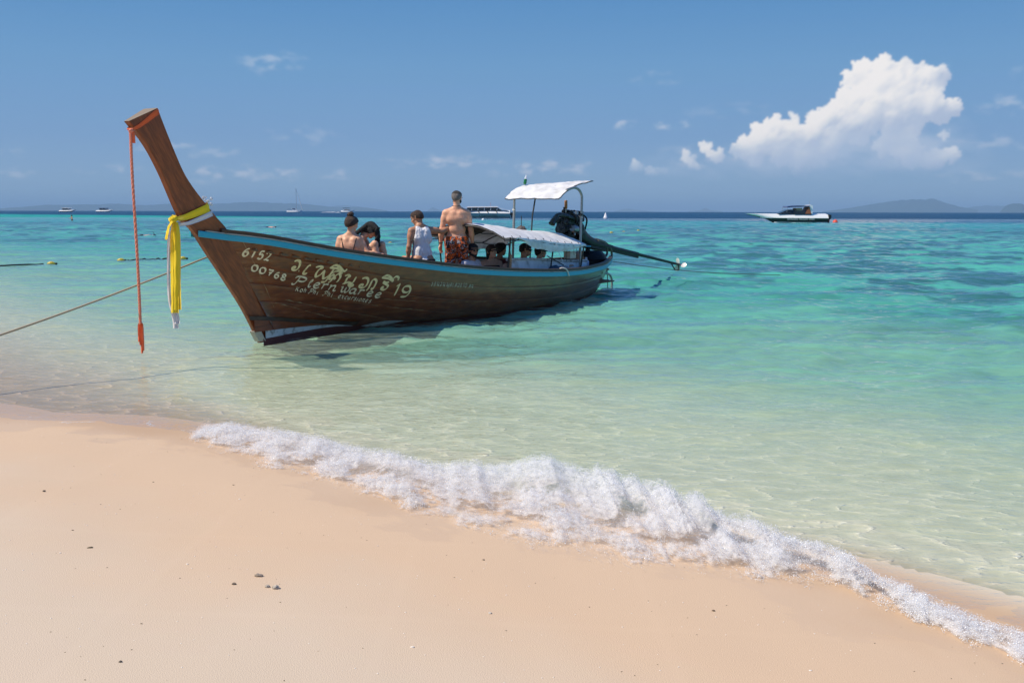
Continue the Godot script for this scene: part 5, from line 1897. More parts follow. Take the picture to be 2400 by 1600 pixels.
func standing_man() -> void:
	var o := thing("person", "tall shirtless person with shaved grey hair and orange checked shorts, standing back turned", "person", on_boat(6.15, 0.285, -0.10, deg_to_rad(126)))
	var j := {"anL": Vector3(-0.13, 0.08, 0.02), "anR": Vector3(0.13, 0.08, 0.0), "toL": Vector3(-0.16, 0.025, -0.15), "toR": Vector3(0.16, 0.025, -0.16), "knL": Vector3(-0.12, 0.50, -0.01), "knR": Vector3(0.125, 0.50, -0.02),
		"hipL": Vector3(-0.095, 0.94, 0.0), "hipR": Vector3(0.095, 0.94, 0.0), "pel": Vector3(0, 1.02, 0.0), "neck": Vector3(0.0, 1.545, 0.02), "head": Vector3(0.012, 1.755, -0.015), "hb": Basis(Vector3.UP, -0.35) * Basis(Vector3.RIGHT, -0.12),
		"shL": Vector3(-0.195, 1.475, 0.015), "shR": Vector3(0.195, 1.475, 0.015), "elL": Vector3(-0.272, 1.165, 0.02), "elR": Vector3(0.265, 1.165, 0.03), "wrL": Vector3(-0.285, 0.91, -0.045), "wrR": Vector3(0.295, 0.91, -0.06),
		"hpL": Vector3(0.6, 0, 0.6), "hpR": Vector3(-0.6, 0, 0.6), "curl": 0.55}
	var d := skin_of(o, j, 1.06, M.sunburnt, 0.014)
	cloth("shorts", o, [[Vector3(-0.08, 0.99, 0.0), Vector3(0.08, 0.99, 0.0), 0.128, 0.128]] + d.seat + [[j.hipL + Vector3(0, 0, 0.0), Vector3(-0.125, 0.52, -0.005), 0.10, 0.082], [j.hipR, Vector3(0.13, 0.52, -0.01), 0.10, 0.082]], 0.014, [[Vector3(0, 1, 0), Vector3(0, 1.055, 0)], [Vector3(0, -1, 0), Vector3(0, 0.53, 0)]], M.board_shorts, 0.012)
	var hair := field_done(field_mesh(skull_bones(j.head, j.hb, 0.005), 0.007, 0.014, hair_clips(j.head, j.hb, -0.075)))
	part("hair", hair, M.grey_hair, o)
	part("hair_top", field_done(field_mesh(skull_bones(j.head, j.hb, 0.010), 0.007, 0.014, hair_clips(j.head, j.hb, 0.055))), M.top_hair, o)
	var neckl := PackedVector3Array()
	var nb: Array = d.neck + d.torso
	for k in 22:
		var a := TAU * k / 22
		neckl.append(on_skin(nb, Vector3(cos(a) * 0.3, 1.60 + sin(a) * 0.035, 0.02 + sin(a) * 0.3), Vector3(0, 1.60 - sin(a) * 0.01, 0.01)))
	part("necklace", tube(neckl, 0.006, 5, true), M.black_cloth, o)
	part("wristband", tube(ring_at(j.wrL + Vector3(0, 0.03, 0.01), (j.wrL - j.elL), 0.033), 0.008, 5, true), M.black_cloth, o)
	part("sunglasses_arm", tube(PackedVector3Array([j.head + j.hb * Vector3(0.084, 0.0, 0.01), j.head + j.hb * Vector3(0.078, 0.0, -0.09)]), 0.004, 5), M.black_cloth, o)
	part("beard", field_done(field_mesh([[j.head + j.hb * Vector3(-0.05, -0.07, -0.02), j.head + j.hb * Vector3(0, -0.10, -0.075), 0.034, 0.03], [j.head + j.hb * Vector3(0.05, -0.07, -0.02), j.head + j.hb * Vector3(0, -0.10, -0.075), 0.034, 0.03]], 0.007, 0.012)), M.top_hair, o)
	part("tattoo", field_done(field_mesh([[Vector3(-0.045, 1.475, 0.093), Vector3(0.0, 1.49, 0.094), 0.012, 0.014], [Vector3(0.045, 1.475, 0.093), Vector3(0.0, 1.49, 0.094), 0.012, 0.014]], 0.006, 0.01)), mat(Color(0.16, 0.10, 0.08), 0.7), o) if false else null


func ring_at(c: Vector3, axis: Vector3, r: float) -> PackedVector3Array:
	var n := axis.normalized()
	var s := n.cross(Vector3.RIGHT if absf(n.x) < 0.8 else Vector3.UP).normalized()
	var q := n.cross(s)
	var p := PackedVector3Array()
	for k in 14:
		p.append(c + (s * cos(TAU * k / 14) + q * sin(TAU * k / 14)) * r)
	return p


func bikini_woman() -> void:
	var o := thing("person", "person with brown hair bun and thin bikini straps seated on foredeck, back turned", "person", on_boat(9.02, 0.80, -0.20, deg_to_rad(118)))
	var j := {"pel": Vector3(0, 0.11, 0), "neck": Vector3(0.01, 0.615, -0.02), "head": Vector3(0.03, 0.80, -0.05), "hb": Basis(Vector3.UP, -0.45) * Basis(Vector3.RIGHT, -0.22), "hipL": Vector3(-0.09, 0.095, 0.0), "hipR": Vector3(0.09, 0.095, 0.0),
		"shL": Vector3(-0.152, 0.555, -0.01), "shR": Vector3(0.152, 0.555, -0.01), "elL": Vector3(-0.205, 0.28, 0.03), "elR": Vector3(0.195, 0.28, -0.04), "wrL": Vector3(-0.19, 0.06, -0.06), "wrR": Vector3(0.17, 0.20, -0.26),
		"knL": Vector3(-0.16, 0.12, -0.42), "knR": Vector3(0.17, 0.12, -0.41), "anL": Vector3(-0.12, -0.02 + 0.08, -0.72), "anR": Vector3(0.13, 0.06, -0.72), "toL": Vector3(-0.13, 0.10, -0.88), "toR": Vector3(0.14, 0.10, -0.88), "hpL": Vector3(0, 0, -1), "hpR": Vector3(0, -1, 0)}
	var d := skin_of(o, j, 0.90, M.tan, 0.014)
	var bones: Array = d.torso + d.neck + d.seat
	var band := PackedVector3Array()
	for k in 28:
		var a := TAU * k / 28
		band.append(on_skin(bones, Vector3(cos(a) * 0.5, 0.365, sin(a) * 0.5), Vector3(0, 0.365, 0)))
	var top := part("bikini_top", tube(band, 0.008, 6, true), M.black_cloth, o)
	for s in [-1.0, 1.0]:
		var p := PackedVector3Array()
		for k in 13:
			var t := k / 12.0
			p.append(on_skin(bones, Vector3(s * lerpf(0.075, 0.125, t), lerpf(0.365, 0.66, t), lerpf(0.4, 0.12, t)), Vector3(s * lerpf(0.07, 0.11, t), lerpf(0.365, 0.50, t), 0.0)))
		part("strap", tube(p, 0.0065, 6), M.black_cloth, top)
		part("cup", ball(Vector3(s * 0.075, 0.36, -0.115), Vector3(0.062, 0.06, 0.05), 10, 7), M.black_cloth, top)
	cloth("bikini_bottom", o, [[j.pel - Vector3(0.08, 0, 0), j.pel + Vector3(0.08, 0, 0), 0.102, 0.102]] + d.seat, 0.006, [[Vector3(0, 1, 0.0), Vector3(0, 0.13, 0)]], M.black_cloth)
	part("hair", field_done(field_mesh(skull_bones(j.head, j.hb, 0.012), 0.008, 0.02, hair_clips(j.head, j.hb, -0.09))), M.brown_hair, o)
	var bun := part("hair_bun", lumpy(Vector3(0.052, 0.042, 0.052), 31, 0.5, 14, 9), M.brown_hair, o)
	bun.position = j.head + j.hb * Vector3(0, 0.10, 0.055)
	part("hair_tie", tube(ring_at(j.head + j.hb * Vector3(0, 0.11, 0.053), j.hb * Vector3(0, 1, 0.5), 0.032), 0.012, 6, true), M.black_cloth, o)
	eyes(o, j.head, j.hb)


func long_haired_woman() -> void:
	var o := thing("person", "person with long wavy black hair bending forward over raised knees on the foredeck", "person", on_boat(8.58, 0.85, -0.50, deg_to_rad(34)))
	var j := {"pel": Vector3(0, 0.11, 0.02), "neck": Vector3(0.0, 0.535, -0.16), "head": Vector3(0.0, 0.645, -0.30), "hb": Basis(Vector3.UP, -0.15) * Basis(Vector3.RIGHT, -0.75), "bow": Vector3(0, 0.02, 0.05), "hipL": Vector3(-0.09, 0.10, 0.0), "hipR": Vector3(0.09, 0.10, 0.0),
		"shL": Vector3(-0.165, 0.485, -0.16), "shR": Vector3(0.165, 0.475, -0.14), "elL": Vector3(-0.22, 0.27, -0.28), "elR": Vector3(0.23, 0.27, -0.25), "wrL": Vector3(-0.12, 0.20, -0.47), "wrR": Vector3(0.12, 0.25, -0.45),
		"knL": Vector3(-0.12, 0.40, -0.46), "knR": Vector3(0.10, 0.42, -0.36), "anL": Vector3(-0.14, 0.06, -0.56), "anR": Vector3(0.12, 0.06, -0.44), "toL": Vector3(-0.14, 0.03, -0.72), "toR": Vector3(0.13, 0.03, -0.60), "hpL": Vector3(0, -1, 0), "hpR": Vector3(0, -1, 0)}
	var d := skin_of(o, j, 0.88, M.tan, 0.014)
	cloth("bikini_top", o, [d.torso[0], d.torso[4]], 0.006, [[(j.neck - j.pel).normalized(), j.pel.lerp(j.neck, 0.72)], [-(j.neck - j.pel).normalized(), j.pel.lerp(j.neck, 0.56)]], M.black_cloth)
	cloth("bikini_bottom", o, [[j.pel - Vector3(0.08, 0, 0), j.pel + Vector3(0.08, 0, 0), 0.10, 0.10]] + d.seat, 0.006, [[Vector3(0, 1, 0.0), Vector3(0, 0.14, 0)]], M.black_cloth)
	var hair := skull_bones(j.head, j.hb, 0.011)
	for k in 9:
		var s := (k - 4) / 4.0
		var root: Vector3 = j.head + j.hb * Vector3(s * 0.075, -0.01, 0.05 - absf(s) * 0.05)
		var mid := root + Vector3(s * 0.03, -0.13, -0.02 - absf(s) * 0.05)
		hair.append([root, mid, 0.040, 0.032])
		hair.append([mid, mid + Vector3(s * 0.02 + 0.01 * sin(k * 2.0), -0.13 - 0.03 * sin(k * 1.7), -0.02), 0.030, 0.010])
	for k in 7:
		var s := (k - 3) / 3.0
		var root: Vector3 = j.head + j.hb * Vector3(s * 0.06, 0.03, 0.085)
		var nape: Vector3 = j.neck + Vector3(s * 0.10, 0.06, 0.09)
		var tip := nape + Vector3(s * 0.05, -0.16 - 0.03 * (k % 3), 0.045)
		hair.append([root, nape, 0.036, 0.030])
		hair.append([nape, tip, 0.028, 0.010])
	part("hair", field_done(field_mesh(hair, 0.009, 0.02, [[(j.hb * Vector3(0, -0.55, -0.83)).normalized(), j.head + j.hb * Vector3(0, -0.01, -0.062)]])), M.black_hair, o)
	var lock := st_new()
	for k in 9:
		var p := []
		for i in 7:
			p.append(j.head + Vector3(0.10 - k * 0.022 + 0.014 * sin(i * 1.9 + k * 1.3), 0.03 - i * (0.045 + 0.006 * (k % 3)), -0.085 - 0.012 * (k % 4) - 0.016 * cos(i * 2.1 + k)))
		add_tube(lock, spline(p, 4), 0.016 - 0.001 * (k % 4), 6)
	part("hair_lock", done(lock), M.black_hair, o)
	eyes(o, j.head, j.hb)


func tank_top_man() -> void:
	var o := thing("person", "person in white tank top with cropped dark hair, looking left, arm stretched out", "person", on_boat(6.78, 0.83, -0.42, deg_to_rad(150)))
	var j := {"pel": Vector3(0, 0.11, 0), "neck": Vector3(-0.01, 0.68, -0.03), "head": Vector3(-0.05, 0.855, -0.10), "hb": Basis(Vector3.UP, 0.75) * Basis(Vector3.RIGHT, -0.40), "hipL": Vector3(-0.10, 0.10, 0.0), "hipR": Vector3(0.10, 0.10, 0.0),
		"shL": Vector3(-0.195, 0.615, -0.02), "shR": Vector3(0.195, 0.625, 0.0), "elL": Vector3(-0.25, 0.34, 0.0), "elR": Vector3(0.40, 0.60, -0.02), "wrL": Vector3(-0.24, 0.10, -0.08), "wrR": Vector3(0.62, 0.68, -0.08),
		"knL": Vector3(-0.16, 0.10, -0.44), "knR": Vector3(0.16, 0.10, -0.44), "anL": Vector3(-0.16, -0.34, -0.50), "anR": Vector3(0.16, -0.34, -0.50), "toL": Vector3(-0.17, -0.37, -0.66), "toR": Vector3(0.17, -0.37, -0.66), "hpL": Vector3(0, 0, -1), "hpR": Vector3(0, -1, 0), "curl": 0.9}
	var d := skin_of(o, j, 1.0, M.brown_skin, 0.014)
	var up: Vector3 = (j.neck - j.pel).normalized()
	cloth("tank_top", o, d.torso.slice(0, 3) + d.torso.slice(4) + [[Vector3(-0.075, 0.02, 0.03), Vector3(0.075, 0.02, 0.03), 0.140, 0.140], [Vector3(-0.07, 0.20, 0.0), Vector3(0.07, 0.20, 0.0), 0.105, 0.105], [Vector3(-0.09, 0.60, 0.0), Vector3(-0.085, 0.655, -0.01), 0.05, 0.035], [Vector3(0.09, 0.60, 0.0), Vector3(0.085, 0.655, -0.01), 0.05, 0.035]], 0.015, [[Vector3(-1, 0.25, 0).normalized(), Vector3(-0.165, 0.52, 0)], [Vector3(1, 0.25, 0).normalized(), Vector3(0.165, 0.52, 0)], [Vector3(0, -1, 0), Vector3(0, 0.02, 0)]], M.white_cloth)
	cloth("shorts", o, d.thL + d.thR + d.seat, 0.024, [[Vector3(0, 0, -1), Vector3(0, 0, -0.36)], [Vector3(0, 1, 0), Vector3(0, 0.12, 0)]], M.black_cloth)
	part("hair", field_done(field_mesh(skull_bones(j.head, j.hb, 0.008), 0.007, 0.014, hair_clips(j.head, j.hb, -0.065))), M.brown_hair, o)
	eyes(o, j.head, j.hb)
	var pole := thing("pole", "thin black upright pole with a hooked top beside the person in the white tank top", "pole", on_boat(7.05, 0.78, -0.42))
	part("rod", tube(spline([Vector3(0, 0, 0), Vector3(0, 0.3, 0), Vector3(-0.02, 0.50, 0), Vector3(-0.06, 0.53, 0.02), Vector3(0.02, 0.48, 0.03)], 5), 0.011, 6), M.dark_pipe, pole)


func seated(extra: Dictionary) -> Dictionary:
	var j := {"pel": Vector3(0, 0.11, 0), "neck": Vector3(0, 0.60, 0.02), "head": Vector3(0, 0.79, -0.02), "hb": Basis(), "hipL": Vector3(-0.10, 0.10, 0.0), "hipR": Vector3(0.10, 0.10, 0.0),
		"shL": Vector3(-0.185, 0.54, 0.02), "shR": Vector3(0.185, 0.54, 0.02), "elL": Vector3(-0.25, 0.27, -0.03), "elR": Vector3(0.25, 0.27, -0.03), "wrL": Vector3(-0.16, 0.17, -0.26), "wrR": Vector3(0.16, 0.17, -0.26),
		"knL": Vector3(-0.18, 0.24, -0.40), "knR": Vector3(0.18, 0.24, -0.40), "anL": Vector3(-0.14, 0.0, -0.62), "anR": Vector3(0.14, 0.0, -0.62), "toL": Vector3(-0.15, 0.04, -0.78), "toR": Vector3(0.15, 0.04, -0.78), "hpL": Vector3(0, -1, 0), "hpR": Vector3(0, -1, 0)}
	j.merge(extra, true)
	return j


func seated_passengers() -> void:
	var glasses := func(o: Node3D, j: Dictionary):
		var st := st_new()
		for s in [-1.0, 1.0]:
			add_ball(st, j.head + j.hb * Vector3(0.034 * s, -0.004, -0.108), Vector3(0.026, 0.020, 0.012), 10, 6)
			add_tube(st, PackedVector3Array([j.head + j.hb * Vector3(0.06 * s, 0.002, -0.10), j.head + j.hb * Vector3(0.084 * s, 0.002, 0.0)]), 0.004, 5)
		part("sunglasses", done(st), M.black, o)
	# front seat: white T-shirt, black cap, beard
	var o := thing("person", "bearded person in black cap, sunglasses and pale T-shirt seated at the canopy's front", "person", on_boat(5.95, 0.30, 0.10, deg_to_rad(-4)))
	var j := seated({"hb": Basis(Vector3.UP, -0.35)})
	var d := skin_of(o, j, 1.0, M.brown_skin, 0.015)
	cloth("t_shirt", o, d.torso + d.upL + d.upR + d.seat, 0.013, [[Vector3(0, 0.86, -0.5).normalized(), Vector3(0, 0.60, -0.045)], [(j.elL - j.shL).normalized(), j.shL.lerp(j.elL, 0.62)], [(j.elR - j.shR).normalized(), j.shR.lerp(j.elR, 0.62)]] , M.lilac_cloth)
	cloth("shorts", o, d.thL + d.thR, 0.016, [], M.black_cloth)
	cap_hat(o, j.head, j.hb, M.black_cloth)
	glasses.call(o, j)
	part("hair", field_done(field_mesh(skull_bones(j.head, j.hb, 0.006), 0.008, 0.014, hair_clips(j.head, j.hb, -0.07))), M.black_hair, o)
	part("beard", field_done(field_mesh([[j.head + j.hb * Vector3(-0.055, -0.06, -0.02), j.head + j.hb * Vector3(0, -0.10, -0.075), 0.034, 0.032], [j.head + j.hb * Vector3(0.055, -0.06, -0.02), j.head + j.hb * Vector3(0, -0.10, -0.075), 0.034, 0.032]], 0.007, 0.012)), M.black_hair, o)
	# smiling passenger with one bare knee up
	o = thing("person", "smiling person in dark cap under the canopy with one bare knee drawn up", "person", on_boat(5.12, 0.27, 0.0, deg_to_rad(-34)))
	j = seated({"hb": Basis(Vector3.UP, 0.1) * Basis(Vector3.RIGHT, 0.05) * Basis(Vector3(0, 0, 1), -0.12), "knL": Vector3(-0.14, 0.50, -0.36), "anL": Vector3(-0.02, 0.16, -0.62), "toL": Vector3(0.02, 0.13, -0.78), "head": Vector3(0.0, 0.77, -0.03)})
	d = skin_of(o, j, 0.88, M.light_skin, 0.015)
	cloth("tank_top", o, d.torso, 0.012, [[Vector3(0, 1, 0), Vector3(0, 0.50, 0)]], M.black_cloth)
	cloth("shorts", o, d.thL + d.thR + d.seat, 0.024, [[Vector3(0, 0, -1), Vector3(0, 0, -0.16)]], M.black_cloth)
	cap_hat(o, j.head, j.hb, M.brown_hair)
	part("hair", field_done(field_mesh(skull_bones(j.head, j.hb, 0.010) + [[j.head + Vector3(-0.07, -0.05, 0.04), j.head + Vector3(-0.09, -0.24, -0.02), 0.03, 0.016], [j.head + Vector3(0.07, -0.05, 0.04), j.head + Vector3(0.09, -0.24, -0.02), 0.03, 0.016]], 0.008, 0.014, [[(j.hb * Vector3(0, -0.5, -0.86)).normalized(), j.head + j.hb * Vector3(0, 0.0, -0.058)]])), M.black_hair, o)
	part("teeth", ball(j.head + j.hb * Vector3(0, -0.0695, -0.098), Vector3(0.022, 0.006, 0.006), 8, 5), M.white_cloth, o)
	eyes(o, j.head, j.hb)
	# dark-haired passenger deep in the shade
	o = thing("person", "dark-haired person in dark red top in the deep shade of the canopy", "person", on_boat(4.62, 0.27, -0.10, deg_to_rad(70)))
	j = seated({})
	d = skin_of(o, j, 0.95, M.brown_skin, 0.016)
	cloth("t_shirt", o, d.torso + d.upL + d.upR + d.seat, 0.013, [[Vector3(0, 1, 0), Vector3(0, 0.60, 0)], [(j.elL - j.shL).normalized(), j.shL.lerp(j.elL, 0.6)], [(j.elR - j.shR).normalized(), j.shR.lerp(j.elR, 0.6)]], M.red_cloth)
	cloth("shorts", o, d.thL + d.thR, 0.016, [], M.black_cloth)
	part("hair", field_done(field_mesh(skull_bones(j.head, j.hb, 0.018) + [[j.head + Vector3(0, -0.04, 0.06), j.head + Vector3(0, -0.26, 0.10), 0.06, 0.03]], 0.009, 0.02, hair_clips(j.head, j.hb, -0.34))), M.black_hair, o)
	eyes(o, j.head, j.hb)
	# black cap worn backwards
	o = thing("person", "person in black cap with round pale badge and grey-blue shirt under the canopy", "person", on_boat(4.12, 0.25, 0.16, deg_to_rad(20)))
	j = seated({"hb": Basis(Vector3.UP, 0.25) * Basis(Vector3.RIGHT, -0.2), "elL": Vector3(-0.30, 0.40, -0.12), "wrL": Vector3(-0.12, 0.47, -0.24)})
	d = skin_of(o, j, 1.02, M.tan, 0.016)
	cloth("t_shirt", o, d.torso + d.upL + d.upR + d.seat, 0.013, [[Vector3(0, 1, 0), Vector3(0, 0.60, 0)], [(j.elL - j.shL).normalized(), j.shL.lerp(j.elL, 0.6)], [(j.elR - j.shR).normalized(), j.shR.lerp(j.elR, 0.6)]], M.teal_cloth)
	cloth("shorts", o, d.thL + d.thR, 0.016, [], M.black_cloth)
	cap_hat(o, j.head, j.hb, M.black_cloth)
	part("hair", field_done(field_mesh(skull_bones(j.head, j.hb, 0.006), 0.008, 0.014, hair_clips(j.head, j.hb, -0.07))), M.black_hair, o)
	part("badge", ball(j.head + j.hb * Vector3(0.0, 0.085, -0.088), Vector3(0.021, 0.021, 0.009), 12, 6), M.white_cloth, o)
	glasses.call(o, j)
	part("glasses_strap", tube(ring_at(j.head + j.hb * Vector3(0, 0.0, -0.01), j.hb * Vector3(0, 1, 0), 0.092), 0.007, 5, true), M.red_cloth, o)
	# last in the row: shirtless, cap
	o = thing("person", "shirtless person in dark cap nearest the engine, facing the stern with an arm stretched out", "person", on_boat(3.38, 0.18, 0.10, deg_to_rad(62)))
	j = seated({"hb": Basis(Vector3.UP, -0.2), "elR": Vector3(0.32, 0.42, -0.16), "wrR": Vector3(0.36, 0.50, -0.42), "elL": Vector3(-0.30, 0.45, 0.02), "wrL": Vector3(-0.42, 0.44, 0.22)})
	d = skin_of(o, j, 1.04, M.light_skin, 0.015)
	cloth("shorts", o, d.thL + d.thR + d.seat, 0.016, [[Vector3(0, 1, 0), Vector3(0, 0.19, 0)]], M.black_cloth)
	cap_hat(o, j.head, j.hb, M.black_cloth)
	part("hair", field_done(field_mesh(skull_bones(j.head, j.hb, 0.007), 0.008, 0.014, hair_clips(j.head, j.hb, -0.085))), M.black_hair, o)
	eyes(o, j.head, j.hb)


# ---------------------------------------------------------------- ropes, sash and ribbons on the prow
func ribbon(path: PackedVector3Array, across: Array, folds := 0.0) -> ArrayMesh:
	# a strip of cloth: at each point of the path a half-width vector
	var v := PackedVector3Array()
	var n := path.size()
	for i in n:
		var w: Vector3 = across[i]
		var t := (path[mini(i + 1, n - 1)] - path[maxi(i - 1, 0)]).normalized()
		var out := t.cross(w).normalized()
		for k in 9:
			var s := k / 4.0 - 1.0
			v.append(path[i] + w * s + out * (sin(s * 4.2 + i * 0.11) * folds + n_a.get_noise_2d(s * 1.3, i * 0.13) * folds))
	return grid_mesh(n, 9, v)


func braid(pts: PackedVector3Array, r: float, turns: float, thick: float, n := 90) -> Array:
	var out := []
	for k in 3:
		var path := PackedVector3Array()
		for i in n:
			var t := float(i) / (n - 1)
			var x := t * (pts.size() - 1)
			var a := pts[mini(int(x), pts.size() - 2)].lerp(pts[mini(int(x), pts.size() - 2) + 1], x - mini(int(x), pts.size() - 2))
			var ang := t * turns * TAU + k * TAU / 3.0
			path.append(a + Vector3(cos(ang) * r, 0, sin(ang) * r))
		out.append(tube(path, thick, 6))
	return out


func make_ropes_and_ribbons() -> void:
	var cloth_mat := func(c: Color) -> StandardMaterial3D:
		var m := mat(c, 0.8)
		m.backlight_enabled = true
		m.backlight = Color(0.35, 0.35, 0.35)
		m.rim_enabled = true
		m.rim = 0.3
		return m
	var yellow: Material = cloth_mat.call(Color(0.86, 0.62, 0.01))
	var white: Material = cloth_mat.call(Color(0.66, 0.63, 0.64))
	var orange: Material = cloth_mat.call(Color(0.80, 0.13, 0.03))
	var salmon: Material = cloth_mat.call(Color(0.84, 0.27, 0.16))
	var t := Transform3D(boat_basis, STERN)
	var P := func(u: float, y: float, w: float) -> Vector3: return Vector3(u, y, -w)
	# sashes
	var sash := thing("yellow_ribbon", "bright yellow cloth ribbon knotted round the base of the prow, its tails hanging down", "sash", t)
	var band := PackedVector3Array([P.call(12.64, 1.69, 0.0), P.call(12.60, 1.695, 0.062), P.call(12.50, 1.715, 0.085), P.call(12.38, 1.755, 0.105), P.call(12.26, 1.80, 0.128), P.call(12.17, 1.835, 0.138), P.call(12.13, 1.85, 0.10), P.call(12.13, 1.85, -0.10), P.call(12.17, 1.835, -0.138), P.call(12.38, 1.755, -0.105), P.call(12.60, 1.695, -0.062), P.call(12.64, 1.69, 0.0)])
	var acr := []
	for i in band.size():
		var k := 0.018 + 0.034 * sin(PI * i / (band.size() - 1.0))
		acr.append(Vector3(0.35, 0.94, 0).normalized() * k)
	part("band", ribbon(band, acr, 0.004), yellow, sash)
	part("knot", lumpy(Vector3(0.055, 0.05, 0.05), 3, 0.5, 14, 9), yellow, sash, Transform3D(Basis(), P.call(12.66, 1.645, 0.04)))
	var loop := spline([P.call(12.66, 1.69, 0.05), P.call(12.72, 1.64, 0.06), P.call(12.78, 1.54, 0.06), P.call(12.80, 1.44, 0.06)], 6)
	var la := []
	for i in loop.size():
		la.append(Vector3(0.5, 0.1, -0.86) * lerpf(0.018, 0.05, float(i) / loop.size()))
	part("loop", ribbon(loop, la, 0.012), yellow, sash)
	for k in 2:
		var tail := spline([P.call(12.66, 1.65, 0.05 + k * 0.03), P.call(12.68, 1.50, 0.07 + k * 0.03), P.call(12.70, 1.10, 0.065 + k * 0.04), P.call(12.715 - k * 0.01, 0.80, 0.07 + k * 0.03), P.call(12.72 - k * 0.015, 0.53 + k * 0.04, 0.07 + k * 0.03)], 8)
		var ta := []
		for i in tail.size():
			ta.append(Vector3(-0.42, 0, -0.72).normalized() * lerpf(0.028, 0.052, smoothstep(0.0, 0.3, float(i) / tail.size())))
		part("tail", ribbon(tail, ta, 0.012), yellow, sash)
	var wh := thing("white_ribbon", "thin white cloth ribbon under the yellow one, its long tail hanging lower", "sash", t)
	var wb := PackedVector3Array()
	for p in band:
		wb.append(p + Vector3(-0.045, -0.075, 0) + Vector3(0, 0, signf(p.z) * 0.006))
	var wa := []
	for i in wb.size():
		wa.append(Vector3(0.35, 0.94, 0).normalized() * (0.012 + 0.022 * sin(PI * i / (wb.size() - 1.0))))
	part("band", ribbon(wb, wa, 0.004), white, wh)
	part("knot", lumpy(Vector3(0.035, 0.03, 0.035), 6, 0.5, 12, 8), white, wh, Transform3D(Basis(), P.call(12.60, 1.60, 0.05)))
	for k in 2:
		var tail := spline([P.call(12.68, 1.55, -0.02 + k * 0.03), P.call(12.72 - k * 0.03, 1.10, -0.02 + k * 0.03), P.call(12.74 - k * 0.05, 0.72, 0.0 + k * 0.03), P.call(12.70 - k * 0.02, 0.45, 0.03 + k * 0.02), P.call(12.69, 0.33 + k * 0.06, 0.04 + k * 0.02)], 8)
		var ta := []
		for i in tail.size():
			ta.append(Vector3(-0.42, 0, -0.72).normalized() * lerpf(0.018, 0.038, smoothstep(0.3, 0.9, float(i) / tail.size())))
		part("tail", ribbon(tail, ta, 0.008), white, wh)
	var fl := thing("garland", "small bunch of clear white plastic flowers tied behind the prow above the yellow sash", "garland", on_boat(12.07, 1.90, 0.0))
	var clear := mat(Color(0.78, 0.78, 0.80), 0.15)
	clear.transparency = BaseMaterial3D.TRANSPARENCY_ALPHA
	clear.albedo_color.a = 0.5
	for k in 9:
		var q := Vector3(rng.randf_range(-0.05, 0.05), k * 0.012 - 0.04, rng.randf_range(-0.06, 0.06))
		part("flower", lumpy(Vector3.ONE * rng.randf_range(0.012, 0.022), k, 0.6, 9, 6), clear, fl, Transform3D(Basis(), q))
	# orange band and braided rope at the top of the prow
	var ob := thing("orange_rope", "braided orange rope with tasselled end hanging from an orange band round the prow's top", "rope", t)
	var top := PackedVector3Array([P.call(13.225, 2.745, 0.0), P.call(13.20, 2.745, 0.056), P.call(13.12, 2.79, 0.075), P.call(13.03, 2.86, 0.098), P.call(12.94, 2.935, 0.12), P.call(12.885, 2.975, 0.134), P.call(12.865, 2.985, 0.10), P.call(12.865, 2.985, -0.10), P.call(12.885, 2.975, -0.134), P.call(13.03, 2.86, -0.098), P.call(13.20, 2.745, -0.056), P.call(13.225, 2.745, 0.0)])
	var oa := []
	for i in top.size():
		oa.append(Vector3(0.4, 0.9, 0).normalized() * (0.009 + 0.026 * sin(PI * i / (top.size() - 1.0))))
	part("band", ribbon(top, oa, 0.003), orange, ob)
	part("knot", lumpy(Vector3(0.032, 0.028, 0.03), 12, 0.5, 12, 8), salmon, ob, Transform3D(Basis(), P.call(13.225, 2.70, 0.045)))
	var flap := spline([P.call(13.22, 2.72, 0.06), P.call(13.225, 2.66, 0.075), P.call(13.22, 2.58, 0.07)], 5)
	var fa := []
	for i in flap.size():
		fa.append(Vector3(-0.42, 0, -0.72).normalized() * 0.022)
	part("flap", ribbon(flap, fa, 0.004), orange, ob)
	var rp := spline([P.call(13.235, 2.70, 0.045), P.call(13.24, 2.2, 0.045), P.call(13.222, 1.4, 0.04), P.call(13.215, 0.8, 0.035), P.call(13.215, 0.44, 0.03)], 12)
	for m in braid(rp, 0.0088, 17.0, 0.0098, 260):
		part("strand", m, salmon, ob)
	for k in 4:
		var s := k - 1.5
		var len: float = [0.22, 0.26, 0.36, 0.33][k]
		var q := spline([P.call(13.215, 0.455, 0.03), P.call(13.215 - s * 0.006, 0.42, 0.03 + s * 0.012), P.call(13.217 - s * 0.006, 0.44 - len * 0.6, 0.03 + s * 0.014), P.call(13.22 - s * 0.008, 0.44 - len, 0.03 + s * 0.012)], 6)
		var qa := []
		for i in q.size():
			qa.append(Vector3(-0.42, 0, -0.72).normalized() * 0.014)
		part("tassel", ribbon(q, qa, 0.007), orange, ob)
	# mooring line from the bow to the shore, and a stern line
	M.rope = mat(Color(0.36, 0.30, 0.20), 0.85)
	var ml := thing("mooring_line", "taut tan mooring line running from the bow down to the beach at left", "rope", Transform3D())
	var path := PackedVector3Array()
	var a := Vector3(-4.08, 1.21, -13.52)
	var b := Vector3(-6.35, 0.10, -7.0)
	for i in 60:
		var q := i / 59.0
		path.append(a.lerp(b, q) - Vector3(0, 0.10 * sin(q * PI), 0))
	for m in braid(path, 0.008, 60.0, 0.0095, 420):
		part("strand", m, M.rope, ml)
	var sl := thing("stern_line", "thin dark line running from the boat's stern out over the water to the right", "rope", Transform3D())
	var c := on_boat(0.1, 0.66, 0.0).origin
	path = PackedVector3Array()
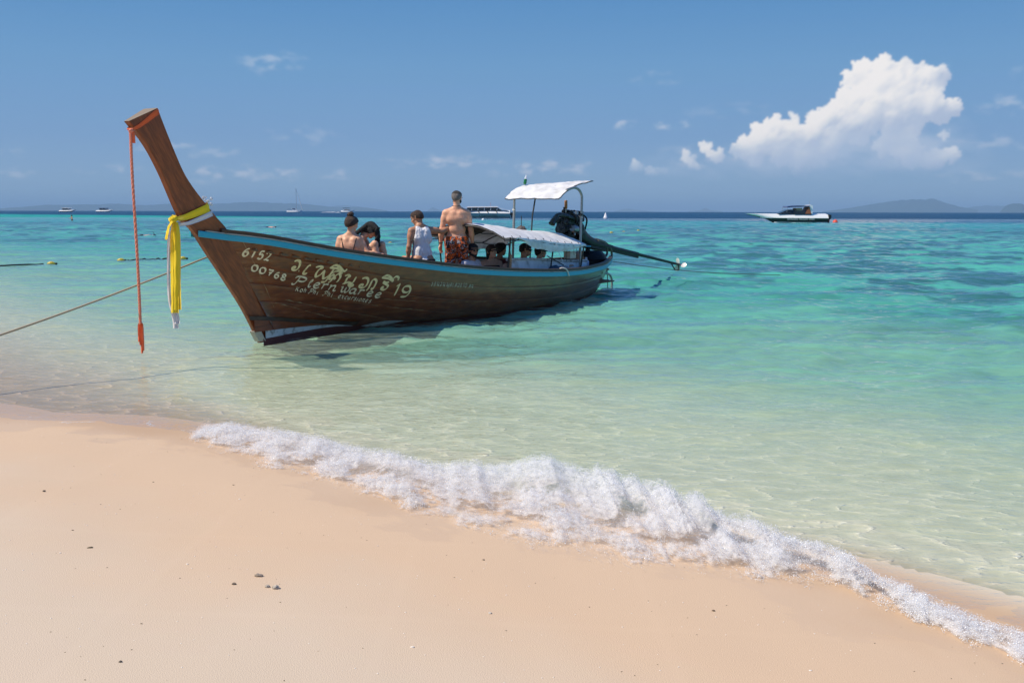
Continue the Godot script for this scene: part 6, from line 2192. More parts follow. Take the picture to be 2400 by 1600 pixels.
	for i in 60:
		var q := i / 59.0
		path.append(c.lerp(Vector3(7.6, 0.015, -27.8), q) - Vector3(0, 0.12 * sin(q * PI) * (1.0 - q * 0.4), 0))
	part("line", tube(path, 0.009, 6), M.hose, sl)


# ---------------------------------------------------------------- boats far out
func loft(sections: Array, m: Material, called: String, o: Node3D) -> MeshInstance3D:
	# sections: arrays of points of one side from low to high; mirrored, forward is +x
	var rows := sections.size()
	var k: int = sections[0].size()
	var v := PackedVector3Array()
	for s in sections:
		for i in range(k - 1, -1, -1):
			v.append(Vector3(s[i].x, s[i].y, -s[i].z))
		for i in k:
			v.append(s[i])
	return part(called, grid_mesh(rows, k * 2, v, PackedColorArray(), PackedVector2Array(), true), m, o)


func far_hull(o: Node3D, L: float, B: float, fb: Vector2, split: float, low: Material, high: Material, deck: Material, rake := 0.12) -> void:
	# fb: freeboard at stern and bow; split: share of it painted as the lower colour
	var lower := []
	var upper := []
	var top := []
	for i in 21:
		var t := i / 20.0
		var b := B / 2.0 * pow(maxf(1.0 - pow(t, 3.2), 0.0), 0.75) * lerpf(0.9, 1.0, smoothstep(0.0, 0.3, t))
		var f := lerpf(fb.x, fb.y, pow(t, 1.6))
		var bot := -0.35 + 0.35 * smoothstep(0.6, 1.0, t) + maxf(0.0, t - 0.86) * f * 3.4
		var x := func(h: float) -> float: return -L / 2.0 + t * L - (1.0 - clampf((h - bot) / maxf(f - bot, 0.05), 0, 1)) * L * rake * smoothstep(0.5, 1.0, t)
		var ys := lerpf(maxf(bot, 0.0), f, split)
		if i == 20:
			bot = f - 0.06
			ys = f - 0.05
		lower.append([Vector3(x.call(bot), bot, 0.0), Vector3(x.call(bot + 0.1), lerpf(bot, ys, 0.25), b * 0.72), Vector3(x.call(ys), ys, b * 0.95)])
		upper.append([Vector3(x.call(ys), ys, b * 0.955), Vector3(x.call(ys), ys + 0.06, b), Vector3(x.call(f), f, b * 0.70), Vector3(x.call(f), f + 0.05, b * 0.62)])
		top.append([Vector3(x.call(f), f + 0.16 * (1.0 - t) + 0.05, 0.0), Vector3(x.call(f), f + 0.03, b * 0.64)])
	loft(lower, low, "lower_hull", o)
	loft(upper, high, "upper_hull", o)
	loft(top, deck, "deck", o)
	var st := st_new()
	st.set_smooth_group(-1)
	var q := Vector3(-L / 2.0, 0, B / 2.0 * 0.9)
	quad(st, Vector3(q.x - 0.01, -0.3, -q.z * 0.7), Vector3(q.x - 0.01, fb.x, -q.z), Vector3(q.x - 0.01, fb.x, q.z), Vector3(q.x - 0.01, -0.3, q.z * 0.7))
	part("stern_panel", done(st), low, o)


func cabin(o: Node3D, called: String, pts: Array, half: float, m: Material, bevel := 0.1) -> Node3D:
	# a block with the given side outline (x, y), from -half to +half, tapering a little upwards
	var st := st_new()
	st.set_smooth_group(-1)
	var y0: float = pts[0].y
	var side := []
	for s in [-1.0, 1.0]:
		var ring := []
		for p in pts:
			ring.append(Vector3(p.x, p.y, s * (half - (p.y - y0) * bevel)))
		side.append(ring)
	var n := pts.size()
	for i in n:
		var j := (i + 1) % n
		quad(st, side[0][i], side[1][i], side[1][j], side[0][j])
	for i in range(1, n - 1):
		tri(st, side[1][0], side[1][i + 1], side[1][i])
		tri(st, side[0][0], side[0][i], side[0][i + 1])
	var r := done(st)
	return part(called, r, m, o)


func outboards(o: Node3D, n: int, L: float, m: Material) -> void:
	for k in n:
		var z := (k - (n - 1) / 2.0) * 0.62
		var st := st_new()
		add_box(st, Vector3(0.75, 0.75, 0.45), Transform3D(Basis(Vector3(0, 0, 1), 0.2), Vector3(-L / 2.0 - 0.45, 0.95, z)), 0.12)
		add_box(st, Vector3(0.35, 1.3, 0.2), Transform3D(Basis(Vector3(0, 0, 1), 0.15), Vector3(-L / 2.0 - 0.40, 0.25, z)), 0.05)
		part("outboard", done(st), m, o)


func rails(o: Node3D, a: Vector3, b: Vector3, n: int, h: float, m: Material) -> void:
	var st := st_new()
	add_tube(st, PackedVector3Array([a + Vector3(0, h, 0), b + Vector3(0, h, 0)]), 0.03, 5)
	for i in n:
		var p := a.lerp(b, float(i) / (n - 1))
		add_tube(st, PackedVector3Array([p, p + Vector3(0, h, 0)]), 0.025, 5)
	part("guard_rail", done(st), m, o)


func plate_text(o: Node3D, text: String, h: float, at: Vector3, m: Material, b := Basis()) -> void:
	var tm := TextMesh.new()
	tm.text = text
	var f := SystemFont.new()
	f.font_names = PackedStringArray(["Droid Sans"])
	tm.font = f
	tm.font_size = 64
	tm.pixel_size = h / 64.0
	tm.depth = 0.02
	part("lettering", tm, m, o, Transform3D(b, at))


func make_far_boats() -> void:
	var gel := mat(Color(0.80, 0.80, 0.79), 0.25)
	var dark := mat(Color(0.010, 0.020, 0.018), 0.45)
	var glass := mat(Color(0.02, 0.022, 0.025), 0.08)
	var mint := mat(Color(0.33, 0.60, 0.56), 0.3)
	var navy := mat(Color(0.035, 0.06, 0.17), 0.7)
	var black := mat(Color(0.012, 0.012, 0.013), 0.35)
	var steel := mat(Color(0.55, 0.56, 0.58), 0.3, 0.6)
	var ply := mat(Color(0.36, 0.10, 0.03), 0.5)
	var beige := mat(Color(0.40, 0.30, 0.17), 0.7)
	# speedboat at right, bow to the left
	var o := thing("speedboat", "white speedboat with dark green lower hull and navy sunshade, anchored at right", "speedboat", ground_at(44.4, -160.5, PI + 0.06))
	far_hull(o, 13.2, 3.2, Vector2(1.25, 1.42), 0.55, dark, gel, gel, 0.26)
	part("boot_stripe", tube(PackedVector3Array([Vector3(-6.5, 0.05, -1.18), Vector3(-1, 0.05, -1.30), Vector3(2.2, 0.1, -1.0)]), 0.05, 5), gel, o)
	cabin(o, "windscreen", [Vector2(1.6, 1.45), Vector2(-0.1, 2.1), Vector2(-1.0, 2.12), Vector2(-1.2, 1.45)], 1.15, glass, 0.3)
	cabin(o, "cockpit_side", [Vector2(-1.0, 1.35), Vector2(-1.0, 1.95), Vector2(-3.6, 1.72), Vector2(-3.9, 1.35)], 1.25, glass, 0.1)
	cabin(o, "beige_seat", [Vector2(-1.5, 1.6), Vector2(-1.4, 2.35), Vector2(-2.4, 2.35), Vector2(-2.3, 1.6)], 0.9, beige, 0.1)
	cabin(o, "sunshade", [Vector2(0.2, 2.45), Vector2(0.1, 2.62), Vector2(-1.4, 2.74), Vector2(-3.5, 2.72), Vector2(-3.5, 2.58), Vector2(-1.4, 2.58), Vector2(0.0, 2.40)], 1.25, navy, 0.0)
	cabin(o, "arch", [Vector2(-3.75, 1.4), Vector2(-3.4, 2.78), Vector2(-3.75, 2.86), Vector2(-4.05, 2.7), Vector2(-3.95, 1.4)], 1.22, gel, 0.12)
	cabin(o, "arch_panel", [Vector2(-2.75, 1.42), Vector2(-3.38, 2.5), Vector2(-3.55, 2.5), Vector2(-3.72, 1.42)], 1.27, ply, 0.12)
	rails(o, Vector3(0.2, 1.7, -1.1), Vector3(0.2, 1.7, 1.1), 2, 0.75, steel)
	part("antenna", tube(PackedVector3Array([Vector3(-3.8, 2.8, 0), Vector3(-3.9, 3.5, 0)]), 0.03, 5), steel, o)
	outboards(o, 2, 13.2, black)
	plate_text(o, "RAYADAREE TREASURE SPARK", 0.34, Vector3(-2.0, 0.56, -1.56), gel, Basis(Vector3.UP, PI))
	plate_text(o, "SUNGARAN TOUR", 0.26, Vector3(3.6, 0.80, -1.32), gel, Basis(Vector3.UP, PI + 0.06))
	# green and white speedboat in the middle, behind the tall person
	o = thing("speedboat", "white and mint green covered speedboat anchored behind the tall standing person", "speedboat", ground_at(-8.3, -266.0, PI - 0.05))
	far_hull(o, 15.5, 3.6, Vector2(1.75, 2.0), 0.62, mint, gel, gel, 0.2)
	part("boot_stripe", tube(PackedVector3Array([Vector3(-7.6, 0.02, -1.5), Vector3(-1, 0.02, -1.5), Vector3(4.4, 0.12, -1.2)]), 0.07, 5), black, o)
	cabin(o, "window_band", [Vector2(4.2, 1.9), Vector2(3.6, 2.65), Vector2(-4.2, 2.75), Vector2(-5.6, 1.95)], 1.45, glass, 0.08)
	for k in 5:
		cabin(o, "window_post", [Vector2(2.6 - k * 1.7, 1.9), Vector2(2.5 - k * 1.7, 2.72), Vector2(2.38 - k * 1.7, 2.72), Vector2(2.48 - k * 1.7, 1.9)], 1.465, gel, 0.08)
	cabin(o, "roof", [Vector2(4.3, 2.66), Vector2(3.4, 2.95), Vector2(-4.4, 3.0), Vector2(-4.7, 2.74)], 1.55, gel, 0.25)
	cabin(o, "rear_slope", [Vector2(-4.3, 2.72), Vector2(-4.0, 2.85), Vector2(-7.4, 1.85), Vector2(-7.5, 1.7)], 1.50, gel, 0.0)
	for k in 4:
		cabin(o, "fender", [Vector2(3.0 - k * 2.4, 1.3), Vector2(3.25 - k * 2.4, 1.85), Vector2(3.1 - k * 2.4, 1.87), Vector2(2.8 - k * 2.4, 1.32)], 1.84, black, 0.0)
	part("flag_pole", tube(PackedVector3Array([Vector3(-2.5, 2.9, 0), Vector3(-2.5, 4.1, 0)]), 0.03, 5), mat(Color(0.55, 0.2, 0.2), 0.6), o)
	outboards(o, 3, 15.5, black)
	plate_text(o, "Champollin", 0.95, Vector3(-2.0, 0.55, -1.90), mat(Color(0.02, 0.05, 0.05), 0.5), Basis(Vector3.UP, PI))
	plate_text(o, "Andaman", 0.65, Vector3(4.2, 0.95, -1.78), mat(Color(0.02, 0.05, 0.05), 0.5), Basis(Vector3.UP, PI))
	# sailing yacht, bow to the right
	o = thing("sailing_yacht", "white sailing yacht with bare mast and blue covers on the horizon", "sailboat", ground_at(-199.0, -905.0, 0.1))
	far_hull(o, 14.6, 4.2, Vector2(1.5, 2.0), 0.2, gel, gel, gel, 0.06)
	cabin(o, "coach_roof", [Vector2(3.5, 1.7), Vector2(2.5, 2.3), Vector2(-2.0, 2.5), Vector2(-2.4, 1.6)], 1.3, gel, 0.15)
	cabin(o, "blue_cover", [Vector2(0.6, 2.5), Vector2(0.2, 3.6), Vector2(-2.0, 3.7), Vector2(-2.4, 3.0), Vector2(-1.8, 3.0)], 1.3, navy, 0.1)
	cabin(o, "blue_awning", [Vector2(-3.2, 2.9), Vector2(-3.2, 3.1), Vector2(-6.6, 2.9), Vector2(-6.6, 2.7)], 1.4, navy, 0.0)
	part("mast", tube(PackedVector3Array([Vector3(1.6, 1.8, 0), Vector3(1.5, 21.5, 0)]), 0.24, 6), steel, o)
	part("boom", tube(PackedVector3Array([Vector3(1.5, 3.3, 0), Vector3(-3.6, 3.3, 0)]), 0.16, 6), gel, o)
	part("furled_sail", tube(PackedVector3Array([Vector3(6.9, 2.2, 0), Vector3(4.4, 11.5, 0), Vector3(1.7, 20.6, 0)]), [0.26, 0.30, 0.1], 6), gel, o)
	part("backstay", tube(PackedVector3Array([Vector3(-7.0, 1.6, 0), Vector3(1.5, 21.4, 0)]), 0.03, 4), steel, o)
	rails(o, Vector3(6.8, 2.0, 0.6), Vector3(-6.5, 1.6, 1.9), 9, 0.8, steel)
	# motor cruiser, running right
	o = thing("motor_yacht", "white motor cruiser with black roof running right on the horizon, wake behind", "motorboat", ground_at(-150.0, -903.0, 0.0))
	far_hull(o, 13.0, 4.0, Vector2(1.6, 2.1), 0.3, gel, gel, gel, 0.2)
	cabin(o, "superstructure", [Vector2(3.4, 1.9), Vector2(0.6, 3.1), Vector2(-3.6, 3.2), Vector2(-4.2, 1.7)], 1.6, gel, 0.12)
	cabin(o, "window_band", [Vector2(2.6, 2.25), Vector2(1.0, 2.9), Vector2(-3.2, 2.9), Vector2(-3.5, 2.3)], 1.57, glass, 0.1)
	cabin(o, "roof", [Vector2(1.8, 3.9), Vector2(1.4, 4.2), Vector2(-4.2, 4.2), Vector2(-4.6, 3.9)], 1.6, black, 0.1)
	for x in [1.2, -1.4, -4.2]:
		cabin(o, "roof_support", [Vector2(x, 3.0), Vector2(x - 0.1, 3.95), Vector2(x - 0.5, 3.95), Vector2(x - 0.4, 3.0)], 1.5, gel, 0.0)
	part("wake", lumpy(Vector3(9.0, 0.35, 1.2), 4, 0.5), mat(Color(0.8, 0.82, 0.84), 0.7), o, Transform3D(Basis(), Vector3(-15.5, -0.25, 0)))
	# two ferry speedboats at far left
	for q in [[-395.0, -880.0, "long grey and white ferry boat with flat white roof at the far left horizon", gel], [-366.0, -890.0, "long white ferry boat with dark awning, right of the white-roofed ferry on the horizon", navy]]:
		o = thing("ferry_boat", q[2], "ferry", ground_at(q[0], q[1], -0.42 if q[3] == gel else -0.40), "ferries at the far left")
		far_hull(o, 20.0, 4.0, Vector2(1.4, 2.0), 0.5, mat(Color(0.30, 0.34, 0.38), 0.4) if q[3] == gel else gel, gel, gel, 0.2)
		cabin(o, "roof", [Vector2(2.4, 3.3), Vector2(2.0, 3.6), Vector2(-6.2, 3.7), Vector2(-6.4, 3.4)], 1.9, q[3], 0.0)
		cabin(o, "window_band", [Vector2(2.6, 2.0), Vector2(1.4, 2.9), Vector2(-5.6, 2.9), Vector2(-5.8, 1.8)], 1.55, glass, 0.05)
		for x in [1.8, -2.0, -5.6]:
			cabin(o, "roof_support", [Vector2(x, 2.4), Vector2(x, 3.4), Vector2(x - 0.2, 3.4), Vector2(x - 0.2, 2.4)], 1.6, gel, 0.0)
		outboards(o, 3, 20.0, black)


# ---------------------------------------------------------------- swimmers, floats and buoys
func make_swimmers_and_buoys() -> void:
	var yel := mat(Color(0.55, 0.42, 0.04), 0.45)
	var line := mat(Color(0.025, 0.028, 0.025), 0.7)
	var float_at := func(x: float, z: float, label: String, r := 0.075):
		var o := thing("float", label, "float", ground_at(x, z, 0.3), "yellow floats on the swimming line")
		part("float_body", lathe(PackedVector2Array([Vector2(0.02, -r * 1.7), Vector2(r * 0.7, -r * 1.2), Vector2(r, -r * 0.4), Vector2(r, r * 0.4), Vector2(r * 0.7, r * 1.2), Vector2(0.02, r * 1.7)]), 14), yel, o, Transform3D(Basis(Vector3(0, 0, 1), PI / 2), Vector3(0, 0.03, 0)))
		part("rope_knot", ball(Vector3(r * 1.9, 0.03, 0), Vector3(0.05, 0.04, 0.04), 8, 6), line, o)
	float_at.call(-15.3, -32.6, "yellow float ending the dark swimming line at the left edge")
	float_at.call(-13.9, -34.9, "yellow float left of the hanging orange rope, start of the second line")
	float_at.call(-12.2, -36.4, "yellow float just right of the hanging yellow sash")
	float_at.call(-6.7, -54.1, "yellow float between the dark-haired person and the person in white tank top")
	float_at.call(8.2, -81.6, "yellow float right of the engine, nearest of three", 0.09)
	float_at.call(9.5, -84.0, "yellow float right of the engine, middle of three", 0.09)
	float_at.call(11.5, -90.0, "yellow float right of the engine, farthest of three", 0.09)
	for q in [[Vector3(-19.5, 0.02, -26.5), Vector3(-15.5, 0.03, -32.4), "dark swimming line floating from the left edge to a yellow float"], [Vector3(-13.7, 0.03, -35.0), Vector3(-12.3, 0.03, -36.3), "short dark swimming line between two yellow floats behind the prow's hanging sash"]]:
		var o := thing("swim_line", q[2], "rope", Transform3D())
		var p := PackedVector3Array()
		for i in 30:
			p.append(q[0].lerp(q[1], i / 29.0) + Vector3(0, wave_at(0, i * 0.7, -20.0) * 0.4 + 0.01, n_a.get_noise_1d(i * 0.15) * 0.25))
		part("line", tube(p, 0.028, 6), line, o)
	var buoy := func(x: float, z: float, r: float, c: Color, label: String, top := 1.0):
		var o := thing("buoy", label, "buoy", ground_at(x, z))
		part("buoy_body", lathe(PackedVector2Array([Vector2(0, -r * 0.6), Vector2(r * 0.8, -r * 0.4), Vector2(r, r * 0.2), Vector2(r * 0.75, r * 0.9), Vector2(r * 0.25, r * 1.2 * top), Vector2(0, r * 1.25 * top)]), 14), mat(c, 0.4), o)
		part("buoy_ring", tube(circle(Vector3(0, r * 1.27 * top, 0), r * 0.16, 10), r * 0.05, 5, true), mat(c, 0.4), o)
	buoy.call(52.1, -159.3, 0.42, Color(0.78, 0.10, 0.06), "red round buoy behind the stern of the dark green hulled speedboat")
	buoy.call(-1.2, -285.0, 0.55, Color(0.75, 0.16, 0.16), "red buoy behind the stern of the mint green speedboat")
	buoy.call(23.6, -250.0, 0.55, Color(0.80, 0.80, 0.82), "white cone-topped buoy right of the steel pipe and engine", 2.0)
	buoy.call(-5.6, -190.0, 0.30, Color(0.75, 0.76, 0.78), "small white buoy in front of the mint green speedboat")
	# a wader far left, and two swimmers
	var o := thing("person", "person wading waist deep in the pale turquoise water at far left", "person", ground_at(-74.0, -166.0, 2.4, -0.82))
	var j := {"anL": Vector3(-0.12, 0.08, 0), "anR": Vector3(0.12, 0.08, 0), "toL": Vector3(-0.14, 0.03, -0.16), "toR": Vector3(0.14, 0.03, -0.16), "knL": Vector3(-0.11, 0.48, 0), "knR": Vector3(0.11, 0.48, 0), "hipL": Vector3(-0.095, 0.9, 0), "hipR": Vector3(0.095, 0.9, 0), "pel": Vector3(0, 0.97, 0), "neck": Vector3(0, 1.47, 0), "head": Vector3(0, 1.66, -0.02), "hb": Basis(),
		"shL": Vector3(-0.18, 1.40, 0), "shR": Vector3(0.18, 1.40, 0), "elL": Vector3(-0.30, 1.16, -0.05), "elR": Vector3(0.36, 1.20, -0.1), "wrL": Vector3(-0.22, 0.98, -0.22), "wrR": Vector3(0.50, 1.28, -0.25), "hpL": Vector3(0, -1, 0), "hpR": Vector3(0, -1, 0)}
	var d := skin_of(o, j, 0.95, M.brown_skin, 0.03, false, 0.02)
	cloth("swimsuit", o, d.torso + d.seat, 0.012, [[Vector3(0, 1, 0), Vector3(0, 1.05, 0)]], M.black_cloth, 0.03)
	part("hair", field_done(field_mesh(skull_bones(j.head, j.hb, 0.012), 0.02, 0.02, hair_clips(j.head, j.hb, -0.07))), M.black_hair, o)
	for q in [[-25.5, -69.1, 0.25, "snorkeler floating face down with black snorkel, left of the yellow sash", 0.0], [-25.5, -104.6, 0.0, "distant swimmer, a small dark head and back, right of the prow", 0.0]]:
		o = thing("person", q[3], "person", ground_at(q[0], q[1], q[2] - PI / 2, 0.0), "")
		# lying face down along the local z axis
		var s := {"pel": Vector3(0, -0.03, 0.35), "neck": Vector3(0, 0.0, -0.18), "head": Vector3(0, -0.01, -0.38), "hb": Basis(Vector3.RIGHT, -PI / 2), "hipL": Vector3(-0.09, -0.05, 0.42), "hipR": Vector3(0.09, -0.05, 0.42), "shL": Vector3(-0.18, -0.02, -0.12), "shR": Vector3(0.18, -0.02, -0.12),
			"elL": Vector3(-0.34, -0.10, -0.35), "elR": Vector3(0.34, -0.10, 0.1), "wrL": Vector3(-0.30, -0.12, -0.6), "wrR": Vector3(0.38, -0.14, 0.32), "knL": Vector3(-0.1, -0.10, 0.85), "knR": Vector3(0.1, -0.03, 0.85), "anL": Vector3(-0.1, -0.06, 1.25), "anR": Vector3(0.1, -0.02, 1.25), "toL": Vector3(-0.1, -0.10, 1.45), "toR": Vector3(0.1, 0.0, 1.45)}
		d = skin_of(o, s, 1.0, M.tan, 0.025, false, 0.015)
		cloth("shorts", o, d.seat + d.thL + d.thR, 0.02, [[Vector3(0, 0, 1), Vector3(0, 0, 0.85)]], M.black_cloth, 0.025)
		part("hair", field_done(field_mesh(skull_bones(s.head, s.hb, 0.012), 0.015, 0.02, hair_clips(s.head, s.hb, -0.09))), M.black_hair, o)
		if q[2] > 0.0:
			part("snorkel", tube(spline([Vector3(0.08, -0.06, -0.44), Vector3(0.11, 0.05, -0.42), Vector3(0.12, 0.26, -0.36)], 5), 0.018, 6), M.black_cloth, o)
			for x in [-0.1, 0.1]:
				part("fin", ribbon(spline([Vector3(x, -0.02, 1.3), Vector3(x, 0.03, 1.5), Vector3(x, 0.06, 1.75)], 4), [Vector3(0.05, 0, 0), Vector3(0.06, 0, 0), Vector3(0.07, 0, 0), Vector3(0.08, 0, 0), Vector3(0.09, 0, 0), Vector3(0.1, 0, 0), Vector3(0.1, 0, 0), Vector3(0.1, 0, 0), Vector3(0.1, 0, 0)], 0.004), M.black_cloth, o)


# ---------------------------------------------------------------- the wave breaking on the sand
const TOE := [[-2.55, -7.55], [-2.2, -7.12], [-1.45, -6.45], [-0.95, -5.95], [-0.49, -5.45], [0.0, -5.02], [0.37, -4.76], [0.72, -4.66], [1.04, -4.55], [1.32, -4.52], [1.56, -4.46], [1.72, -4.18], [1.84, -3.92], [2.05, -3.60], [2.35, -3.30], [2.8, -2.9]]
const CREST := [[-2.62, -7.95], [-2.05, -7.62], [-1.41, -7.18], [-0.98, -6.84], [-0.58, -6.52], [-0.15, -6.50], [0.29, -6.48], [0.62, -6.15], [0.95, -5.74], [1.19, -5.29], [1.42, -5.02], [1.63, -4.76], [1.80, -4.36], [2.10, -3.88], [2.42, -3.50], [2.9, -3.05]]


func along(line: Array, t: float) -> Vector2:
	var n := line.size()
	var x := clampf(t, 0, 1) * (n - 1)
	var i := mini(int(x), n - 2)
	var p := func(k: int) -> Vector2: return Vector2(line[clampi(k, 0, n - 1)][0], line[clampi(k, 0, n - 1)][1])
	return p.call(i).cubic_interpolate(p.call(i + 1), p.call(i - 1), p.call(i + 2), x - i)


func foam_point(t: float, c: float, layer := 0) -> Array:
	# [place, cover]: t along the wave, c from toe (0) over the crest (0.8) to the back (1)
	var toe := along(TOE, t)
	var cr := along(CREST, t)
	var lob := n_a.get_noise_2d(t * 30.0, 3.0) * 0.16 + n_b.get_noise_2d(t * 90.0, 9.0) * 0.07
	toe += (toe - cr).normalized() * lob
	var back := cr + (cr - toe).normalized() * (0.30 + n_b.get_noise_2d(t * 40.0, 21.0) * 0.14)
	var p := toe.lerp(cr, c / 0.8) if c < 0.8 else cr.lerp(back, (c - 0.8) / 0.2)
	var ends := smoothstep(0.0, 0.05, t) * (1.0 - 0.75 * smoothstep(0.70, 0.92, t))
	var high := (0.045 + 0.045 * clampf(n_a.get_noise_2d(t * 11.0, 40.0) * 1.6 + 0.35, 0, 1)) * ends
	high *= 1.0 + 0.8 * smoothstep(0.36, 0.46, t) * (1.0 - smoothstep(0.56, 0.68, t)) * clampf(0.6 + n_b.get_noise_1d(t * 26.0) * 1.6, 0, 1)
	var h := high * pow(sin(clampf(c / 0.8, 0, 1) * PI * 0.5), 1.5) if c < 0.8 else high * (1.0 - smoothstep(0.8, 1.0, c))
	var ground := maxf(bed_height(shore_distance(p.x, p.y), p.x, p.y), 0.0)
	var k := layer * 31.0
	var fine := n_b.get_noise_2d(p.x * 3.4 + k, p.y * 3.4)
	var finer := n_c.get_noise_2d(p.x * 9.0 + k, p.y * 9.0)
	var tiny := n_e.get_noise_2d(p.x * 26.0 + k, p.y * 26.0)
	var toe_in := smoothstep(0.0, 0.2, c)
	h += ((0.5 - absf(fine)) * 0.024 * ends + finer * 0.011 + tiny * 0.003) * toe_in * (0.35 + 0.65 * ends)
	h += layer * (0.006 + 0.008 * ends) * toe_in * smoothstep(1.0, 0.8, c)
	var hole := n_c.get_noise_2d(p.x * 2.6 + 3.0, p.y * 3.4) + finer * 0.45 + tiny * 0.20
	var thin := smoothstep(0.55, 0.95, t)
	var edge := smoothstep(0.0, 0.22, c + finer * 0.20 + tiny * 0.16 - layer * 0.05) * (1.0 - smoothstep(0.84, 1.0, c + finer * 0.14 + tiny * 0.10))
	var open := smoothstep(0.42 - thin * 0.25, -0.05 - thin * 0.2, hole + 0.10 * smoothstep(0.6, 0.1, c))
	var cover := edge * lerpf(1.0, open, smoothstep(0.80, 0.45, c) * 0.9 + thin * 0.1)
	cover *= 1.0 - 0.45 * smoothstep(0.74, 0.86, c)
	if layer > 0:
		cover *= smoothstep(-0.25, 0.40, tiny * 0.7 + finer * 0.8 + fine * 0.4)
	return [Vector3(p.x, ground + 0.006 + maxf(h, 0.0), p.y), clampf(cover, 0, 1) * smoothstep(0.0, 0.02, t)]


func make_foam() -> void:
	var na := 900
	var nc := 110
	for layer in 4:
		var v := PackedVector3Array()
		var col := PackedColorArray()
		for i in na:
			for k in nc:
				var q := foam_point(float(i) / (na - 1), float(k) / (nc - 1), layer)
				v.append(q[0])
				col.append(Color(0.90, 0.91, 0.93, q[1] * [0.88, 0.55, 0.45, 0.36][layer]))
		var o := part("wave_foam", grid_mesh(na, nc, v, col), M.foam)
		o.set_meta("kind", "stuff")
		o.set_meta("label", "white foam of a small wave breaking along the sand")
	# froth: bubbles on and over the foam, and drops thrown up from the crest
	var bub := SphereMesh.new()
	bub.radius = 1.0
	bub.height = 2.0
	bub.radial_segments = 6
	bub.rings = 3
	bub.material = M.bubble
	var r := RandomNumberGenerator.new()
	r.seed = 5
	var at: Array[Transform3D] = []
	while at.size() < 42000:
		var t := r.randf()
		var c := pow(r.randf(), 0.9)
		var q := foam_point(t, c, r.randi_range(0, 3))
		if r.randf() > q[1] * 0.9 + 0.04:
			continue
		var s := r.randf_range(0.0007, 0.0020) * (1.0 + 1.0 * float(r.randf() < 0.04))
		var p: Vector3 = q[0]
		p += Vector3(r.randfn(0, 0.010), r.randf_range(-0.002, 0.010), r.randfn(0, 0.010))
		at.append(Transform3D(Basis().scaled(Vector3(s, s, s)), p))
	# splashes: short arcs of drops in clumps along the crest and the toe
	for k in 700:
		var t := r.randf_range(0.02, 0.93)
		var c := r.randf_range(0.60, 0.88) if r.randf() < 0.75 else r.randf_range(0.02, 0.2)
		var q := foam_point(t, c)
		var p: Vector3 = q[0]
		var lift := r.randf_range(0.01, 0.06) * (1.6 if t > 0.35 and t < 0.65 else 0.8)
		var dir := Vector3(r.randfn(0, 0.5), 1, r.randfn(0, 0.5)).normalized()
		for m in r.randi_range(8, 40):
			var u := r.randf()
			var s := r.randf_range(0.0008, 0.0026) * (1.1 - u * 0.6)
			at.append(Transform3D(Basis().scaled(Vector3.ONE * s), p + dir * lift * u + Vector3(r.randfn(0, 0.014), r.randfn(0, 0.008), r.randfn(0, 0.014))))
	# a thin lace of old bubbles left on the wet sand and at the still edge on the left
	for k in 3500:
		var t := r.randf()
		var i := 3 + int(t * 4.0)
		var a := Vector2(SHORE[i + 2][0], SHORE[i + 2][1])
		var b := Vector2(SHORE[mini(i + 3, SHORE.size() - 1)][0], SHORE[mini(i + 3, SHORE.size() - 1)][1])
		var p := a.lerp(b, r.randf()) + Vector2(r.randfn(0, 0.03), r.randfn(0, 0.03))
		p += Vector2(n_a.get_noise_2d(p.x * 2.0, p.y * 2.0), n_b.get_noise_2d(p.x * 2.0, p.y * 2.0)) * 0.25
		if n_c.get_noise_2d(p.x * 1.2, p.y * 1.2) < 0.1:
			continue
		var s := r.randf_range(0.001, 0.003)
		at.append(Transform3D(Basis().scaled(Vector3(s, s * 0.6, s)), Vector3(p.x, maxf(bed_height(shore_distance(p.x, p.y), p.x, p.y), 0.0) + 0.004, p.y)))
	var mm := MultiMesh.new()
	mm.transform_format = MultiMesh.TRANSFORM_3D
	mm.mesh = bub
	mm.instance_count = at.size()
	for i in at.size():
		mm.set_instance_transform(i, at[i])
	var mi := MultiMeshInstance3D.new()
	mi.name = "foam_bubbles"
	mi.multimesh = mm
	mi.set_meta("kind", "stuff")
	mi.set_meta("label", "froth bubbles and flying drops of the breaking wave")
	add_child(mi, true)


# ---------------------------------------------------------------- stones, shells and specks on the sand
func on_sand(x: float, z: float) -> float:
	return bed_height(shore_distance(x, z), x, z)


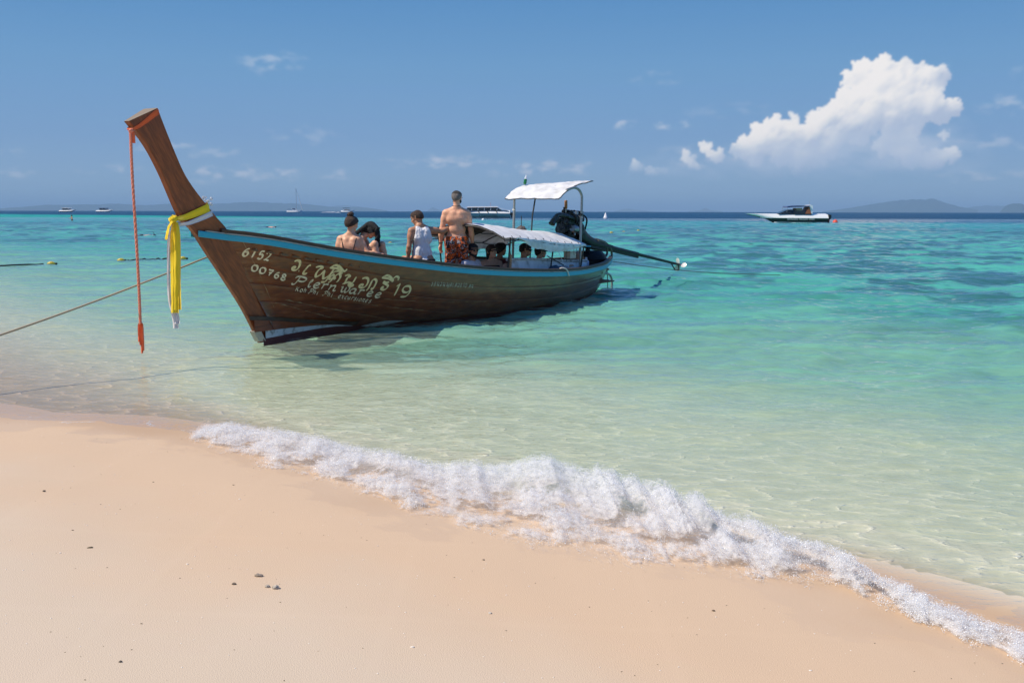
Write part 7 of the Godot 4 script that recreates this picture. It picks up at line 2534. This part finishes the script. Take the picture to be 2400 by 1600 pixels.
func make_beach_bits() -> void:
	var stone := func(called: String, label: String, cat: String, x: float, z: float, r: Vector3, c: Color, k: int, turn := 0.0):
		var m := mat(c, 0.85)
		m.albedo_texture = noise_tex(0.05, ramp([[0.0, Color(0.6, 0.58, 0.55)], [1.0, Color.WHITE]]), 128, 4, 200)
		tri_map(m, Vector3.ONE * 8.0, false)
		tag(part(called, lumpy(r, k, 0.5, 16, 10), m, self, Transform3D(Basis(Vector3.UP, turn), Vector3(x, on_sand(x, z) - r.y * 0.35, z))), label, cat)
	stone.call("stone", "flat grey-brown stone on the dry sand, largest of the small group", "stone", -1.16, -4.32, Vector3(0.019, 0.008, 0.012), Color(0.48, 0.40, 0.33), 3)
	stone.call("stone", "small dark stone left of the flat grey-brown stone on the sand", "stone", -1.24, -4.20, Vector3(0.009, 0.006, 0.007), Color(0.27, 0.22, 0.17), 8)
	stone.call("coral_bit", "white piece of coral right of the flat grey-brown stone, the bigger of two", "coral", -1.045, -4.16, Vector3(0.016, 0.011, 0.012), Color(0.72, 0.66, 0.58), 14)
	stone.call("coral_bit", "small white piece of coral touching the bigger white coral piece", "coral", -1.085, -4.175, Vector3(0.011, 0.008, 0.009), Color(0.70, 0.63, 0.54), 17)
	stone.call("pebble", "brown pebble on damp sand near the foam at right", "pebble", 0.88, -4.08, Vector3(0.007, 0.004, 0.005), Color(0.24, 0.17, 0.11), 22)
	stone.call("pebble", "dark pebble on the sand at the left edge of the picture", "pebble", -2.79, -5.68, Vector3(0.009, 0.006, 0.007), Color(0.22, 0.18, 0.15), 26)
	stone.call("pebble", "dark pebble lying nearest the bottom edge at left", "pebble", -1.40, -3.33, Vector3(0.006, 0.004, 0.005), Color(0.15, 0.13, 0.11), 29)
	stone.call("pebble", "greenish splinter on the sand left of the grey-brown stone", "pebble", -2.08, -4.66, Vector3(0.014, 0.004, 0.005), Color(0.18, 0.15, 0.09), 33, 0.4)
	stone.call("shell", "white shell flake on the damp sand below the foam", "shell", -0.09, -3.95, Vector3(0.008, 0.004, 0.006), Color(0.78, 0.73, 0.66), 41)
	# grains and flecks too small to count
	var mesh := lumpy(Vector3.ONE, 50, 0.6, 6, 4)
	var r := RandomNumberGenerator.new()
	r.seed = 12
	for set_ in [["dark_flecks", Color(0.20, 0.16, 0.11), 260, "dark flecks scattered over the sand"], ["pale_flecks", Color(0.80, 0.74, 0.66), 700, "pale shell flecks scattered over the sand"]]:
		var m := mat(set_[1], 0.85)
		var mm := MultiMesh.new()
		mm.transform_format = MultiMesh.TRANSFORM_3D
		mm.mesh = mesh
		var at: Array[Transform3D] = []
		while at.size() < set_[2]:
			var z := -r.randf_range(2.6, 9.0)
			var x := r.randf_range(-1.0, 1.0) * (-z * 0.6 + 1.0)
			var s := shore_distance(x, z)
			if s < 0.15:
				continue
			var k := r.randf_range(0.0009, 0.0026) * (2.0 if r.randf() < 0.05 else 1.0)
			at.append(Transform3D(Basis(Vector3.UP, r.randf() * TAU).scaled(Vector3(k * 1.6, k * 0.7, k)), Vector3(x, bed_height(s, x, z) - k * 0.2, z)))
		mm.instance_count = at.size()
		for i in at.size():
			mm.set_instance_transform(i, at[i])
		var mi := MultiMeshInstance3D.new()
		mi.name = set_[0]
		mi.multimesh = mm
		mi.material_override = m
		mi.set_meta("kind", "stuff")
		mi.set_meta("label", set_[3])
		add_child(mi, true)
